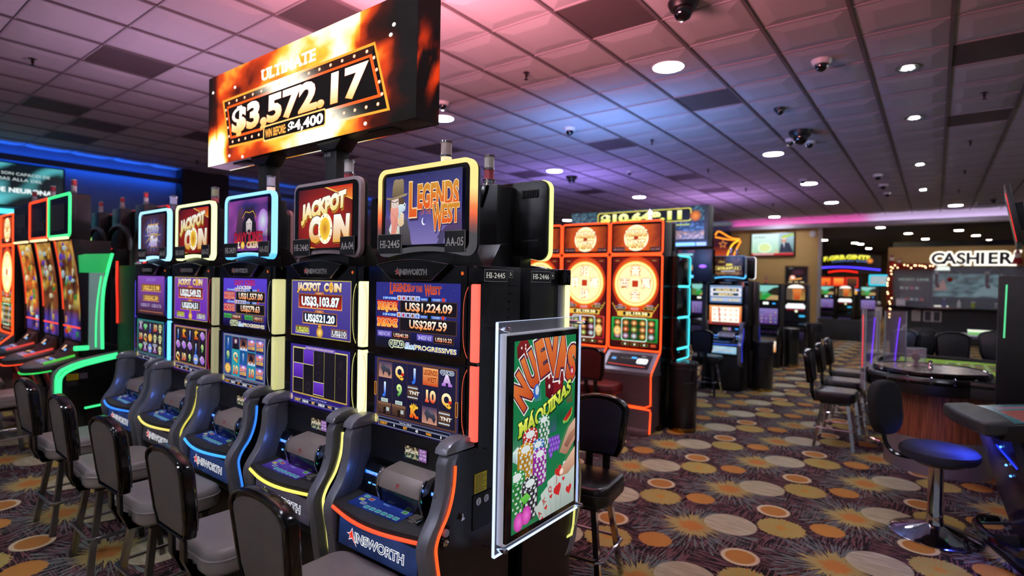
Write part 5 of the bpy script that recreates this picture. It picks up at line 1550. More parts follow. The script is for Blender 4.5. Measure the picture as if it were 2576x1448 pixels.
SETB = (BLKL, RIMB, mat('blue_black_vinyl', '1c1a34', .4), CHROME)
for x, w, rz in ((-1.56, 'closest grey stool, in front of slot machine AA-05, cut by the frame', 1), (-2.22, 'grey stool in front of slot machine AA-04', 0), (-2.87, 'grey stool in front of slot machine AA-03', 1), (-3.54, 'grey stool in front of slot machine AA-02', -2), (-4.24, 'grey stool in front of slot machine AA-01, last of its row', 1)):
    stool(w + ', dark fabric back', x, 1.10, R(rz), SETG, 'grey stools along the front row')
stool('black stool with blue-black back behind the poster display', -1.44, 2.52, R(188), SETB, 'black stools')

# ------------------------------------------------------------------ coin machines with orange neon frames
def coin_pic(a, x, z, r, chars, k=1.0):
    a.disc(x, z, r * 1.14, r * 1.25, C('ffb040', 1.5 * k), C('d83414', 1.0 * k), n=30)
    a.disc(x, z, r, r, (1.5, 1.12, .55), (1.6, 1.2, .55), n=30)
    a.ring(x, z, r * .86, r * .9, C('f09a30', 1.2), n=30)
    a.ring(x, z, r * .97, r * 1.02, C('ffd060', 1.5), n=30)
    for ch, dx, dz in zip(chars, (0, 1, 0, -1), (1, 0, -1, 0)):
        a.text(ch, x + dx * r * .52, z + dz * r * .54 - r * .15, r * .34, (1.6, 1.55, 1.3), out=C('c87828', 1.0), ow=.06)
    q = r * .2
    a.rect(x - q, z - q, x + q, z + q, (1.4, 1.15, .7))
    a.rect(x - q * .75, z - q * .75, x + q * .75, z + q * .75, C('c83c18', 1.0))
def coin_machine(label, x, y, chars, reel, plate, seed):
    t = thing('slot_machine', label, 'slot machine', (x, y, 0), 0, 'coin machines with orange neon frames')
    N_ = neon('ff4c1c', 1.8)
    P('cabinet', BLACK, t, lambda g: (g.box(-.298, .298, .012, .25, .62, 2.2, .01), g.box(-.295, .295, .03, .25, .0, .62, .006)), key='cm_cab')
    P('screen_glass', GLOSS, t, lambda g: (g.prism(rrect(-.30, .835, .30, 1.845, .03), 'y', 0, .014), g.prism(rrect(-.30, 1.862, .30, 2.205, .03), 'y', 0, .014)), key='cm_gl')
    for z0, z1 in ((.835, 1.845), (1.862, 2.205)):
        P('neon_frame', N_, t, lambda g: g.tube([(p[0], -.004, p[1]) for p in rrect(-.299, z0, .299, z1, .03)], .0095, 6, True), key='cm_n%g' % z0)
    a = Art(.0001)
    a.grid(-.275, 1.895, .275, 2.17, 12, 6, lambda u, v: mixc(C('ff6a20', 1.1), C('5a0c06'), min(1, 1.9 * abs(u - .5) + .15 * noise.noise((u * 9, v * 9, seed)))))
    a.disc(0, 2.03, .135, .13, (1.4, 1.0, .45), (1.5, 1.1, .5), n=28)
    a.ring(0, 2.03, .128, .138, (1.6, 1.45, 1.0), n=28)
    a.text('FORTUNE', 0, 2.052, .060, C('f8c050', 1.3), (1.6, 1.4, .9), w=.245, bold=.04, out=C('7a2a08', .9), ow=.07)
    a.text('MINT', 0, 1.935, .072, C('f8c050', 1.3), (1.6, 1.4, .9), w=.20, bold=.04, out=C('7a2a08', .9), ow=.07)
    a.rect(-.025, 2.015, .025, 2.05, C('b83014'))
    a.put('topper_screen', t, (0, -.0015, 0))
    a = Art(.0001)
    a.grid(-.27, .862, .27, 1.82, 8, 14, lambda u, v: mixc(C('a8200c', 1.0), C('4a0c10', .9), min(1, abs(u - .5) * 2)))
    coin_pic(a, 0, 1.54, .236, chars)
    for s in (-1, 1):
        a.poly([(s * .27, 1.33), (s * .262, 1.33), (s * .19, 1.22), (s * .2, 1.22)], C('e8b040', 1.1))
        a.rr(s * .17 - .07, 1.265, s * .17 + .07, 1.295, .01, C('d8b048'))
        a.rr(s * .17 - .062, 1.269, s * .17 + .062, 1.291, .008, C('20306a' if s < 0 else '2a3a10'))
        a.text('US$7.98' if s < 0 else 'US$21.88', s * .17, 1.274, .012, C('f0e8d0'), mw=.1)
        a.text('MINI' if s < 0 else 'MINOR', s * .17, 1.30, .016, C('d8e0f8'))
        a.rr(s * .21 - .045, 1.775, s * .21 + .045, 1.80, .006, C('6a1c10'))
        a.text('8 8 8', s * .21, 1.78, .014, C('e8a060'))
    a.text('MAJOR', 0, 1.262, .02, C('f0e8f8'))
    a.rr(-.2, 1.19, .2, 1.245, .012, C('e8b848', 1.1))
    a.rr(-.135, 1.198, .18, 1.24, .02, C('241408'))
    a.text('$2,159.58', .022, 1.204, .030, C('f8d860', 1.2), (1.5, 1.4, .9), w=.25, bold=.04)
    cc = ('a01820', 'd04030') if reel == 'red' else ('0e7a30', '2ab050')
    a.rect(-.265, .925, .265, 1.175, C(cc[0]), C(cc[1]))
    a.rect(-.24, .94, .24, 1.16, C('2a0c10' if reel == 'red' else '0c4420'))
    rg = random.Random(seed)
    for j in range(5):
        for i in range(3):
            xx, zz = -.195 + j * .0975, .98 + i * .07
            c1 = rg.choice(['f0c050', 'c8b0e8', 'e86040', 'b0d8f0', 'f0a858', 'a8d868'])
            a.disc(xx, zz, .038, .033, C(c1, 1.15), C('7a3a18'), n=12)
            a.disc(xx, zz, .015, .015, C('f8f0c0', 1.2), C(c1), n=8)
    a.disc(-.195 if reel == 'green' else .195, 1.03, .045, .055, (1.4, 1.25, .6), C('d89020'), n=16)
    a.ring(-.195 if reel == 'green' else .195, 1.03, .008, .014, C('5a3a10'), n=12)
    for p0, p1 in ((1, 2),):
        pts = rrect(-.148, .925, .148, 1.175, .03)
        a.raw(pts + [(p[0] * .95, 1.05 + (p[1] - 1.05) * .94) for p in pts], [(i, (i + 1) % 24, 24 + (i + 1) % 24, 24 + i) for i in range(24)], C('c8f0e0', 1.4))
    a.rect(-.265, .868, .265, .915, C('3a0c10'))
    for q in (-.1, .01, .12):
        a.rr(q - .045, .878, q + .045, .906, .012, C('8a7a30'))
        a.rr(q - .04, .882, q + .04, .902, .01, C('120c08'))
        a.disc(q, .892, .012, .009, C('f0f0e0', 1.2), n=8)
    a.rr(.19, .878, .25, .906, .012, C('d0502c'))
    a.put('main_screen', t, (0, -.0015, 0))
    number_plate(t, 'number_plate', plate[0], -.27, 1.885, -.13, 1.935, -.006)
    number_plate(t, 'number_plate', plate[1], .16, 1.885, .27, 1.93, -.006)
    P('deck', SILVER2, t, lambda g: g.prism([(-.21, .60), (-.215, .635), (-.02, .815), (.05, .815), (.05, .58)], 'x', -.295, .295, .008), key='cm_deck')
    a = Art(.0001)
    a.rect(-.24, -.09, .24, .09, C('141216'), C('2a2228'))
    a.rr(-.2, .0, -.15, .03, .004, C('5a9ae0', 1.2))
    a.text('$2,159.58', -.04, .02, .02, C('7a7060'))
    a.rr(.02, .03, .08, .055, .006, C('48b0f8', 1.3))
    a.text('SPIN', .15, .06, .018, C('d0d0d8', .8))
    a.rr(.09, -.03, .21, .04, .02, (1.4, 1.4, 1.4))
    a.rr(.105, -.02, .195, .03, .014, C('c8c8c8'))
    a.rr(.12, -.01, .18, .02, .01, (1.5, 1.5, 1.5))
    a.line([(-.22, -.06), (.2, -.07)], .006, C('f03818', 1.3))
    a.put('button_panel', t, (0, -.12, .732), (R(-47), 0, 0))
    P('deck_light', N_, t, lambda g: g.tube([(.298, -.0, .835), (.299, -.03, .81), (.299, -.215, .64), (.292, -.218, .60), (.27, -.16, .30), (.2, -.15, .265), (-.22, -.15, .265)], .008, 6), key='cm_dl')
    P('lower_panel', mat('coin_lower_panel', '5a4448', .5), t, lambda g: g.prism([(-.20, .595), (-.14, .28), (-.15, .25), (-.20, .06), (.03, .06), (.03, .595)], 'x', -.285, .285, .008), key='cm_lp')
    P('leg_light', N_, t, lambda g: g.tube([(-.22, -.153, .25), (.262, -.153, .25), (.275, -.165, .22), (.288, -.215, .02)], .008, 6), key='cm_ll')
    P('foot', mat('coin_foot', '6a5458', .4), t, lambda g: g.prism(rrect(-.27, -.30, .26, .28, .08), 'z', 0, .06, .012), key='cm_foot')
    return t
coin_machine('coin slot machine with green reels and two-character gold coin, end of the orange neon bank', -2.55, 5.5, '黃萬金両', 'green', ('HI-2523', 'AO-04'), 3)
coin_machine('coin slot machine with red reels, second in the orange neon bank', -3.17, 5.5, '招進財寶', 'red', ('HI-2522', 'AO-03'), 5)
coin_machine('coin slot machine of the orange neon bank mostly hidden behind the island', -3.79, 5.5, '招進財寶', 'red', ('HI-2521', 'AO-02'), 8)
bottle_t = [o for o in COL.objects if o.name.startswith('slot_machine') and o.parent is None]
for bx, tt in ((.10, bottle_t[-3]),):
    bottle_beacon(tt, .1, .12, 2.2, 'f8f0e8', 'ffffff', .8, 1.2)
# machine with stacked cyan-edged side boxes, back to back with the neon bank
t = thing('slot_machine', 'rear machine with stacked black side boxes edged in cyan light', 'slot machine', (-2.53, 5.86, 0), R(180))
P('cabinet', BLACK, t, lambda g: (g.box(-.28, .28, .0, .09, .5, 1.9, .008), g.box(-.28, .28, -.05, .09, 0, .5, .008)))
CY = neon('4ae8f4', 1.25)
for z0, z1 in ((1.525, 1.84), (1.195, 1.515), (.865, 1.185), (.745, .855)):
    P('side_box', GLOSS, t, lambda g: g.prism([(.2, z0)] + [(.2, z1)] + arc(-.13, z1 - .03, .03, .03, 90, 180, 4) + arc(-.13, z0 + .03, .03, .03, 180, 270, 4), 'x', -.385, -.282, .004))
    P('box_edge', CY, t, lambda g: g.tube([(-.387, q[0], q[1]) for q in [(.17, z1)] + arc(-.13, z1 - .03, .03, .03, 90, 180, 4) + arc(-.13, z0 + .03, .03, .03, 180, 270, 4) + [(.17, z0)]], .008, 6))
    a = Art(.0001)
    for q in (0, .014):
        a.disc(q, 0, .004, .006, C('48b0e8', 1.2), n=6)
    a.put('indicator', t, (-.3862, .14, z1 - .03), (0, 0, R(-90)))
P('topper', BLACK, t, lambda g: g.box(-.28, .28, .0, .05, 1.9, 2.2, .01))

# ------------------------------------------------------------------ stools of the far machines
stool('dark red stool in front of the coin machine with green reels', -2.66, 4.98, R(2), (REDL, RIMB, mat('red_vinyl', '4a0e14', .4), CHROME), 'single stools')
stool('black stool in front of the machine with the blue topper', -2.55, 7.93, 0, (BLKL, RIMB, mat('navy_vinyl', '141a2c', .45), CHROME), 'black stools')
stool('navy stool half hidden behind the first black bin', -2.62, 6.55, R(170), (BLKL, RIMB, mat('navy_vinyl2', '1c2a4c', .45), CHROME), 'black stools')
for x, y, l in ((-.74, 6.22, 'black stool at the roulette table, closest of three in a line'), (-.76, 6.98, 'black stool at the roulette table, middle of three in a line'), (-.78, 7.75, 'black stool at the roulette table, last of three in a line')):
    stool(l, x, y, R(-90), (BLKL, RIMB, mat('charcoal_vinyl', '1c1c20', .4), CHROME), 'black stools by the roulette table', key='rs')
for x, y, rz, l in ((-.42, 8.3, 150, 'black chair behind the glass shields of the roulette table'), (-.12, 8.75, 185, 'black chair with arched back behind the clear cup'), (.22, 8.2, 190, 'black chair with low arched back, far side of the green felt'), (.62, 8.9, 180, 'black chair behind the dark display stand'), (-.6, 9.6, 90, 'black chair beyond the roulette stools')):
    t = stool(l, x, y, R(rz), (BLKL, RIMB, mat('charcoal_vinyl', '1c1c20', .4), CHROME), 'black chairs beyond the roulette table', key='rs')
    t.scale = (1.12, 1.05, 1.12)

# ------------------------------------------------------------------ bins
def bin_(x, y, label):
    t = thing('litter_bin', label, 'bin', (x, y, 0), 0, 'black round bins')
    P('body', mat('bin_black', '131315', .35), t, lambda g: g.lathe([(.135, .035), (.14, .05), (.14, .70), (.13, .705)], n=32), key='bin_b')
    P('lid', mat('bin_lid', '2c2c30', .25), t, lambda g: g.lathe([(.146, .70), (.148, .715), (.14, .73), (.0001, .735)], n=32), key='bin_l')
    P('mouth', mat('bin_hole', '020202', .8), t, lambda g: g.prism([(.139 * math.sin(R(q)), -.142 * math.cos(R(q))) for q in range(-10, 71, 8)] + [(.125 * math.sin(R(q)), -.125 * math.cos(R(q))) for q in range(70, -11, -8)], 'z', .53, .66, 0), key='bin_m')
    P('mouth_lip', mat('bin_lid', '2c2c30', .25), t, lambda g: g.tube([(.146 * math.sin(R(q)), -.146 * math.cos(R(q)), z) for q, z in [(-10, .53), (-10, .66), (30, .665), (70, .66), (70, .53), (30, .515)]], .007, 6, True), key='bin_p')
    P('base_ring', mat('brass', 'b08a3c', .25, 1.0), t, lambda g: g.lathe([(.143, 0), (.146, .02), (.143, .045), (.135, .045)], n=32), key='bin_r')
bin_(-2.1, 5.76, 'black round bin with brass base beside the orange neon bank')
bin_(-1.995, 8.72, 'black round bin beside the machine with the blue topper')
bin_(-2.19, 11.75, 'black round bin farther down the aisle, third in line')
bin_(-2.12, 13.9, 'black round bin close to the tan wall')

# ------------------------------------------------------------------ machine with blue topper, and its back-to-back neighbour
def up_blue(a):
    a.rect(-.235, 1.275, .228, 1.535, C('3a5a8a'), C('8aa8d0'))
    for z, t_, w in ((1.45, '$3,265.10', .3), (1.385, '$269.91', .22)):
        a.rr(-.225, z - .012, .218, z + .052, .02, C('e8e4f0', 1.1))
        a.rect(-.19, z, .18, z + .04, C('14404c'))
        a.text(t_, 0, z + .006, .027, C('f0d890', 1.2), w=w, bold=.05)
    a.rect(-.22, 1.30, .215, 1.355, C('b8c8e8'))
    a.text('$57.20', -.12, 1.312, .026, C('f0e0b0', 1.2), w=.14, bold=.05, out=C('20304a'), ow=.05)
    a.text('$16.65', .115, 1.312, .026, C('f0e0b0', 1.2), w=.14, bold=.05, out=C('20304a'), ow=.05)
    a.text('GRAND', 0, 1.508, .015, C('e8b080'))
def low_blue(a):
    a.rect(-.235, .958, .228, 1.235, C('c83c20', 1.1), C('f0a060', 1.2))
    a.rect(-.2, .995, .195, 1.215, (1.3, 1.25, 1.05))
    rg = random.Random(2)
    for j in range(5):
        a.rect(-.2 + j * .079, .995, -.198 + j * .079, 1.215, C('d8a080'))
        for i in range(3):
            a.disc(-.16 + j * .079, 1.03 + i * .072, .03, .026, C(rg.choice(['e0a890', 'd88868', 'c8b0a0', 'f0d0a0']), 1.1), C('f8ece0', 1.2), n=10)
    a.line([(-.1, 1.21), (-.08, 1.0)], .02, C('c85a48', 1.1))
    a.rect(-.2, .965, .19, .988, C('4a3040'))
def pic_ultra(a):
    a.grid(-.205, 0, .205, .268, 14, 8, lambda u, v: mixc(C('2a1418'), C('8a5a4a'), max(0, noise.noise((u * 12, v * 3, 4)))))
    a.text('Ultra', -.1, .195, .03, C('e8c858'), shear=.2)
    a.rr(-.03, .15, .06, .18, .005, C('e8d040', 1.1))
    a.rr(-.18, .085, .18, .142, .006, C('d8c070'))
    a.rr(-.174, .09, .174, .137, .005, C('241808'))
    a.text('$10,649.11', 0, .098, .03, C('f8e078', 1.2), w=.31, bold=.06)
    a.rect(-.1, .06, .1, .075, C('c8c4cc'))
    a.grid(-.18, .02, .18, .055, 16, 2, lambda u, v: mixc(C('6a4a30'), C('d8a868'), abs(noise.noise((u * 30, v * 9, 3)))))
t = machine(dict(seed=12, wing=(('3a4cff', .5), ('3a4cff', .6)), rail=('3a6cff', .6), col=('1c1c24', .02, '1c1c24', .02), top=lambda x, z: C('58c0ff', 1.5) if z < 1.69 else C('8a8c98', .35), pic=pic_ultra, up=up_blue, low=low_blue, beacon=('c05060', 'c8b8b4', 0, 0), belly=('58b0f0', 'c8f0ff')),
            'slot machine with blue lit topper reading 10,649.11 and white reels', -2.467, 8.46, 0, 'machines with double screens across the aisle')
t2 = machine(dict(seed=13, wing=(('3a4cff', .2), ('3a4cff', .2)), rail=('3a6cff', .3), col=('1c1c24', .02, '1c1c24', .02), top=lambda x, z: (1.6, 1.6, 1.65), beacon=('c05060', 'c8b8b4', 0, 0)), 'rear-facing slot machine with white lit topper edge beside the blue topper', -2.42, 9.0, R(180), 'machines with double screens across the aisle', back=True)
# ------------------------------------------------------------------ machines along the tan wall
def golf(a, x0, z0, x1, z1):
    w, h = x1 - x0, z1 - z0
    a.grid(x0, z0, x1, z1, 8, 8, lambda u, v: C('2a9a3a') if v < .3 + .2 * u else C('8ad0c8') if v > .6 else C('4aa878'))
    a.poly([(x0 + w * .45, z0), (x0 + w, z0), (x0 + w, z0 + h * .35), (x0 + w * .7, z0 + h * .3)], C('b89868'))
    a.poly([(x0 + w * .5, z0 + h * .55), (x0 + w * .8, z0 + h * .85), (x0 + w, z0 + h * .9), (x0 + w, z0 + h * .3), (x0 + w * .7, z0 + h * .35)], C('2a241c'))
    a.poly([(x0, z0), (x0 + w * .25, z0), (x0 + w * .3, z0 + h * .5), (x0, z0 + h * .7)], C('5a7a3a'))
def tall_machine(label, x, y, rz, kind, group='machines along the tan wall'):
    t = thing('slot_machine', label, 'slot machine', (x, y, 0), rz, group)
    P('cabinet', BLACK, t, lambda g: g.prism([(-.02, 1.58), (.0, .72), (-.16, .66), (-.17, .58), (-.05, .5), (-.05, 0), (.28, 0), (.28, 1.58)], 'x', -.25, .25, .008), key='tm_cab')
    for q in (-.256, .244):
        P('side_trim', mat('trim_grey', '6a6a72', .3, .8), t, lambda g: g.prism([(-.03, 1.58), (-.01, .72), (.01, .72), (-.005, 1.58)], 'x', 0, .012), key='tm_trim', loc=(q, 0, 0))
    a = Art(.0002)
    if kind == 'golf':
        golf(a, -.2, 1.28, .2, 1.55)
        for q in (-.06, -.01):
            a.rr(q, 1.19, q + .045, 1.235, .01, (1.3, 1.4, 1.3))
        a.disc(.13, 1.21, .03, .012, C('3aa8ff', 1.4))
        a.rect(-.2, .82, .2, 1.11, C('4a2c70'), C('8a7ac0'))
        rg = random.Random(int(-x * 10))
        for i in range(20):
            a.disc(-.16 + (i % 5) * .08, .86 + (i // 5) * .06, .028, .022, C(rg.choice(['c8a8e0', 'a878b8', 'd8c8b0', '78a8c8']), .9), C('5a3a7a'), n=8)
    else:
        a.disc(0, 1.50, .17, .075, (1.4, 1.35, 1.25), (1.3, 1.2, 1.1), n=20, a0=0, a1=180)
        a.grid(-.19, 1.23, .19, 1.49, 4, 6, lambda u, v: mixc(C('c8a050'), C('8a5030'), v) if u > .4 else C('6a5a4a'))
        a.poly([(-.03, 1.24), (.09, 1.24), (.13, 1.48), (-.07, 1.48)], C('b83818'), C('e08a40'))
        for q in range(6):
            a.line([(-.18, 1.25 + q * .04), (-.06, 1.25 + q * .04)], .012, C('2a241c'))
            a.line([(.12, 1.25 + q * .04), (.18, 1.25 + q * .04)], .012, C('2a241c'))
        a.rr(-.2, 1.03, .2, 1.11, .01, (1.2, 1.2, 1.25))
        a.rr(-.17, 1.10, .17, 1.14, .01, (1.3, 1.3, 1.3))
        for q in range(6):
            a.rect(-.18 + q * .062, .99, -.14 + q * .062, 1.015, C('b02030'))
        a.disc(.02, .97, .03, .03, C('e8f0c8', 1.4), n=10)
        a.rr(.08, .84, .2, .88, .01, C('3ab8e8', 1.2))
    a.put('screens', t, (0, -.022, 0))
    P('deck', GLOSS, t, lambda g: g.prism([(-.17, .62), (-.175, .66), (-.02, .74), (.0, .72), (.0, .6)], 'x', -.24, .24, .004), key='tm_deck')
    a = Art(.0002)
    a.rect(-.19, .30, .19, .50, C('e89030') if kind == 'golf' and y < 11.6 else C('14101c'), C('f8f0e0', 1.2) if kind == 'golf' and y < 11.6 else C('2a2440'))
    a.put('belly_glass', t, (0, -.056, 0))
    if kind == 'arch':
        P('top_sign', BLACK, t, lambda g: g.box(-.235, .235, .02, .10, 1.60, 2.0, .006), key='tm_ts')
        P('sign_frame', mat('sign_gilt', '8a7a50', .3, .8), t, lambda g: g.tube([(p[0], .018, p[1]) for p in rrect(-.24, 1.6, .24, 2.0, .01)], .012, 6, True), key='tm_sf')
        a = Art(.0002)
        a.rect(-.22, 1.615, .22, 1.985, C('0a0808'))
        a.disc(.03, 1.86, .13, .07, C('4a2030'), C('2a1420'))
        a.disc(-.08, 1.74, .06, .055, (1.3, 1.25, 1.2), C('e87040', 1.2))
        a.poly([(-.16, 1.70), (.12, 1.74), (.1, 1.70), (-.14, 1.67)], C('e8a050'))
        for q in range(3):
            a.rect(-.16 + q * .12, 1.63, -.08 + q * .12, 1.645, C('f0d8a0', 1.2))
        a.text('Cheers', -.12, 1.95, .02, C('c8c4bc'))
        a.put('sign_picture', t, (0, .016, 0))
    else:
        bottle_beacon(t, -.05, .12, 1.58, 'e0684c', 'c08878', .2, 0)
tall_machine('machine with green golf picture on top screen beside the tan wall', -2.54, 11.3, 0, 'golf')
tall_machine('arch-topped machine with beer sign above it at the end of the tan wall', -2.55, 14.1, 0, 'arch')
tall_machine('machine with golf picture half hidden behind the blue topper machine', -4.72, 14.0, 0, 'golf')
tall_machine('arch-topped machine just showing beside the cyan-edged boxes', -5.23, 14.0, 0, 'arch')
o = [q for q in COL.objects if q.name.startswith('slot_machine') and q.parent is None][-1]
for ch in list(o.children):
    if ch.name.startswith(('top_sign', 'sign_')):
        bpy.data.objects.remove(ch)
# television on the tan wall
def picture(a, x0, z0, x1, z1, fn, n=16):
    a.grid(x0, z0, x1, z1, n, n // 2, fn)
t = thing('wall_television', 'television on the tan wall showing a man in a dark suit and a field', 'television', (-4.08, 18.745, 2.83))
P('frame', BLACK, t, lambda g: g.box(-.63, .63, -.06, -.012, -.36, .36, .008))
P('bracket', MATTE, t, lambda g: g.box(-.2, .2, -.012, .0, -.15, .15))
a = Art(.0008)
a.grid(-.605, -.335, .605, .335, 16, 10, lambda u, v: mixc(C('9ad0a0', 1.1), C('d8f0f0', 1.2), v) if u < .65 else mixc(C('3a6a4a'), C('b8d8e8'), v))
a.ring(-.22, -.1, .17, .2, C('e8f8e0', 1.2), n=20, sy=.8)
a.disc(-.22, -.1, .16, .12, C('d8e8a0', 1.1))
a.poly([(.2, -.25), (.25, .0), (.36, .06), (.48, .04), (.58, -.2), (.6, -.26)], C('1c2238'), C('2a3048'))
a.disc(.33, .14, .075, .10, C('d8a890', 1.1), C('c89078'))
a.disc(.33, .2, .08, .055, C('e8e0d8'), n=14)
a.poly([(.31, .05), (.35, .05), (.34, -.12)], C('f0f0f4'))
a.disc(.12, -.2, .06, .03, C('e0b8a0'))
a.poly([(.25, .25), (.6, .335), (.6, .28), (.3, .18)], C('b8d838'))
a.rect(-.605, -.335, .605, -.27, C('c82028'), C('d83038'))
a.rect(-.55, -.325, .05, -.285, C('e8b8b8'))
a.text('LIVE SPORTS', -.38, .2, .06, C('4a6a5a'), mw=.36)
a.put('screen', t, (0, -.061, 0))
t = thing('smoke_detector', 'round white detector high on the tan wall', 'detector', (-2.96, 18.75, 3.12))
P('body', WHITE, t, lambda g: g.lathe([(.09, 0), (.09, -.03), (.07, -.055), (.0001, -.06)], ax='y', n=24))
P('plate', mat('plate_grey2', 'b8b4b4', .5), t, lambda g: g.lathe([(.1, 0), (.1, -.008), (.05, -.01)], ax='y', n=24))

# ------------------------------------------------------------------ far jackpot sign over the neon bank, with light bar
t = thing('jackpot_sign', 'far jackpot sign over the neon bank reading 10,649.11, blue light bar below', 'sign', (-3.77, 8.0, 2.44))
P('housing', BLACK, t, lambda g: g.box(-1.12, 1.12, .004, .22, -.24, .25, .006))
P('end_cap', mat('sign_end', '3a3a34', .5), t, lambda g: g.box(1.12, 1.165, -.004, .222, -.245, .255, .004))
a = Art(.0002)
def crowd(u, v):
    n_ = noise.noise((u * 60, v * 16, 2))
    if v > .52:
        return mixc(C('14203a'), C('a87898') if noise.noise((u * 4, 0, 1)) > 0 else C('5a8a98'), max(0, min(1, n_ * 1.4 + .25)))
    return mixc(C('101a4a'), C('7aa0f0'), max(0, n_ * 1.6)) if v > .26 else mixc(C('3a1c10'), C('e8a058'), max(0, n_ * 1.4 + .3))
a.grid(-1.11, -.235, 1.11, .245, 90, 26, crowd)
a.rr(-.62, .03, .92, .225, .04, C('f0e050', 1.2))
a.rr(-.605, .042, .905, .213, .035, C('0a0a08'))
a.text('$10,649.11', .13, .070, .115, C('d8e040', 1.3), (1.4, 1.4, .7), w=1.38, bold=.06)
a.text('ULTRA', -.85, -.02, .09, C('e8e060', 1.2), w=.3, bold=.05)
a.disc(.98, .1, .08, .08, C('f08a20', 1.3), C('a04a10'), n=16)
a.rect(-.3, -.03, .9, -.012, C('c8d840'))
a.put('display', t, (0, 0, 0))
P('light_bar', neon('7ab0ff', 1.5), t, lambda g: (g.box(-1.1, .98, -.02, .03, -.335, -.285, .01)))
P('light_bar', neon('9ab8ff', 1.2), t, lambda g: (g.box(1.0, 1.14, -.02, .03, -.335, -.285, .01)))
P('bar_housing', mat('navy_metal', '141428', .4), t, lambda g: (g.box(-1.12, 1.16, .0, .2, -.285, -.245), g.box(-1.12, 1.16, .03, .2, -.34, -.285)))
P('post', MATTE, t, lambda g: g.box(-.55, -.47, .06, .14, -2.44, -.34, .004), key='fsp')
P('post', MATTE, t, lambda g: g.box(-.55, -.47, .06, .14, -2.44, -.34, .004), key='fsp', loc=(1.15, 0, 0))
t = thing('video_cabinet', 'dark hanging video cabinet under the blue light bar with golf picture', 'display', (-2.93, 8.13, 1.90))
P('housing', mat('navy_metal', '141428', .4), t, lambda g: (g.box(-.55, .36, .01, .12, -.22, .16, .01), g.box(.1, .36, -.03, .12, -.32, .16, .01)))
a = Art(.0002)
golf(a, -.2, -.15, .07, .1)
a.text('BONUS', -.15, .125, .02, C('c83848'))
a.text('$1,249.02', .05, .125, .02, C('d84040'))
a.put('screen', t)
P('lamp', neon('a868ff', 1.2), t, lambda g: g.sphere((.23, -.035, -.09), .05, 12, (1.1, .4, .5)))
P('light_bar', neon('6ac8ff', 1.4), t, lambda g: g.box(-.30, .08, -.02, .02, -.26, -.22, .008))
P('post', MATTE, t, lambda g: g.box(.2, .26, .06, .12, -1.9, -.3))
# star-shaped neon sign
t = thing('neon_sign', 'red panel with orange star and bent yellow neon tubes beside the tan wall', 'sign', (-3.6, 12.3, 2.4))
P('panel', mat('sign_red', '4a0a10', .5), t, lambda g: g.prism([(-.28, -.5), (.02, -.5), (.14, -.05), (.26, .12), (.2, .18), (-.28, .24)], 'y', .01, .12, .004))
a = Art(.0006)
a.grid(-.27, -.48, .03, .2, 8, 10, lambda u, v: mixc(C('ff6020', 1.2), C('3a0818'), min(1, v * 1.5)))
st = []
for q in range(10):
    rr_ = .10 if q % 2 == 0 else .045
    st.append((-.08 + rr_ * math.sin(q * math.pi / 5), .02 + rr_ * math.cos(q * math.pi / 5)))
a.poly(st, C('d88040', 1.1))
a.poly([(-.08 + (p[0] + .08) * .6, .02 + (p[1] - .02) * .6) for p in st], C('2a1018'))
a.put('star_picture', t, (0, .008, 0))
for k, pts in enumerate(([(-.24, .22), (-.16, .30), (.08, .16), (.28, .12)], [(-.24, .18), (.04, .12), (.28, .10)], [(.27, .1), (.12, .0), (.02, -.25), (-.0, -.48)], [(.30, .08), (.2, -.12), (.14, -.3), (.1, -.45)])):
    P('neon_tube', neon('ff9a28' if k != 2 else 'ffc830', 1.5), t, lambda g: g.tube([(x, -.02, z) for x, z in smooth_line(pts, 4)], .016, 6))
P('hanger', MATTE, t, lambda g: (g.box(-.14, -.06, .03, .11, -2.4, -.48)))

# ------------------------------------------------------------------ roulette table with clear shields
t = thing('roulette_table', 'roulette table with dark wheel, green felt and wood-panelled round base', 'roulette table', (-.02, 5.9, 0))
WOOD = mat('orange_wood', '7a3c22', .45)
ntw = WOOD.node_tree
wv = ntw.nodes.new('ShaderNodeTexNoise')
wv.inputs['Scale'].default_value = 6
mp = ntw.nodes.new('ShaderNodeMapping')
mp.inputs['Scale'].default_value = (14, 14, .6)
tcw = ntw.nodes.new('ShaderNodeTexCoord')
ntw.links.new(tcw.outputs['Object'], mp.inputs[0])
ntw.links.new(mp.outputs[0], wv.inputs['Vector'])
rw = ntw.nodes.new('ShaderNodeValToRGB')
rw.color_ramp.elements[0].position, rw.color_ramp.elements[1].position = .35, .7
rw.color_ramp.elements[0].color = (*C('6a3018'), 1)
rw.color_ramp.elements[1].color = (*C('a05c38'), 1)
ntw.links.new(wv.outputs['Fac'], rw.inputs[0])
ntw.links.new(rw.outputs[0], ntw.nodes['Principled BSDF'].inputs['Base Color'])
P('wood_base', WOOD, t, lambda g: g.lathe([(.40, .30), (.40, .70)], (.06, .2, 0), 48))
P('metal_plinth', mat('plinth_steel', 'a09ca0', .35, .6), t, lambda g: g.lathe([(.385, 0), (.385, .30), (.35, .302)], (.06, .2, 0), 48))
top = [(-.44, -.12)] + arc(0, 0, .44, .44, 190, 305, 14) + [(.62, -.42), (.95, .0), (.95, 1.45), (-.30, 1.45), (-.44, 1.0)]
P('table_top', BLACK, t, lambda g: g.prism(top, 'z', .70, .80, .012, 2))
P('table_rail', BLKL, t, lambda g: g.tube([(p[0], p[1], .815) for p in top], .028, 8, True))
FELT = mat('green_felt', '9cd43c', .9, bump=.3, bscale=400)
P('felt', FELT, t, lambda g: g.prism([(-.26, .46), (.1, .50), (.52, .3), (.78, .15), (.9, .1), (.9, 1.38), (-.26, 1.38)], 'z', .80, .812))
a = Art(.0002)
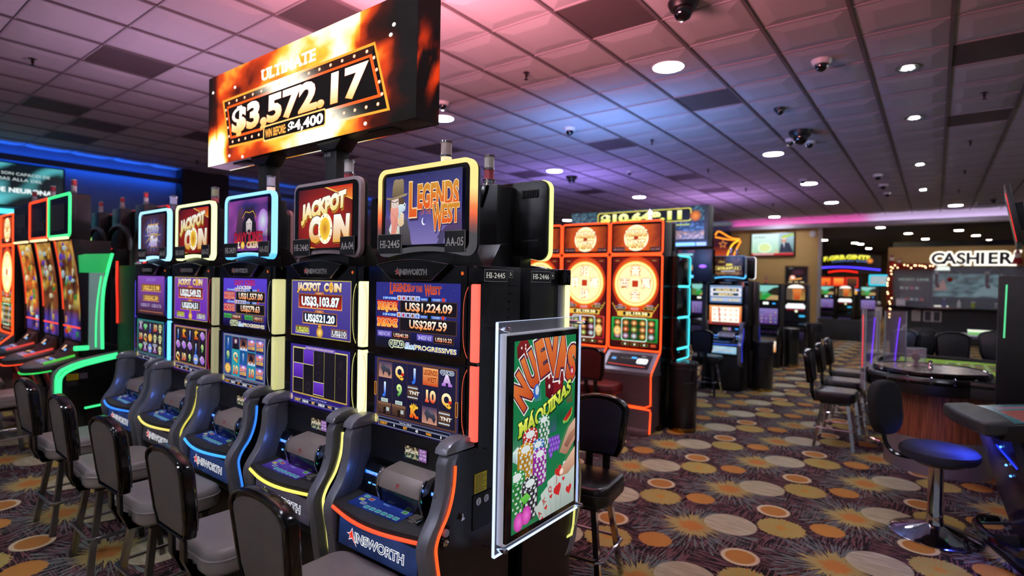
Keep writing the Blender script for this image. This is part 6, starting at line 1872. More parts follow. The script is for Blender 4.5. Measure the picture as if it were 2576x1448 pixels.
for i in range(6):
    for j in range(3):
        a.frame(.12 + i * .1, .62 + j * .18, .215 + i * .1, .79 + j * .18, .006, C('d8e8c0'))
        a.rect(.14 + i * .1, .66 + j * .18, .195 + i * .1, .75 + j * .18, C('a02020' if (i + j) % 2 else '181818'))
a.put('felt_layout', t, (0, 0, .8125), (R(-90), 0, 0), m=PRINT)
P('wheel_bowl', mat('wheel_gloss', '0a0809', .1), t, lambda g: g.lathe([(.36, .80), (.405, .82), (.412, .855), (.40, .875), (.375, .878), (.36, .865), (.27, .835), (.265, .83)], n=56))
P('ball_track', mat('wheel_apron', '6e645c', .25, .3), t, lambda g: g.lathe([(.372, .872), (.36, .867), (.27, .84)], n=56))
for k in range(8):
    an = k * math.pi / 4 + .2
    P('deflector', CHROME, t, lambda g: g.prism([(-.02, 0), (0, -.006), (.02, 0), (0, .006)], 'z', 0, .006), key='defl', loc=(.32 * math.cos(an), .32 * math.sin(an), .852), rot=(0, 0, an))
a = Art(.0002)
for k in range(37):
    a0, a1 = k * 360 / 37, (k + 1) * 360 / 37
    pts = arc(0, 0, .265, .265, a0, a1, 2) + arc(0, 0, .2, .2, a1, a0, 2)
    a.poly(pts, C('1a8a3a' if k == 0 else 'a81820' if k % 2 else '101012'))
a.put('number_ring', t, (0, 0, .836), (R(-90), 0, 0), m=PRINT)
P('rotor', mat('rotor_wood', '3a2a24', .2), t, lambda g: g.lathe([(.2, .837), (.12, .855), (.05, .865), (.0001, .866)], n=40))
P('turret', CHROME, t, lambda g: (g.lathe([(.03, .865), (.02, .885), (.012, .92), (.018, .93), (.0001, .94)], n=20), [g.tube([(0, 0, .91), (.08 * math.cos(q), .08 * math.sin(q), .905)], .006, 6) for q in (0, math.pi / 2, math.pi, math.pi * 1.5)]))
for k in range(7):
    an = R(195 + k * 19)
    P('rail_stud', CHROME, t, lambda g: g.lathe([(.012, 0), (.012, .01), (.006, .014), (.006, .04), (.011, .046), (.0001, .056)], n=12), key='rstud', loc=(.455 * math.cos(an), .455 * math.sin(an), .80))
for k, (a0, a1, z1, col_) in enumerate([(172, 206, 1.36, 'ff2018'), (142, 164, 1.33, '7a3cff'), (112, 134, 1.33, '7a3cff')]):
    pa = arc(0, 0, .50, .50, a0, a1, 10)
    pb = arc(0, 0, .508, .508, a1, a0, 10)
    P('glass_shield', ACR, t, lambda g: g.prism(pa + pb, 'z', .66, z1, 0))
    P('shield_edge', mat('acrylic_edge', 'a8c4c8', .15, .2, alpha=.75), t, lambda g: [g.tube([(q[0], q[1], .66), (q[0], q[1], z1)], .006, 6) for q in (pa[0], pa[-1])])
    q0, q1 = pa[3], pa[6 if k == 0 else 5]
    P('shield_light', neon(col_, .9), t, lambda g: g.tube([(q0[0] * .985, q0[1] * .985, z1 - .06), ((q0[0] + q1[0]) * .49, (q0[1] + q1[1]) * .49, 1.1), (q1[0] * .985, q1[1] * .985, .84)], .0045, 6))  # glowing strip drawn for neon reflected in the acrylic
P('chip_lid', mat('lid_steel', 'b8b4ac', .2, .7), t, lambda g: g.prism([(.44, -.22), (.66, -.30), (.88, .0), (.74, .12)], 'z', .80, .822, .004))
a = Art(.0001)
for i in range(5):
    a.rect(.47 + i * .06, -.16 + i * .02, .50 + i * .06, -.05 + i * .02, C('e0dcc8'))
a.put('lid_print', t, (0, 0, .8225), (R(-90), 0, 0), m=PRINT)
for hx, hy in ((.5, -.05), (.7, -.12)):
    P('lid_handle', GLOSS, t, lambda g: g.tube([(-.05, 0, 0), (-.05, 0, .028), (-.035, 0, .038), (.035, 0, .038), (.05, 0, .028), (.05, 0, 0)], .009, 6), key='lhan', loc=(hx, hy, .822), rot=(0, 0, R(25)))
P('caster_bracket', CHROME, t, lambda g: (g.tube([(-.36, .36, .10), (-.46, .40, .12), (-.50, .42, .26)], .011, 8), g.lathe([(.0001, -.02), (.03, -.02), (.03, .02), (.0001, .02)], (-.46, .40, .10), 16, 'y')))
# the clear cup with its ornament on the wheel
t = thing('clear_cup', 'clear cylinder cup with dark ornament standing on the roulette wheel', 'cup', (-.10, 6.08, .866))
t.location = (-.12, 6.0, .873)
P('cup_wall', ACR, t, lambda g: g.lathe([(.075, .0), (.075, .15), (.071, .15), (.071, .004), (.0001, .004)], n=32))
P('cup_rim', mat('acrylic_edge', 'a8c4c8', .15, .2, alpha=.75), t, lambda g: g.tube([(.073 * math.cos(R(q * 15)), .073 * math.sin(R(q * 15)), .15) for q in range(24)], .003, 6, True))
P('ornament', mat('ornament_dark', '2c2838', .15, .8), t, lambda g: g.lathe([(.02, .006), (.012, .02), (.01, .035), (.03, .06), (.033, .085), (.02, .1), (.0001, .105)], n=20))
P('cup_base', GLOSS, t, lambda g: g.lathe([(.085, -.004), (.085, .0), (.0001, .002)], n=32))

# ------------------------------------------------------------------ betting terminal and its round stool
t = thing('betting_terminal', 'black betting terminal with padded armrest and slanted touch screen', 'terminal', (.145, 4.22, 0), R(-71))
pad = [(-.27, .0)] + [(-.27 + .54 * q / 10, -.0 - .02 * math.sin(math.pi * q / 10)) for q in range(1, 10)] + [(.27, .0), (.27, .13)] + [(.27 - .54 * q / 10, .13 + .03 * math.sin(math.pi * q / 10)) for q in range(1, 10)] + [(-.27, .13)]
P('armrest', mat('armrest_vinyl', '2c2c2e', .5, bump=.3, bscale=150), t, lambda g: g.prism(pad, 'z', .745, .825, .024, 4, warp=lambda v: (v[0], v[1], v[2] + v[1] * .12)))
P('deck', BLACK, t, lambda g: g.prism([(.08, .73), (.10, .815), (.58, .875), (.60, .86), (.60, .73)], 'x', -.27, .27, .006))
a = Art(.0002)
a.grid(-.23, -.22, .23, .22, 12, 10, lambda u, v: mixc(C('2a4a54', .8), C('4a7a84', .8), abs(noise.noise((u * 5, v * 5, 3)))))
a.grid(-.08, -.14, .2, .1, 8, 8, lambda u, v: mixc(C('5a2830', .9), C('8a5048', .9), (int(u * 8) + int(v * 8)) % 2))
a.rect(-.18, -.12, -.12, .08, C('6a4a5a'))
a.text('BET', -.15, .12, .03, C('a0d0d0'))
a.put('touch_screen', t, (.0, .34, .847), (R(-83), 0, 0))
P('front_panel', mat('terminal_panel', '2a2838', .25, .3), t, lambda g: g.prism([(.13, .73), (.18, .73), (.38, .10), (.33, .10)], 'x', -.17, .24, .005))
P('side_body', mat('terminal_black', '060608', .3), t, lambda g: g.prism([(.18, .73), (.58, .73), (.58, .04), (.38, .04)], 'x', -.2, .262, .006))
P('base_plate', BLACK, t, lambda g: g.prism(rrect(-.25, .20, .25, .68, .06), 'z', 0, .04, .008))
P('kick_tube', mat('dark_chrome', '6a6a70', .15, 1.0), t, lambda g: g.tube(smooth_line([(-.26, .30, .12), (-.24, .20, .125), (-.1, .13, .125), (.12, .13, .125), (.26, .18, .125)], 4), .024, 10))
for x in (-.16, .2):
    P('kick_bracket', CHROME, t, lambda g: g.tube([(x, .14, .12), (x, .36, .15), (x, .48, .14)], .010, 8), key='kb%g' % x)
for z, y in ((.66, .148), (.56, .176), (.50, .198)):
    P('status_lamp', neon('60a8ff', 2.0), t, lambda g: g.sphere((0, 0, 0), .007, 8), key='slamp', loc=(.10, y - .004, z))
P('blue_strip', neon('2038ff', 1.6), t, lambda g: g.tube([(.262, .40, .58), (.264, .52, .50)], .005, 6))
P('blue_strip', neon('2038ff', 1.2), t, lambda g: g.tube([(.06, .142, .66), (.2, .178, .57)], .005, 6))
a = Art(.0002)
a.slab(-.045, 0, .045, .05, .002, C('d0d0d0'))
a.frame(-.045, 0, .045, .05, .003, C('c8c8cc'))
a.rect(-.042, .003, .042, .047, C('18181a'))
for q in range(3):
    a.rect(-.035, .01 + q * .012, .0, .016 + q * .012, C('8a8a8c'))
a.rect(.005, .008, .035, .02, C('d8d8d8'))
a.rect(.008, .025, .03, .035, C('a8a8b8'))
a.put('rating_plate', t, (.2635, .42, .655), (0, 0, R(90)), m=PRINT)
lamp('terminal_underlight', 'SPOT', (.22, 4.28, .715), 14, (.06, .10, 1.0), .05, (R(25), R(12), R(0)), spot=R(150))
t = thing('swivel_stool', 'round blue-lit stool with oval back on a chrome pedestal with disc base', 'stool', (.03, 4.38, 0))
P('base_disc', CHROME, t, lambda g: g.lathe([(.238, 0), (.24, .008), (.225, .018), (.12, .05), (.05, .075), (.045, .10), (.0001, .1)], n=56))
P('pole', CHROME, t, lambda g: (g.lathe([(.043, .09), (.043, .15), (.040, .155), (.040, .47)], n=28)))
P('seat', mat('stool_fabric', '22243a', .8, bump=.4, bscale=500), t, lambda g: g.lathe([(.0001, .475), (.15, .478), (.195, .495), (.208, .52), (.205, .545), (.185, .562), (.12, .570), (.0001, .573)], (.01, -.02, 0), 40))
P('seat_pan', BLACK, t, lambda g: g.lathe([(.0001, .455), (.12, .458), (.15, .478)], (.01, -.02, 0), 32))
P('back_tube', GLOSS, t, lambda g: g.tube(smooth_line([(-.12, -.02, .47), (-.21, -.01, .475), (-.265, .0, .53), (-.28, .01, .62)], 4), .014, 8))
ov = [(q[0], q[1]) for q in rrect(-.14, -.175, .14, .175, .12, 8)]
P('backrest', mat('backrest_fabric', '0d0d0f', .85, bump=.4, bscale=500), t, lambda g: g.prism(ov, 'x', -.035, .035, .022, 4), loc=(-.275, .015, .765), rot=(0, R(-6), R(-28)))

# ------------------------------------------------------------------ tall black display and hanging screen by the table
t = thing('tall_display', 'tall black display back with thin green light line beside the roulette table', 'display', (.345, 5.05, 0))
P('panel', mat('display_back', '08080a', .45), t, lambda g: g.box(.0, .62, .0, .05, .70, 1.645, .01))
P('stand', BLACK, t, lambda g: g.box(.24, .38, .01, .09, 0.04, .72, .006))
P('foot', BLACK, t, lambda g: g.box(.1, .5, -.12, .24, 0, .04, .008))
P('green_line', neon('58d890', .75), t, lambda g: g.prism([(.030, 1.22), (.040, 1.22), (.046, 1.585), (.036, 1.585)], 'y', -.005, .002))
t = thing('hanging_screen', 'thin black hanging screen seen edge-on with a red glowing edge', 'screen', (.43, 5.35, 2.06))
t.rotation_euler = (0, R(-11), R(-4.6))
P('panel', BLACK, t, lambda g: g.box(-.012, .02, -.42, .42, -.20, .20, .006))
P('red_edge', neon('e82018', .8), t, lambda g: (g.box(-.015, -.011, -.42, -.414, -.19, .14)))
P('mount', MATTE, t, lambda g: (g.box(.02, .07, -.1, .1, -.1, .1, .004)))
P('pole', MATTE, t, lambda g: g.tube([(.06, 0, .0), (.22, 0, .0), (.22, 0, .1), (.55, 0, 1.52)], .02, 8))

# ------------------------------------------------------------------ cashier
t = thing('cashier_booth', 'cashier booth with tan header, glass window and black counter', 'booth', (-1.05, 19.5, 0))
P('header', mat('header_paint', 'c49c5c', .75), t, lambda g: g.box(-.07, 6, 0, .2, 2.17, 2.72, .006))
P('counter', GLOSS, t, lambda g: g.box(-.06, 6, -.25, .3, .96, 1.04, .01))
P('front_panel', mat('booth_front', '121214', .5), t, lambda g: (g.box(.0, 6, -.05, .2, 0, .96), g.box(.0, 6, -.06, -.05, .56, .585)))
P('corner_post', mat('booth_post', '8a6a40', .6), t, lambda g: g.box(-.07, .05, 0, .2, 1.04, 2.17, .004))
for x in (.98, 2.4):
    P('mullion', mat('window_metal', '6a6c70', .35, .7), t, lambda g: g.box(x - .015, x + .015, .04, .08, 1.04, 2.17))
P('window_glass', ACR, t, lambda g: g.box(.05, 6, .055, .063, 1.04, 2.17))
P('back_wall', mat('booth_back', '2c3438', .7), t, lambda g: (g.box(-.05, 6, 2.0, 2.1, 0, 3.0), g.box(-.07, .0, .2, 2.0, 0, 2.7)))
P('booth_ceiling', mat('booth_ceiling', '8a8a88', .7), t, lambda g: g.box(-.05, 6, .2, 2.0, 2.5, 2.55))
a = Art(.001)
a.grid(.98, 1.3, 2.6, 2.0, 20, 10, lambda u, v: mixc(C('1c343c', .7), C('7aa0a8', .7), max(0, min(1, .4 + 1.0 * noise.noise((u * 9 + v * 3, v * 7, 2))))))
a.poly([(1.9, 1.35), (2.3, 1.75), (2.6, 1.5), (2.6, 1.35)], C('8aa8b0', .55))
a.poly([(1.0, 1.5), (1.25, 1.85), (1.35, 1.5)], C('b88880', .5))
a.put('mural', t, (0, 1.99, 0), label='lit blue mountain mural')
a = Art(.001)
a.rect(.15, 1.1, .85, 1.75, C('0a0c10'))
a.text('VIDEO LINK', .5, 1.78, .08, C('a8c0b8', .7), w=.8)
for q in range(9):
    a.disc(.2 + (q % 5) * .13, 1.2 + (q // 5) * .35, .05, .04, C(('6a7a80', 'a03a3a', '8a9490')[q % 3], .7), n=8)
a.put('dark_poster', t, (0, 1.985, 0))
P('ceiling_lamp', neon('f0fbf0', 1.5), t, lambda g: g.prism([(1.02, 2.1), (1.4, 2.1), (1.32, 2.3), (1.1, 2.3)], 'y', 1.5, 1.6, .01))
P('counter_lamp', neon('f8fbe8', 1.3), t, lambda g: g.box(1.03, 1.35, .25, .32, 1.045, 1.07))
P('shelf', MATTE, t, lambda g: g.box(.06, 5.5, 1.2, 1.6, 1.1, 1.14))
def counter_item(nm, label, cat_, x, y, z, col_, prof, emit=0):
    q = thing(nm, label, cat_, (x, y, z))
    P('body', mat(nm + '_' + col_, col_, .4, emit=emit), q, lambda g: g.lathe(prof, n=16))
    P('top', mat(nm + '_top', 'd8d8d4', .4), q, lambda g: g.lathe([(prof[-1][0] * .8 + .004, prof[-1][1]), (prof[-1][0] * .8 + .004, prof[-1][1] + .03), (.0001, prof[-1][1] + .035)], n=12))
counter_item('pump_bottle', 'white pump bottle on the cashier counter', 'bottle', .52, 19.40, 1.04, 'd8dcd8', [(.045, 0), (.045, .14), (.02, .18)])
counter_item('bottle', 'dark blue bottle with red cap behind the cashier glass', 'bottle', .20, 19.72, 1.04, '1a2080', [(.06, 0), (.06, .14), (.03, .2)])
counter_item('cup', 'yellow-green cup on the cashier counter', 'cup', .82, 19.40, 1.04, 'a8b048', [(.04, 0), (.05, .14)])
counter_item('cup', 'grey tumbler at the dark end of the cashier counter', 'cup', 1.3, 19.40, 1.04, '8a9494', [(.045, 0), (.05, .12)])
t = thing('white_box', 'small white box on the cashier counter by the garland post', 'box', (-.78, 19.42, 1.04))
P('body', WHITE, t, lambda g: g.box(-.11, .11, -.08, .08, 0, .18, .01))
P('lid', mat('lid_grey', 'c0bcb8', .5), t, lambda g: g.box(-.115, .115, -.085, .085, .18, .2, .006))
for x, l in ((-.42, 'white notice sheet on the front of the cashier counter'), (.05, 'framed dark notice with white border on the cashier counter front'), (-.15, 'small notice with red corner beside the framed notice')):
    a = Art(.001)
    a.slab(-.1, 0, .1, .3, .008, C('b0aca8'))
    a.rect(-.1, 0, .1, .3, C('c8c4c0'))
    if 'framed' in l:
        a.rect(-.07, .02, .07, .28, C('2a2c3c'))
    else:
        for q in range(6):
            a.rect(-.07, .05 + q * .035, .06, .062 + q * .035, C('8a8684'))
        a.rect(.02, .25, .08, .28, C('b03030'))
    tag(a.put('notice_sheet', None, (x, 19.436, .62), m=PRINT), l, 'notice')
# backlit letters
t = thing('cashier_sign', 'backlit letters reading CASHIER on the tan header', 'sign', (.76, 19.49, 2.24))
x = -.86
for ch in 'CASHIER/':
    v, f, adv = glyph(ch, .02)
    k = .33 / .69
    w = .272 if ch not in 'I/' else .17
    g0 = glyph(ch, 0)
    a = Art(.001)
    xs = [p[0] for p in g0[0]]
    wd = (max(xs) - min(xs)) * k
    a.text(ch, x + w / 2, 0, .29, (1.5, 1.45, 1.25), bold=.13)
    a.text(ch, x + w / 2, 0, .29, (1.7, 1.65, 1.45), bold=.08)
    a.put('letter_halo', t)
    cu = bpy.data.curves.new('letter', 'FONT')
    cu.body, cu.size, cu.extrude, cu.align_x, cu.offset = ch, .29 / .69, .012, 'CENTER', .017
    ob = bpy.data.objects.new('letter', cu)
    me = bpy.data.meshes.new_from_object(ob)
    bpy.data.objects.remove(ob)
    link('letter', me, mat('letter_black', '2a2430', .5), t, (x + w / 2, -.025, 0), (R(90), 0, 0))
    x += w * .92
# garland with warm bulbs, dolls, ornaments
rg = random.Random(4)
t = thing('garland', 'red and green tinsel garland with warm bulbs along the cashier post and header', 'garland', (-1.08, 19.42, 2.16))
def tinsel(g, path, n, r):
    P_ = [Vector(p) for p in path]
    for k in range(n):
        u = k / n * (len(P_) - 1)
        i = int(u)
        p = P_[i].lerp(P_[i + 1], u - i)
        d = Vector((rg.uniform(-1, 1), rg.uniform(-1, 1), rg.uniform(-1, 1))).normalized() * r
        e = Vector((rg.uniform(-1, 1), rg.uniform(-1, 1), rg.uniform(-1, 1))).normalized() * r * .25
        b = len(g.v)
        g.v += [tuple(p - d * .2 - e), tuple(p + d), tuple(p - d * .2 + e)]
        g.f.append((b, b + 1, b + 2))
path = [(.0, 0, -1.42), (.05, 0, -1.0), (.02, 0, -.5), (.04, 0, -.02), (.4, -.02, .0), (.8, -.02, .02), (1.05, -.02, -.02)]
o = P('red_tinsel', mat('tinsel_red', 'a82018', .4, .1), t, lambda g: tinsel(g, path, 1100, .12))
o = P('green_tinsel', mat('tinsel_green', '2a4a24', .45), t, lambda g: tinsel(g, path, 600, .09))
BULB = mat('warm_bulb', 'ffd8a0', .3, emit=5.0)
for k in range(30):
    u = k / 30 * (len(path) - 1)
    i = int(u)
    p = Vector(path[i]).lerp(Vector(path[i + 1]), u - i)
    P('bulb', BULB, t, lambda g: g.sphere((0, 0, 0), .017, 8), key='bulb', loc=(p.x + rg.uniform(-.05, .05), p.y - .12, p.z + rg.uniform(-.05, .05)))
def festive_doll(x, y, z, label, k=1.0):
    t = thing('festive_doll', label, 'doll', (x, y, z))
    t.scale = (k, k, k)
    P('body', mat('doll_red', 'a01818', .8), t, lambda g: g.lathe([(.05, 0), (.065, .04), (.05, .09), (.03, .12)], n=14), key='sd1')
    P('head', mat('doll_skin', 'd8a890', .7), t, lambda g: g.sphere((0, 0, .145), .04, 12), key='sd2')
    P('beard', mat('doll_white', 'e8e4e0', .9), t, lambda g: g.sphere((0, -.018, .125), .036, 12, (1, .8, 1)), key='sd3')
    P('hat', mat('doll_red', 'a01818', .8), t, lambda g: g.lathe([(.042, .165), (.03, .2), (.012, .235), (.0001, .24)], n=14), key='sd4')
    P('hat_brim', mat('doll_white', 'e8e4e0', .9), t, lambda g: (g.lathe([(.038, .16), (.047, .165), (.047, .178), (.038, .182)], n=14), g.sphere((0, 0, .245), .014, 8)), key='sd5')
festive_doll(-1.02, 19.4, 2.20, 'festive doll with tall red hat on the garland corner', 1.25)
festive_doll(-.84, 19.4, 2.17, 'smaller red-hatted festive doll leaning beside the tall one on the garland', 1.0)
festive_doll(1.68, 19.4, 2.22, 'festive red doll hanging in front of the end of the backlit letters', 1.6)
t = thing('bauble', 'red glass ball hanging on a bead string from the cashier header', 'ornament', (.31, 19.42, 1.80))
P('ball', mat('bauble_red', '9a1010', .12, .4), t, lambda g: g.sphere((0, 0, 0), .065, 18))
P('cap', mat('brass', 'b08a3c', .25, 1.0), t, lambda g: g.lathe([(.016, .06), (.016, .08), (.0001, .082)], n=10))
P('bead_string', mat('bead_silver', 'a89890', .3, .8), t, lambda g: [g.sphere((0, 0, .09 + q * .022), .011, 8) for q in range(14)])
t = thing('bead_garland', 'silver bead garland hanging in two swags under the cashier letters', 'garland', (.38, 19.42, 2.16))
beads = [(q / 24 * .85, -.34 * math.sin(math.pi * q / 24)) for q in range(25)] + [(.85 + q / 20 * .6, -.26 * math.sin(math.pi * q / 20)) for q in range(1, 21)]
for k, (x, z) in enumerate(beads):
    P('bead', mat('bead_silver', 'a89890', .3, .8), t, lambda g: g.sphere((0, 0, 0), .016, 8), key='bead', loc=(x, 0, z))
for x, l in ((.02, 'dark red stocking hanging behind the cashier glass'), (1.1, 'long dark red stocking farther along the cashier glass')):
    t = thing('stocking', l, 'stocking', (x, 19.6, 1.6))
    P('leg', mat('stocking_red', '5a1014', .9), t, lambda g: g.prism([(-.04, .4), (.04, .4), (.035, .1), (.08, .03), (.06, -.03), (-.02, -.02), (-.04, .1)], 'y', -.02, .02, .008), key='stk')
    P('cuff', mat('doll_white', 'e8e4e0', .9), t, lambda g: g.box(-.048, .048, -.028, .028, .36, .43, .01), key='stk2')
# front of the opening: black half wall, sanitiser stand, second table with lit cards
o = P('half_wall', mat('half_wall_black', '0e0e10', .5), None, lambda g: (g.box(-2.72, -1.35, 18.45, 18.6, 0, .56, .006), g.box(-2.74, -1.33, 18.42, 18.63, .56, .60, .006)))
struct(o)
o.name = 'wall_half'
t = thing('sanitiser_stand', 'white sanitiser stand with round head before the cashier garland post', 'stand', (-1.08, 16.0, 0))
P('pole', WHITE, t, lambda g: g.box(-.04, .04, -.02, .02, .03, 1.0, .006))
P('foot', WHITE, t, lambda g: g.lathe([(.16, 0), (.16, .015), (.03, .03)], n=20))
P('dispenser', mat('dispenser_white', 'd0ccc8', .4), t, lambda g: (g.box(-.07, .07, -.06, .04, .78, 1.08, .015), g.sphere((0, 0, 1.17), .05, 12)))
t = thing('card_table', 'card table with lit playing surface beyond the roulette table', 'table', (1.15, 10.6, 0))
P('table_top', BLACK, t, lambda g: g.prism(rrect(-.9, -.45, .9, .45, .3), 'z', .80, .88, .015))
P('leg', BLACK, t, lambda g: g.lathe([(.3, 0), (.28, .03), (.1, .06), (.1, .8)], n=20))
a = Art(.0002)
a.grid(-.75, -.3, .3, .3, 12, 6, lambda u, v: mixc(C('58a848', 1.1), C('d8f0ff', 1.2), max(0, min(1, u * 1.6 - .2))) if v < .8 else C('e8f0d8', 1.1))
a.put('lit_layout', t, (0, 0, .885), (R(-80), 0, 0))
# things reflected in the mirror, built solid in the added room
for x, y, l in [(-3.56, 25.04, 'reflected lamp in the dark mirror room, first by the frame'), (-2.72, 27.07, 'reflected lamp in the dark mirror room above the curved sign'), (-2.59, 27.9, 'small reflected lamp close behind the one above the curved sign'), (-2.56, 31.16, 'reflected lamp deep in the mirror room'), (-1.38, 20.37, 'reflected lamp just behind the lilac soffit of the mirror room'),
                (-.77, 22.97, 'reflected lamp in the mirror room above the garland'), (-.34, 25.78, 'reflected lamp in the mirror room above the cashier letters'), (.38, 31.6, 'reflected lamp low over the cashier header'), (.54, 22.32, 'small reflected lamp in the mirror room above the letter S'), (1.06, 24.68, 'dim reflected lamp in the mirror room above the last letters'), (1.54, 27.23, 'reflected lamp in the mirror room beyond the last letters'), (2.08, 30.02, 'farthest reflected lamp in the mirror room')]:
    downlight(x, y, l, 3.4, .115, LENS2)
t = thing('curved_sign', 'reflected curved sign with yellow letters over blue and red neon bars', 'sign', (-2.68, 25.0, 2.05))
P('panel', BLACK, t, lambda g: g.prism([(-1.02, 0)] + [(-1.02 + 2.04 * q / 12, .68 + .14 * math.sin(math.pi * q / 12)) for q in range(13)] + [(1.02, 0)], 'y', .01, .2))
a = Art(.002)
wp = lambda X, Z: (X, Z + .12 * math.cos(X * 1.4))
a.text('F.GRB.GINTS', -.1, .46, .15, C('d8d820', 1.3), C('f8f060', 1.3), w=1.55, bold=.06, warp=wp)
a.text('CASINO BAR', 0, .36, .06, C('6a8ae0'), w=1.2, warp=wp)
a.disc(.68, .5, .11, .1, C('f0a030', 1.2), C('a04a18'), n=12)
a.put('lettering', t)
P('neon_bar', neon('4a3cff', 1.8), t, lambda g: g.tube([(-1.02 + 2.04 * q / 12, -.03, .19 + .08 * math.cos((q - 4) * .25)) for q in range(13)], .035, 6))
P('neon_bar', neon('ff2818', 1.5), t, lambda g: (g.tube([(-.7 + 1.0 * q / 8, -.03, .06 + .06 * math.sin(math.pi * q / 8)) for q in range(9)], .03, 6)))
P('post', MATTE, t, lambda g: [g.box(q, q + .1, .05, .15, -2.05, 0) for q in (-.8, .7)])
t = thing('video_wall', 'reflected red and orange picture panels under the curved sign', 'display', (-2.95, 24.6, 1.45))
P('housing', BLACK, t, lambda g: g.box(-.7, .75, .01, .15, -1.45, .5))
a = Art(.002)
for q, (c1, c2) in enumerate((('e03018', 'f08030'), ('f02818', 'f8a040'), ('2a1418', '5a3a20'))):
    a.frame(-.66 + q * .44, .08, -.26 + q * .44, .46, .03, C('f03020', 1.3))
    a.grid(-.62 + q * .44, .12, -.30 + q * .44, .42, 4, 3, lambda u, v: mixc(C(c1, 1.2), C(c2, 1.2), v))
for q in range(3):
    a.rect(-.62 + q * .44, -.18, -.28 + q * .44, .02, C('e8a048'), C('f8d070', 1.1))
a.line([(.1, .0), (.7, -.02)], .03, C('4a90ff', 1.4))
a.put('panels', t)
tall_machine('reflected machine in the mirror room with green screen close to the white frame', -3.0, 22.0, 0, 'golf', 'machines reflected in the mirror')
tall_machine('reflected arch-topped machine in the mirror room behind the half wall', -2.45, 22.0, 0, 'arch', 'machines reflected in the mirror')
o = [q for q in COL.objects if q.name.startswith('slot_machine') and q.parent is None][-1]
for ch in list(o.children):
    if ch.name.startswith(('top_sign', 'sign_')):
        bpy.data.objects.remove(ch)
tall_machine('reflected machine in the mirror room below the cyan framed screen', -1.78, 22.0, 0, 'golf', 'machines reflected in the mirror')
t = thing('cyan_screen', 'reflected cyan framed screen in the mirror room beside the garland post', 'screen', (-1.55, 23.0, 1.78))
P('housing', BLACK, t, lambda g: (g.box(-.3, .28, .01, .1, -.16, .2), g.box(-.06, .06, .03, .09, -1.78, -.1)))
P('frame_light', neon('28d0f0', 1.3), t, lambda g: g.tube([(p[0], 0, p[1]) for p in rrect(-.29, -.15, .27, .19, .02, 2)], .018, 6, True))
a = Art(.002)
a.grid(-.26, -.12, .24, .16, 6, 4, lambda u, v: mixc(C('8ab8c0'), C('d0a8a8'), abs(noise.noise((u * 5, v * 5, 2)))))
a.put('picture', t, (0, .006, 0))
P('white_frame', neon('e8f0ff', 1.4), t, lambda g: g.tube([(.55, 0, .34), (.38, 0, .34), (.36, 0, .32), (.36, 0, .08), (.38, 0, .06), (.55, 0, .06)], .022, 6))

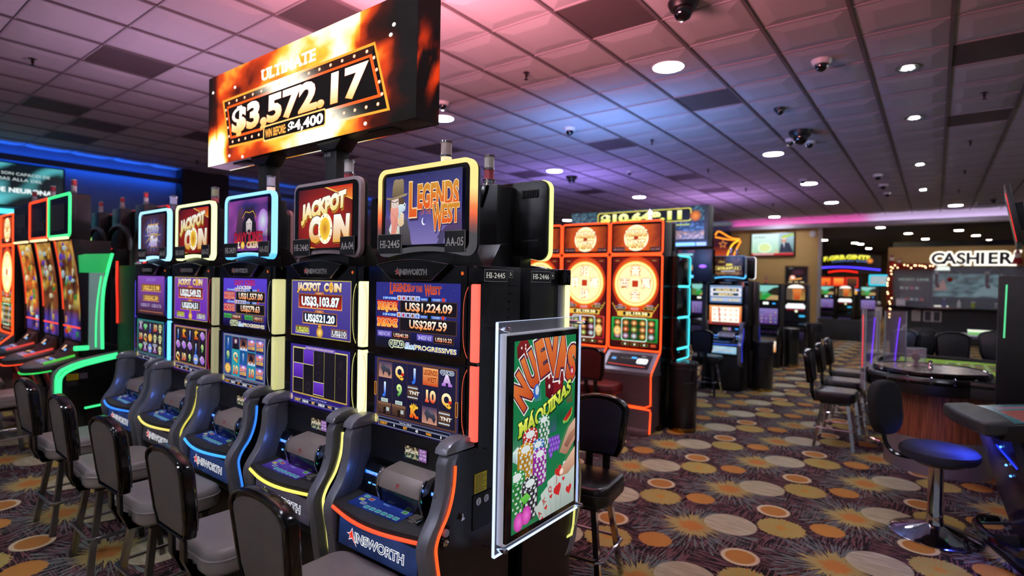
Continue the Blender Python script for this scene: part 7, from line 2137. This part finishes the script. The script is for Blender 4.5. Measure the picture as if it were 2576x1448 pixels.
# ------------------------------------------------------------------ curved-screen machines past the end of the front row
def curved_machine(label, x, y, top_c, beacon_=('b03038', 'c8b8b4', 0, 0), seed=1, side=False, edge='ff4a28'):
    t = thing('slot_machine', label, 'slot machine', (x, y, 0), 0, 'curved-screen machines')
    prof = [(.02, 1.84), (.055, 1.62), (.078, 1.42), (.09, 1.20), (.095, .92)]
    ps = smooth_line(prof, 3)
    P('cabinet', BLACK, t, lambda g: g.prism([(q[0] + .006, q[1]) for q in ps] + [(.12, .70), (.12, 0), (.42, 0), (.42, .86), (.26, .90), (.24, 1.5), (.30, 1.6), (.30, 1.84)], 'x', -.30, .30, .004), key='cv_cab')
    P('base', BLACK, t, lambda g: g.box(-.28, .28, -.02, .40, 0, .45, .01), key='cv_base')
    # the curved picture
    a = Art(.0001)
    rg = random.Random(seed)
    n = len(ps)
    hot = ('f0782c', 'f8d060') if seed == 1 else ('a85a28', 'e8b050')
    def colr(u, v):
        q = noise.noise((u * 4 + seed, v * 9, seed * 3.1))
        if v < .2:
            return mixc(C('201848'), C('5a48b8'), max(0, q + .4))
        if v > .88:
            return mixc(C('5a2810'), C(hot[1], 1.2 if seed == 1 else .9), max(0, q + .5))
        return mixc(C('2a1408'), C(hot[0], 1.2 if seed == 1 else .8), max(0, min(1, .45 + q * 1.1))) if q < .25 else mixc(C('6a8a48'), C(hot[1], 1.1), max(0, min(1, q)))
    b = len(a.v)
    nx = 12
    for k, (yy, zz) in enumerate(ps[::-1]):
        for i in range(nx + 1):
            a.v.append((-.245 + .49 * i / nx, yy - .004, zz - .01 if k == n - 1 else zz + .015 if k == 0 else zz))
            a.c.append(colr(i / nx, k / (n - 1)))
    for k in range(n - 1):
        for i in range(nx):
            q = b + k * (nx + 1) + i
            a.f.append((q, q + 1, q + nx + 2, q + nx + 1))
    # symbols on it
    for k in range(26):
        u, v = rg.uniform(-.2, .2), rg.uniform(.05, .95)
        i = min(n - 2, int(v * (n - 1)))
        yy, zz = ps[::-1][i]
        y2, z2 = ps[::-1][i + 1]
        f = v * (n - 1) - i
        yy, zz = yy + (y2 - yy) * f - .008 - k * .0002, zz + (z2 - zz) * f
        w, h = rg.uniform(.02, .06), rg.uniform(.015, .04)
        bb = len(a.v)
        a.v += [(u + w * math.cos(R(45 * q)), yy, zz + h * math.sin(R(45 * q))) for q in range(8)]
        cc = C(rg.choice(['f8c850', 'f04820', 'c8e8f0', 'e8a030', '6a4ac8', '3aa048', 'f8f0c0']), 1.0 if seed == 1 else .7)
        a.c += [mixc(cc, (0, 0, 0), .45 * (q > 3)) for q in range(8)]
        a.f.append(tuple(range(bb, bb + 8)))
    a.put('curved_screen', t)
    for s in (-1, 1):
        P('screen_edge', neon('e86a28' if s > 0 else edge, .9), t, lambda g: g.tube([(s * .262, q[0] - .004, q[1]) for q in ps[:-3]], .007, 6), key='cv_e%d%s' % (s, edge))
        P('edge_rail', BLACK, t, lambda g: g.prism([(q[0] - .012, q[1]) for q in ps] + [(q[0] + .03, q[1]) for q in ps[::-1]], 'x', *(sorted((s * .272, s * .302)))), key='cv_r%d' % s)
    P('lower_line', neon(edge, 1.1), t, lambda g: g.tube([(-.24, .086, 1.05), (.24, .086, 1.05)], .008, 6), key='cv_ll' + edge)
    # lit flat topper
    P('topper', BLACK, t, lambda g: (g.box(-.33, .33, -.01, .03, 1.865, 2.25, .008), g.box(-.1, .1, .03, .2, 1.84, 2.27, .01)), key='cv_top')
    P('topper_glass', mat('dark_glass', '14101a', .08), t, lambda g: g.box(-.305, .305, -.014, -.009, 1.89, 2.225), key='cv_tg')
    if top_c:
        P('topper_light', neon(*top_c), t, lambda g: g.tube([(p[0], -.012, p[1]) for p in rrect(-.32, 1.875, .32, 2.24, .02, 3)], .013, 6, True), key='cv_tl' + top_c[0])
    a = Art(.0002)
    for i in range(14):
        a.rect(-.28 + rg.uniform(0, .5), 1.9 + rg.uniform(0, .2), -.25 + rg.uniform(0, .5), 1.93 + rg.uniform(0, .25), C(rg.choice(['2a1c20', '201c1c', '2c2420']), .35))
    a.put('topper_screen', t, (0, -.0145, 0))
    P('lamp_row', neon('ffe0a8', 1.6), t, lambda g: g.box(-.25, .25, -.03, .0, 1.845, 1.862, .004), key='cv_lr')
    bottle_beacon(t, -.02, .10, 2.27, beacon_[1], beacon_[0], beacon_[2], beacon_[3])
    # console
    nose = [(-.27, .10), (-.27, -.12)] + [(-.27 + .54 * q / 10, -.12 - .16 * math.sin(math.pi * q / 10) ** .7) for q in range(1, 10)] + [(.27, -.12), (.27, .10)]
    P('deck', mat('deck_brown', '3a302c', .4), t, lambda g: g.prism(nose, 'z', .70, .745, .012, 2, warp=lambda v: (v[0], v[1], v[2] + (v[1] + .12) * .22)), key='cv_deck')
    P('deck_light', neon(edge if not side else '30e060', 1.0), t, lambda g: g.tube([(p[0], p[1], .695 + (p[1] + .12) * .22) for p in nose[1:-1]], .006, 6), key='cv_dl' + ('g' if side else edge))
    P('button_module', mat('module_brown', '6a4030', .45), t, lambda g: (g.prism([(-.02, .775), (.0, .80), (.085, .91), (.10, .91), (.10, .76)], 'x', -.16, .16, .006)), key='cv_bm')
    a = Art(.0002)
    a.rect(-.09, -.03, .09, .045, C('140e0c'))
    a.rect(-.06, -.015, .0, .035, C('e8b898', 1.0))
    a.rr(.02, -.02, .07, .0, .004, C('6ab0ff', 1.5))
    a.put('ticket_window', t, (0, .034, .853), (R(-38), 0, 0))
    a = Art(.0002)
    for q in range(5):
        a.rr(-.18 + q * .07, -.05 + .01 * (q % 2), -.13 + q * .07, -.02, .005, C(rg.choice(['58a0ff', '4a88e0', '9ad0ff', 'c8a878']), 1.2))
    a.grid(-.16, -.13, .1, -.07, 8, 3, lambda u, v: mixc(C('3a5a9a'), C('c8b080'), abs(noise.noise((u * 6, v * 3, seed)))))
    a.put('button_panel', t, (0, -.02, .772), (R(-77), 0, 0))
    P('deck_rib', neon('e84a40' if not side else '50c848', .7), t, lambda g: g.tube([(.2, -.16, .755), (.235, -.05, .785), (.24, .05, .81)], .012, 6), key='cv_rib' + ('g' if side else 'r'))
    P('front_panel', GLOSS, t, lambda g: g.prism([(-.10, .70), (-.02, .45), (.1, .45), (.1, .72)], 'x', -.25, .25, .006), key='cv_fp')
    P('lock', CHROME, t, lambda g: g.lathe([(.018, 0), (.018, -.012), (.0001, -.014)], ax='y', n=12), key='cv_lk', loc=(.1, -.07, .62))
    if side:
        GN = neon('3cf08c', 1.3)
        X0, X1 = .302, .328
        GP = mat('green_lit_panel', '8ab8b0', .35, emit=.22)
        P('side_head', mat('green_lit_head', '2cc868', .4, emit=.42), t, lambda g: g.prism([(.06, 1.55), (.05, 1.70), (.10, 1.715), (.31, 1.73), (.26, 1.55)], 'x', X0, X1, .006))
        P('side_neck', GP, t, lambda g: g.prism([(.13, 1.55), (.24, 1.55), (.245, .86), (.13, .86)], 'x', X0, X1, .004))
        P('neck_light', GN, t, lambda g: g.tube([(X1 + .003, q[0], q[1]) for q in smooth_line([(.30, 1.73), (.27, 1.60), (.235, 1.40), (.225, 1.15), (.23, .86)], 3)], .012, 6))
        P('neck_light', GN, t, lambda g: g.tube([(X1 + .001, q[0], q[1]) for q in smooth_line([(.215, 1.52), (.19, 1.30), (.18, 1.1), (.18, .88)], 3)], .006, 6))
        P('foot_light', GN, t, lambda g: g.box(X0, X1 + .01, .02, .13, .86, .90, .01))
        con = [(.36, .82), (.36, .36), (.10, .33), (-.115, .45), (-.115, .65), (-.085, .70), (-.04, .73), (.08, .772)]
        P('console_side', mat('console_black', '07070a', .3), t, lambda g: g.prism(con, 'x', X0, X1, .004))
        P('console_rim', SILVER, t, lambda g: g.tube([(X1, q[0], q[1]) for q in smooth_line([(.40, .835), (.36, .828), (.08, .78), (-.04, .738), (-.09, .71), (-.125, .655), (-.125, .45), (-.10, .40)], 2)], .012, 6))
        P('console_light', GN, t, lambda g: [g.tube([(X1 + .004, q[0] + d, q[1] - d) for q in smooth_line([(.36, .81), (.08, .758), (-.04, .715), (-.085, .675), (-.10, .62), (-.10, .46)], 2)], .014, 6) for d in (0, .024)])
        P('lower_light', GN, t, lambda g: g.tube([(X1 + .004, .10, .345), (X1 + .004, .34, .365)], .009, 6))
        P('back_cover', SILVER, t, lambda g: g.prism([(.36, .86), (.36, .36), (.46, .36), (.46, .86)], 'x', .05, X1, .01))
        a = Art(.0001)
        a.rect(0, 0, .085, .055, C('b89c18'))
        for q in range(3):
            a.rect(.008, .01 + q * .015, .075, .016 + q * .015, C('7a6810'))
        a.rect(.092, .005, .15, .055, C('5a5660'))
        a.rect(.0, -.05, .08, -.01, C('26262a'))
        a.put('warning_label', t, (X1 + .001, -.03, .605), (0, 0, R(90)), m=PRINT)
    return t
curved_machine('curved-screen machine with green neon side and green lit topper, end of its row', -6.32, 1.5, ('40f088', 1.3), seed=3, side=True)
curved_machine('curved-screen machine with orange-red lit topper, middle of three', -6.99, 1.5, ('ff4a20', 1.2), seed=2)
curved_machine('curved-screen machine with brightest picture and unlit topper, third from the end', -7.67, 1.5, None, seed=1)
q = coin_machine('red-framed machine at the edge of the frame beside the curved-screen machines', -8.62, 1.55, '招進財寶', 'green', ('HI-2410', 'AB-02'), 4)
q['group'] = 'curved-screen machines'
# back-to-back row behind the curved machines, seen from behind
for x, l in ((-8.2, 'rear-facing machine with beacon, leftmost of three dark backs'), (-7.48, 'rear-facing machine with beacon, middle of three dark backs'), (-6.78, 'rear-facing machine with beacon, closest of three dark backs')):
    t = thing('slot_machine', l, 'slot machine', (x, 2.4, 0), R(180), 'dark machine backs behind the curved-screen machines')
    P('cabinet', BLACK, t, lambda g: (g.box(-.28, .28, .0, .3, 0, 1.80, .01)), key='rb_c')
    P('topper', BLACK, t, lambda g: (g.box(-.31, .31, -.05, .0, 1.86, 2.27, .01), g.box(-.13, .13, .0, .12, 1.80, 2.29, .01)), key='rb_t')
    P('topper_light', neon('ff2a28', .9), t, lambda g: g.tube([(p[0], -.045, p[1]) for p in rrect(-.315, 1.855, .315, 2.275, .03, 3)], .009, 6, True), key='rb_l')
    P('rear_vent', MATTE, t, lambda g: [g.box(q, q + .012, .30, .304, 1.5, 1.6) for q in [-.2 + k * .03 for k in range(14)]], key='rb_v')
    bottle_beacon(t, 0, .06, 2.29, 'd0c4c0', 'c02830')
    P('hood_hoop', mat('hoop_black', '141418', .4), t, lambda g: g.tube([(.315 * math.cos(R(q)), .31, 1.78 + .26 * math.sin(R(q)) ** .8) for q in range(0, 181, 12)], .026, 8), key='rb_h')
t = thing('slot_machine', 'dark machine side with red neon edge and black hoop between the green machine and AA-01', 'slot machine', (-5.62, 2.05, 0), R(180))
P('cabinet', mat('side_brown_black', '120c0c', .5), t, lambda g: (g.box(-.24, .26, .0, .24, 0, 1.62, .01)))
P('red_edge', neon('f03020', 1.0), t, lambda g: g.tube([(.268, .244, 1.66), (.265, .246, 1.5), (.24, .247, 1.25), (.235, .247, 1.1)], .010, 6))
P('red_edge', neon('f03020', 1.0), t, lambda g: g.tube([(-.246, .20, 1.66), (-.246, .22, 1.54)], .012, 6))
P('hoop', mat('hoop_black', '141418', .4), t, lambda g: g.tube([(-.05 + .30 * math.cos(R(q)), .12, 1.60 + .40 * math.sin(R(q)) ** .75) for q in range(0, 181, 10)], .022, 8))
P('speaker_ball', CHROME, t, lambda g: g.sphere((.2, .1, 1.64), .03, 12))
# machines along the blue wall, facing the room
for k, (y, l, c1, c2) in enumerate(((3.0, 'machine by the blue wall with bright green-white screen under a black arch', 'a8f860', 'f8ffe0'), (3.55, 'machine by the blue wall with white and pink lit header', 'f8d8e8', 'ff80a0'), (4.1, 'machine by the blue wall with red header lines, closest to the black pillar', 'f8f0e0', 'c8a8ff'))):
    t = thing('slot_machine', l, 'slot machine', (-11.35, y, 0), R(90), 'machines along the blue wall')
    P('cabinet', BLACK, t, lambda g: (g.box(-.27, .27, 0, .5, 0, 1.85, .01), g.box(-.24, .24, .05, .3, 1.85, 2.35, .02)), key='bw_c')
    a = Art(.001)
    if k == 0:
        a.grid(-.18, 1.9, .18, 2.3, 6, 6, lambda u, v: mixc(C(c2, 1.5), C('60e830', 1.2), min(1, 2.2 * math.hypot(u - .5, v - .5))))
    else:
        a.rect(-.25, 2.03, .25, 2.10, C(c1, 1.4), C(c2, 1.3))
        a.rect(-.25, 2.16, .25, 2.18, C('f02028', 1.3))
    a.rect(-.2, 1.3, .2, 1.75, C('3a1418'), C('8a3a28'))
    a.put('screens', t, (0, .044 if k == 0 else -.004, 0))
    P('red_line', neon('ff2a20', 1.2), t, lambda g: (g.box(-.26, .26, -.012, .0, 1.86, 1.885), g.box(-.26, .26, -.012, .0, 1.79, 1.81)), key='bw_r')
    P('arch', GLOSS, t, lambda g: g.tube([(.235 * math.cos(R(q)), .03, 1.85 + .5 * math.sin(R(q)) ** .6) for q in range(0, 181, 12)], .028, 8), key='bw_a')
    P('orange_leg', neon('ff5a20', 1.1), t, lambda g: [g.prism([(q, 1.45), (q + .03, 1.45), (q + .06, 1.72), (q + .03, 1.72)], 'y', -.012, 0) for q in (-.26, .18)], key='bw_o')
# wall screen
t = thing('wall_television', 'wall screen with cyan picture and glowing cyan bar below on the blue wall', 'television', (-11.995, 2.1, 2.95), R(90))
P('housing', BLACK, t, lambda g: g.box(-.85, .78, -.09, 0, -.36, .37, .01))
a = Art(.001)
a.grid(-.82, -.33, .75, .34, 40, 18, lambda u, v: mixc(C('04161c'), C('6adfe8', 1.1), max(0, min(1, 1.6 * noise.noise((u * 5 - v * 2.2, v * 1.2 + u, 3)) + .12))))
for q, (t_, w) in enumerate((('LOS QUE SON CAPACES DE', .95), ('VER MAS ALLA DEL', .75))):
    a.text(t_, .1, .16 - q * .09, .045, C('d8e8e8'), w=w)
a.text('ENCENDE NEURONA', .05, -.12, .07, C('f0f8f8', 1.2), w=1.1, bold=.03)
a.put('screen', t, (0, -.092, 0))
P('light_bar', neon('58e8f0', 1.5), t, lambda g: g.box(-.85, .6, -.14, -.02, -.47, -.40, .01))
stool('grey stool at the curved-screen machine with green side', -6.1, 1.08, R(4), SETG, 'grey stools along the front row')
stool('grey stool at the middle curved-screen machine, mostly outside the frame', -6.95, 1.05, R(-5), SETG, 'grey stools along the front row')

# ------------------------------------------------------------------ pieces of a part hang under that part
SUB = {}
for par, kids in (('topper_housing', 'back_vent spine_fin topper_light topper_frame topper_bezel topper_screen topper_glass number_plate'), ('topper_neck', 'rating_label'),
                  ('acceptor_block', 'acceptor_mouth ticket_slot bill_slot'), ('acceptor_hood', 'hood_edge emblem'), ('button_deck', 'button_panel spin_button spin_cap deck_light'),
                  ('name_plate', 'plate_edge nameplate_lettering'), ('lower_body', 'belly_glass'), ('screen_bezel', 'upper_screen lower_screen hopper_lamp'), ('beacon_base', 'lower_lamp lamp_band lamp_cap upper_lamp'),
                  ('seat', 'seat_welt seat_pan'), ('back_rim', 'back_pad back_cover'), ('wheel_bowl', 'ball_track deflector number_ring rotor turret'), ('chip_lid', 'lid_print lid_handle'), ('felt', 'felt_layout'),
                  ('hat', 'hat_brim'), ('head', 'beard'), ('screen_glass', 'main_screen'), ('deck', 'touch_screen deck_rib'), ('front_panel', 'status_lamp'), ('side_wing', 'wing_light wing_panel inner_panel'),
                  ('topper', 'lamp_row'), ('acrylic_sheet', 'lit_edge standoff_bolt'), ('display_frame', 'poster_screen'), ('console_side', 'console_light console_rim lower_light'), ('top_sign', 'sign_frame sign_picture'), ('side_box', 'box_edge indicator'),
                  ('post', 'post_head post_foot'), ('window_glass', 'mullion')):
    for k in kids.split():
        SUB[k] = par
stem_of = lambda o: o.name.split('.')[0]
for root in [o for o in COL.objects if o.parent is None and o.type == 'EMPTY' and o.get('category')]:
    kids = list(root.children)
    by = {}
    for k in kids:
        by.setdefault(stem_of(k), []).append(k)
    for nm, group_ in by.items():
        pars = by.get(SUB.get(nm), [])
        for i, k in enumerate(group_):
            if not pars or k.type != 'MESH':
                continue
            p = pars[min(len(pars) - 1, i * len(pars) // len(group_))]
            if p.rotation_euler[:] != (0, 0, 0) or p.parent is not root:
                continue
            k.parent = p
            k.location = Vector(k.location) - Vector(p.location)
